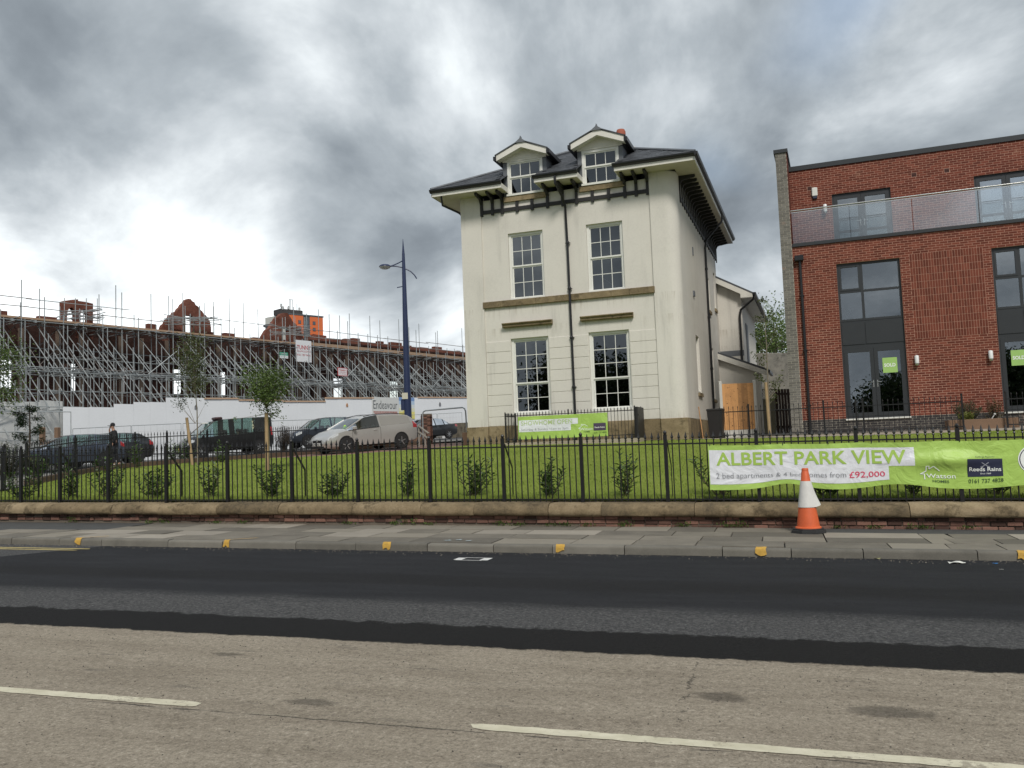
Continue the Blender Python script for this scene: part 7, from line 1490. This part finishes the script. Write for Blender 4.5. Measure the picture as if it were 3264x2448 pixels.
skin('jacket', [v[:3]+tuple(r+.02 for r in v[3:]) for v in V2[:3]]+[v[:3]+tuple(r+.02 for r in v[3:]) for v in (V2[6], V2[7], V2[9], V2[10])], [(0, 1), (1, 2), (2, 3), (3, 4), (2, 5), (5, 6)], mat('pale_shirt', (.45, .46, .5), .8, .1), ps)
MB().lathe([(.075, .66), (.092, .70), (.092, .78), (.06, .83), (.01, .845)], 12, (-.005, 0, 0)).build('hair', m_hair, ps, smooth=60)
# ------------------------------------------------------------------ trees
m_lf1 = leafmat('young_tree_leaf', (.05, .085, .022), (.095, .145, .036), (.155, .215, .065)); m_lf2 = leafmat('bronze_green_leaf', (.055, .072, .026), (.09, .11, .04), (.13, .15, .06)); m_lf3 = leafmat('bright_tree_leaf', (.06, .10, .022), (.12, .18, .045), (.20, .27, .09)); m_lfd = leafmat('dark_leaf', (.016, .030, .009), (.030, .050, .014), (.055, .085, .025))
m_con = leafmat('conifer_needle', (.014, .030, .012), (.028, .052, .020), (.05, .08, .032), .7, .2, .1); m_redl = leafmat('dark_red_leaf', (.03, .018, .015), (.055, .032, .024), (.08, .05, .03)); m_stake = mat('tree_stake', (.36, .25, .14), .85, .2, 5, 40, .2); m_trk = mat('young_bark', (.20, .17, .13), .85, .25, 6, 50, .3)
def crown(lf, br, rnd, c, rx, ry, rz_, n, L, w, clump=14, tip=None, root=None):
    "leaves gathered in clumps through an ellipsoid, twigs reaching each clump"
    cl_ = []
    for _ in range(clump):
        while True:
            v = Vector((rnd.uniform(-1, 1), rnd.uniform(-1, 1), rnd.uniform(-1, 1)))
            if .25 < v.length < 1: break
        cl_.append(Vector((c[0]+v.x*rx, c[1]+v.y*ry, c[2]+v.z*rz_)))
    for q in cl_:
        if root is not None:
            mid = Vector(root).lerp(q, .5)+Vector((rnd.gauss(0, .06*rx), rnd.gauss(0, .06*rx), .05*rz_)); br.tube([root, mid, q], [.012*max(.6, rx), .008*max(.6, rx), .003], 4, False)
    sg = .32*(rx*ry*rz_)**(1/3)
    for k in range(n):
        q = rnd.choice(cl_); p = q+Vector((rnd.gauss(0, sg), rnd.gauss(0, sg), rnd.gauss(0, sg*.85))); leaf(lf, p, rdir(rnd, .1), L*rnd.uniform(.6, 1.25), w*rnd.uniform(.7, 1.2), rnd.uniform(-1.5, 1.5))
def tree(name, label, base, h0, c, r, n, L, w, m, seed, trunk_r=.03, clump=16, group=None, lean=(0, 0), bark=None):
    rnd = random.Random(seed); t = thing(name, label, 'tree', tuple(base), 0, group); br, lf = MB(), MB(); top = Vector((c[0], c[1], c[2]+r[2]*.5)); b0 = Vector((0, 0, -.05)); h = Vector((lean[0], lean[1], h0))
    br.tube([b0, h*.5+Vector((rnd.gauss(0, .02), rnd.gauss(0, .02), 0)), h, h.lerp(top, .5), top], [trunk_r*1.15, trunk_r, trunk_r*.8, trunk_r*.5, trunk_r*.15], 8)
    crown(lf, br, rnd, c, *r, n, L, w, clump, None, tuple(h.lerp(Vector(c), .35))); br.build('trunk', bark or m_trk, t, smooth=60); lf.build('crown', m, t); return t
def px2(px, py, Z, base): v = at_depth(px, py, Z); return (v[0]-base[0], v[1]-base[1], v[2]-base[2])
def stake(p, top, r, label, lean=(0, 0)):
    g0 = zg(p[0], p[1]); o = MB().tube([(0, 0, -.05), (lean[0], lean[1], top-g0)], r, 8).build('tree_stake', m_stake, smooth=50); o.location = (p[0], p[1], g0); tag(o, label, 'stake'); return o
# bushy young tree on the lawn
b_ = ground_at(857, 1500); Z = float(np.dot(b_-CAM, F_)); b_[2] = zg(b_[0], b_[1]); c = px2(843, 1232, Z, b_); tree('young_tree', 'bushy green young tree with round crown staked on the lawn', b_, 1.5, c, (.60, .60, .58), 3300, .085, .042, m_lf1, 3, .028, 26)
rnd = random.Random(6); q = at_depth(852, 1500, Z-.15); stake(q, at_depth(850, 1318, Z)[2], .055, 'thick wooden stake supporting the bushy young tree')
lf, br = MB(), MB(); tt = [o for o in bpy.data.objects if o.name.startswith('young_tree')][0]
for k in range(15): a = px2(852, 1318, Z, b_); e_ = px2(852+rnd.gauss(0, 38), 1322+rnd.gauss(0, 18), Z, b_); br.tube([a, e_], [.008, .003], 4, False); [leaf(lf, Vector(e_)+Vector((rnd.gauss(0, .06), rnd.gauss(0, .06), rnd.gauss(0, .05))), rdir(rnd), .09*rnd.uniform(.7, 1.2), .045, rnd.uniform(-1, 1)) for _ in range(9)]
br.build('lower_twigs', m_trk, tt); lf.build('lower_leaves', m_lf1, tt)
# slender birch-like tree
b_ = ground_at(630, 1482); Z = float(np.dot(b_-CAM, F_)); b_[2] = zg(b_[0], b_[1]); c = px2(612, 1165, Z, b_); tree('slender_tree', 'slender young tree with thin bronze green crown beside the taxi van', b_, 1.9, c, (.40, .40, 1.05), 2300, .08, .04, m_lf2, 4, .022, 26)
tt = [o for o in bpy.data.objects if o.name.startswith('slender_tree')][0]; lf, br = MB(), MB(); rnd = random.Random(8)
for px, py, n in ((575, 1295, 70), (568, 1280, 50), (590, 1270, 40), (655, 1285, 14)): e_ = Vector(px2(px, py, Z, b_)); br.tube([px2(622, 1350, Z, b_), tuple(e_)], [.008, .003], 4, False); [leaf(lf, e_+Vector((rnd.gauss(0, .10), rnd.gauss(0, .10), rnd.gauss(0, .10))), rdir(rnd), .075, .036, rnd.uniform(-1, 1)) for _ in range(n)]
br.build('side_branches', m_trk, tt); lf.build('side_leaves', m_lfd, tt)
q = at_depth(614, 1478, Z+.1); stake(q, at_depth(600, 1330, Z)[2], .05, 'leaning wooden stake beside the slender young tree', lean=(-.22, 0))
# sparse sapling before the passage
b_ = np.array(at_depth(2458, 1405, 26.6)); b_[2] = zg(b_[0], b_[1]); Z = 26.6; t = thing('sapling', 'sparse staked sapling with few leaves in front of the passage', 'tree', tuple(b_)); br, lf = MB(), MB(); rnd = random.Random(12)
tp = [(0, 0, -.05)]+[px2(x, y, Z, b_) for x, y in ((2452, 1300), (2447, 1200), (2443, 1100), (2437, 1010), (2430, 955))]; br.tube(tp, [.026, .023, .020, .015, .009, .004], 7)
for (x0, y0), (x1, y1), n in (((2446, 1180), (2405, 1130), 34), ((2446, 1250), (2480, 1210), 30), ((2448, 1230), (2410, 1195), 46), ((2443, 1110), (2475, 1050), 40), ((2443, 1120), (2400, 1060), 32), ((2440, 1040), (2462, 1000), 36), ((2438, 1020), (2408, 1010), 26), ((2430, 960), (2428, 955), 26), ((2448, 1280), (2490, 1195), 24), ((2450, 1290), (2470, 1262), 30), ((2446, 1160), (2425, 1115), 20), ((2440, 1060), (2425, 1020), 26), ((2450, 1270), (2500, 1215), 16)):
    a, e_ = Vector(px2(x0, y0, Z, b_)), Vector(px2(x1, y1, Z, b_)); br.tube([a, a.lerp(e_, .5)+Vector((0, 0, -.03)), e_], [.009, .006, .003], 4, False)
    for _ in range(n): q = a.lerp(e_, min(1.05, .35+.7*rnd.random()))+Vector((rnd.gauss(0, .045), rnd.gauss(0, .06), rnd.gauss(0, .045))); leaf(lf, q, rdir(rnd), .095*rnd.uniform(.7, 1.2), .05, rnd.uniform(-1, 1))
br.build('trunk', m_trk, t, smooth=60); lf.build('crown', m_lf2, t); q = at_depth(2455, 1405, 26.45); stake(q, at_depth(2443, 1218, 26.45)[2], .045, 'round wooden stake holding the sparse sapling', lean=(-.03, 0))
# full tree behind the grimy wall
for px, py, Zt, rr_, sd, lab in ((2468, 1068, 60, (2.3, 2.3, 1.7), 21, 'full green tree showing above the grimy passage wall'), (2395, 1085, 62, (1.3, 1.4, 1.0), 22, 'smaller dark tree beside the house wing above the grimy wall')):
    v = at_depth(px, py, Zt); g0 = zg(v[0], v[1]); tree('background_tree', lab, (v[0], v[1], g0), v[2]-g0-1.5, (0, 0, v[2]-g0), rr_, 5200 if sd == 21 else 1800, .20, .10, m_lf3 if sd == 21 else m_lf1, sd, .16, 40)
# left edge of the view
v = at_depth(-30, 1190, 33); g0 = zg(v[0], v[1]); tree('roadside_tree', 'leafy green tree hanging in beside the shaded grey hoarding', (v[0], v[1], g0), v[2]-g0-.9, (.15, 0, v[2]-g0), (.95, .95, 1.25), 3400, .11, .055, m_lf1, 31, .09, 34)
v = at_depth(20, 1080, 34); g0 = zg(v[0], v[1])
def conifer(px, pyt, pyb, Z, seed, label):
    v = at_depth(px, pyb, Z); g0 = zg(v[0], v[1]); H_ = at_depth(px, pyt, Z)[2]-g0; t = thing('conifer', label, 'tree', (v[0], v[1], g0)); br, lf = MB(), MB(); rnd = random.Random(seed)
    br.tube([(0, 0, -.05), (.05, 0, H_*.6), (.02, 0, H_)], [.05, .035, .01], 7)
    for k in range(17):
        z = H_*(.42+.55*k/17)+rnd.uniform(-.1, .1); a = rnd.uniform(0, 6.28); L = (1.1-.75*k/17)*rnd.uniform(.5, 1.15); e_ = Vector((math.cos(a)*L, math.sin(a)*L, z+L*rnd.uniform(.05, .4))); s0 = Vector((.03, 0, z)); br.tube([s0, e_], [.014, .004], 4, False)
        for _ in range(85): q = s0.lerp(e_, .25+.75*rnd.random())+Vector((rnd.gauss(0, .05), rnd.gauss(0, .05), rnd.gauss(-.04, .06))); leaf(lf, q, rdir(rnd, -.2), .11, .036, rnd.uniform(-1, 1))
    br.build('trunk', m_bark, t, smooth=60); lf.build('needles', m_con, t)
conifer(92, 1282, 1430, 34.5, 41, 'dark straggly conifer in front of the shaded grey hoarding return')
for px, py, Zt, h, w, m, lab, sd in ((25, 1470, 31.5, 1.45, 1.7, m_lfd, 'dense dark rounded bush beside the conifer', 51), (100, 1465, 32.5, .75, 1.3, m_lfd, 'low dark bush with pale flowers under the conifer', 52), (905, 1440, 47.5, 1.55, 1.0, m_redl, 'dark reddish shrub behind the side railing', 53)):
    v = at_depth(px, py, Zt); shrub('bush', lab, 'bush', (v[0], v[1], zg(v[0], v[1])), h, w, 60, sd, m, None, .09, .035, 34, .5)
# park trees across the road, seen mirrored in the windows
proto = None
for k, (x, y, s) in enumerate([(-13, -14, .92), (-5.5, -19, .80), (3, -15, .66), (10, -19, .85), (-22, -20, 1.05), (18, -16, .8), (-34, -17, 1.0)]):
    if proto is None: proto = tree('park_tree', 'tall park tree across the road mirrored in the windows', (x, y, rz(x)+.08), 3.0, (0, 0, 6.0), (3.4, 3.4, 3.0), 16000, .36, .24, m_lfd, 61, .22, 40, 'park trees across the road'); o = proto
    else: o = copy_tree(proto)
    o.location = (x, y, rz(x)+.08); o.scale = (s, s, s); o.rotation_euler = (0, 0, k*1.3)
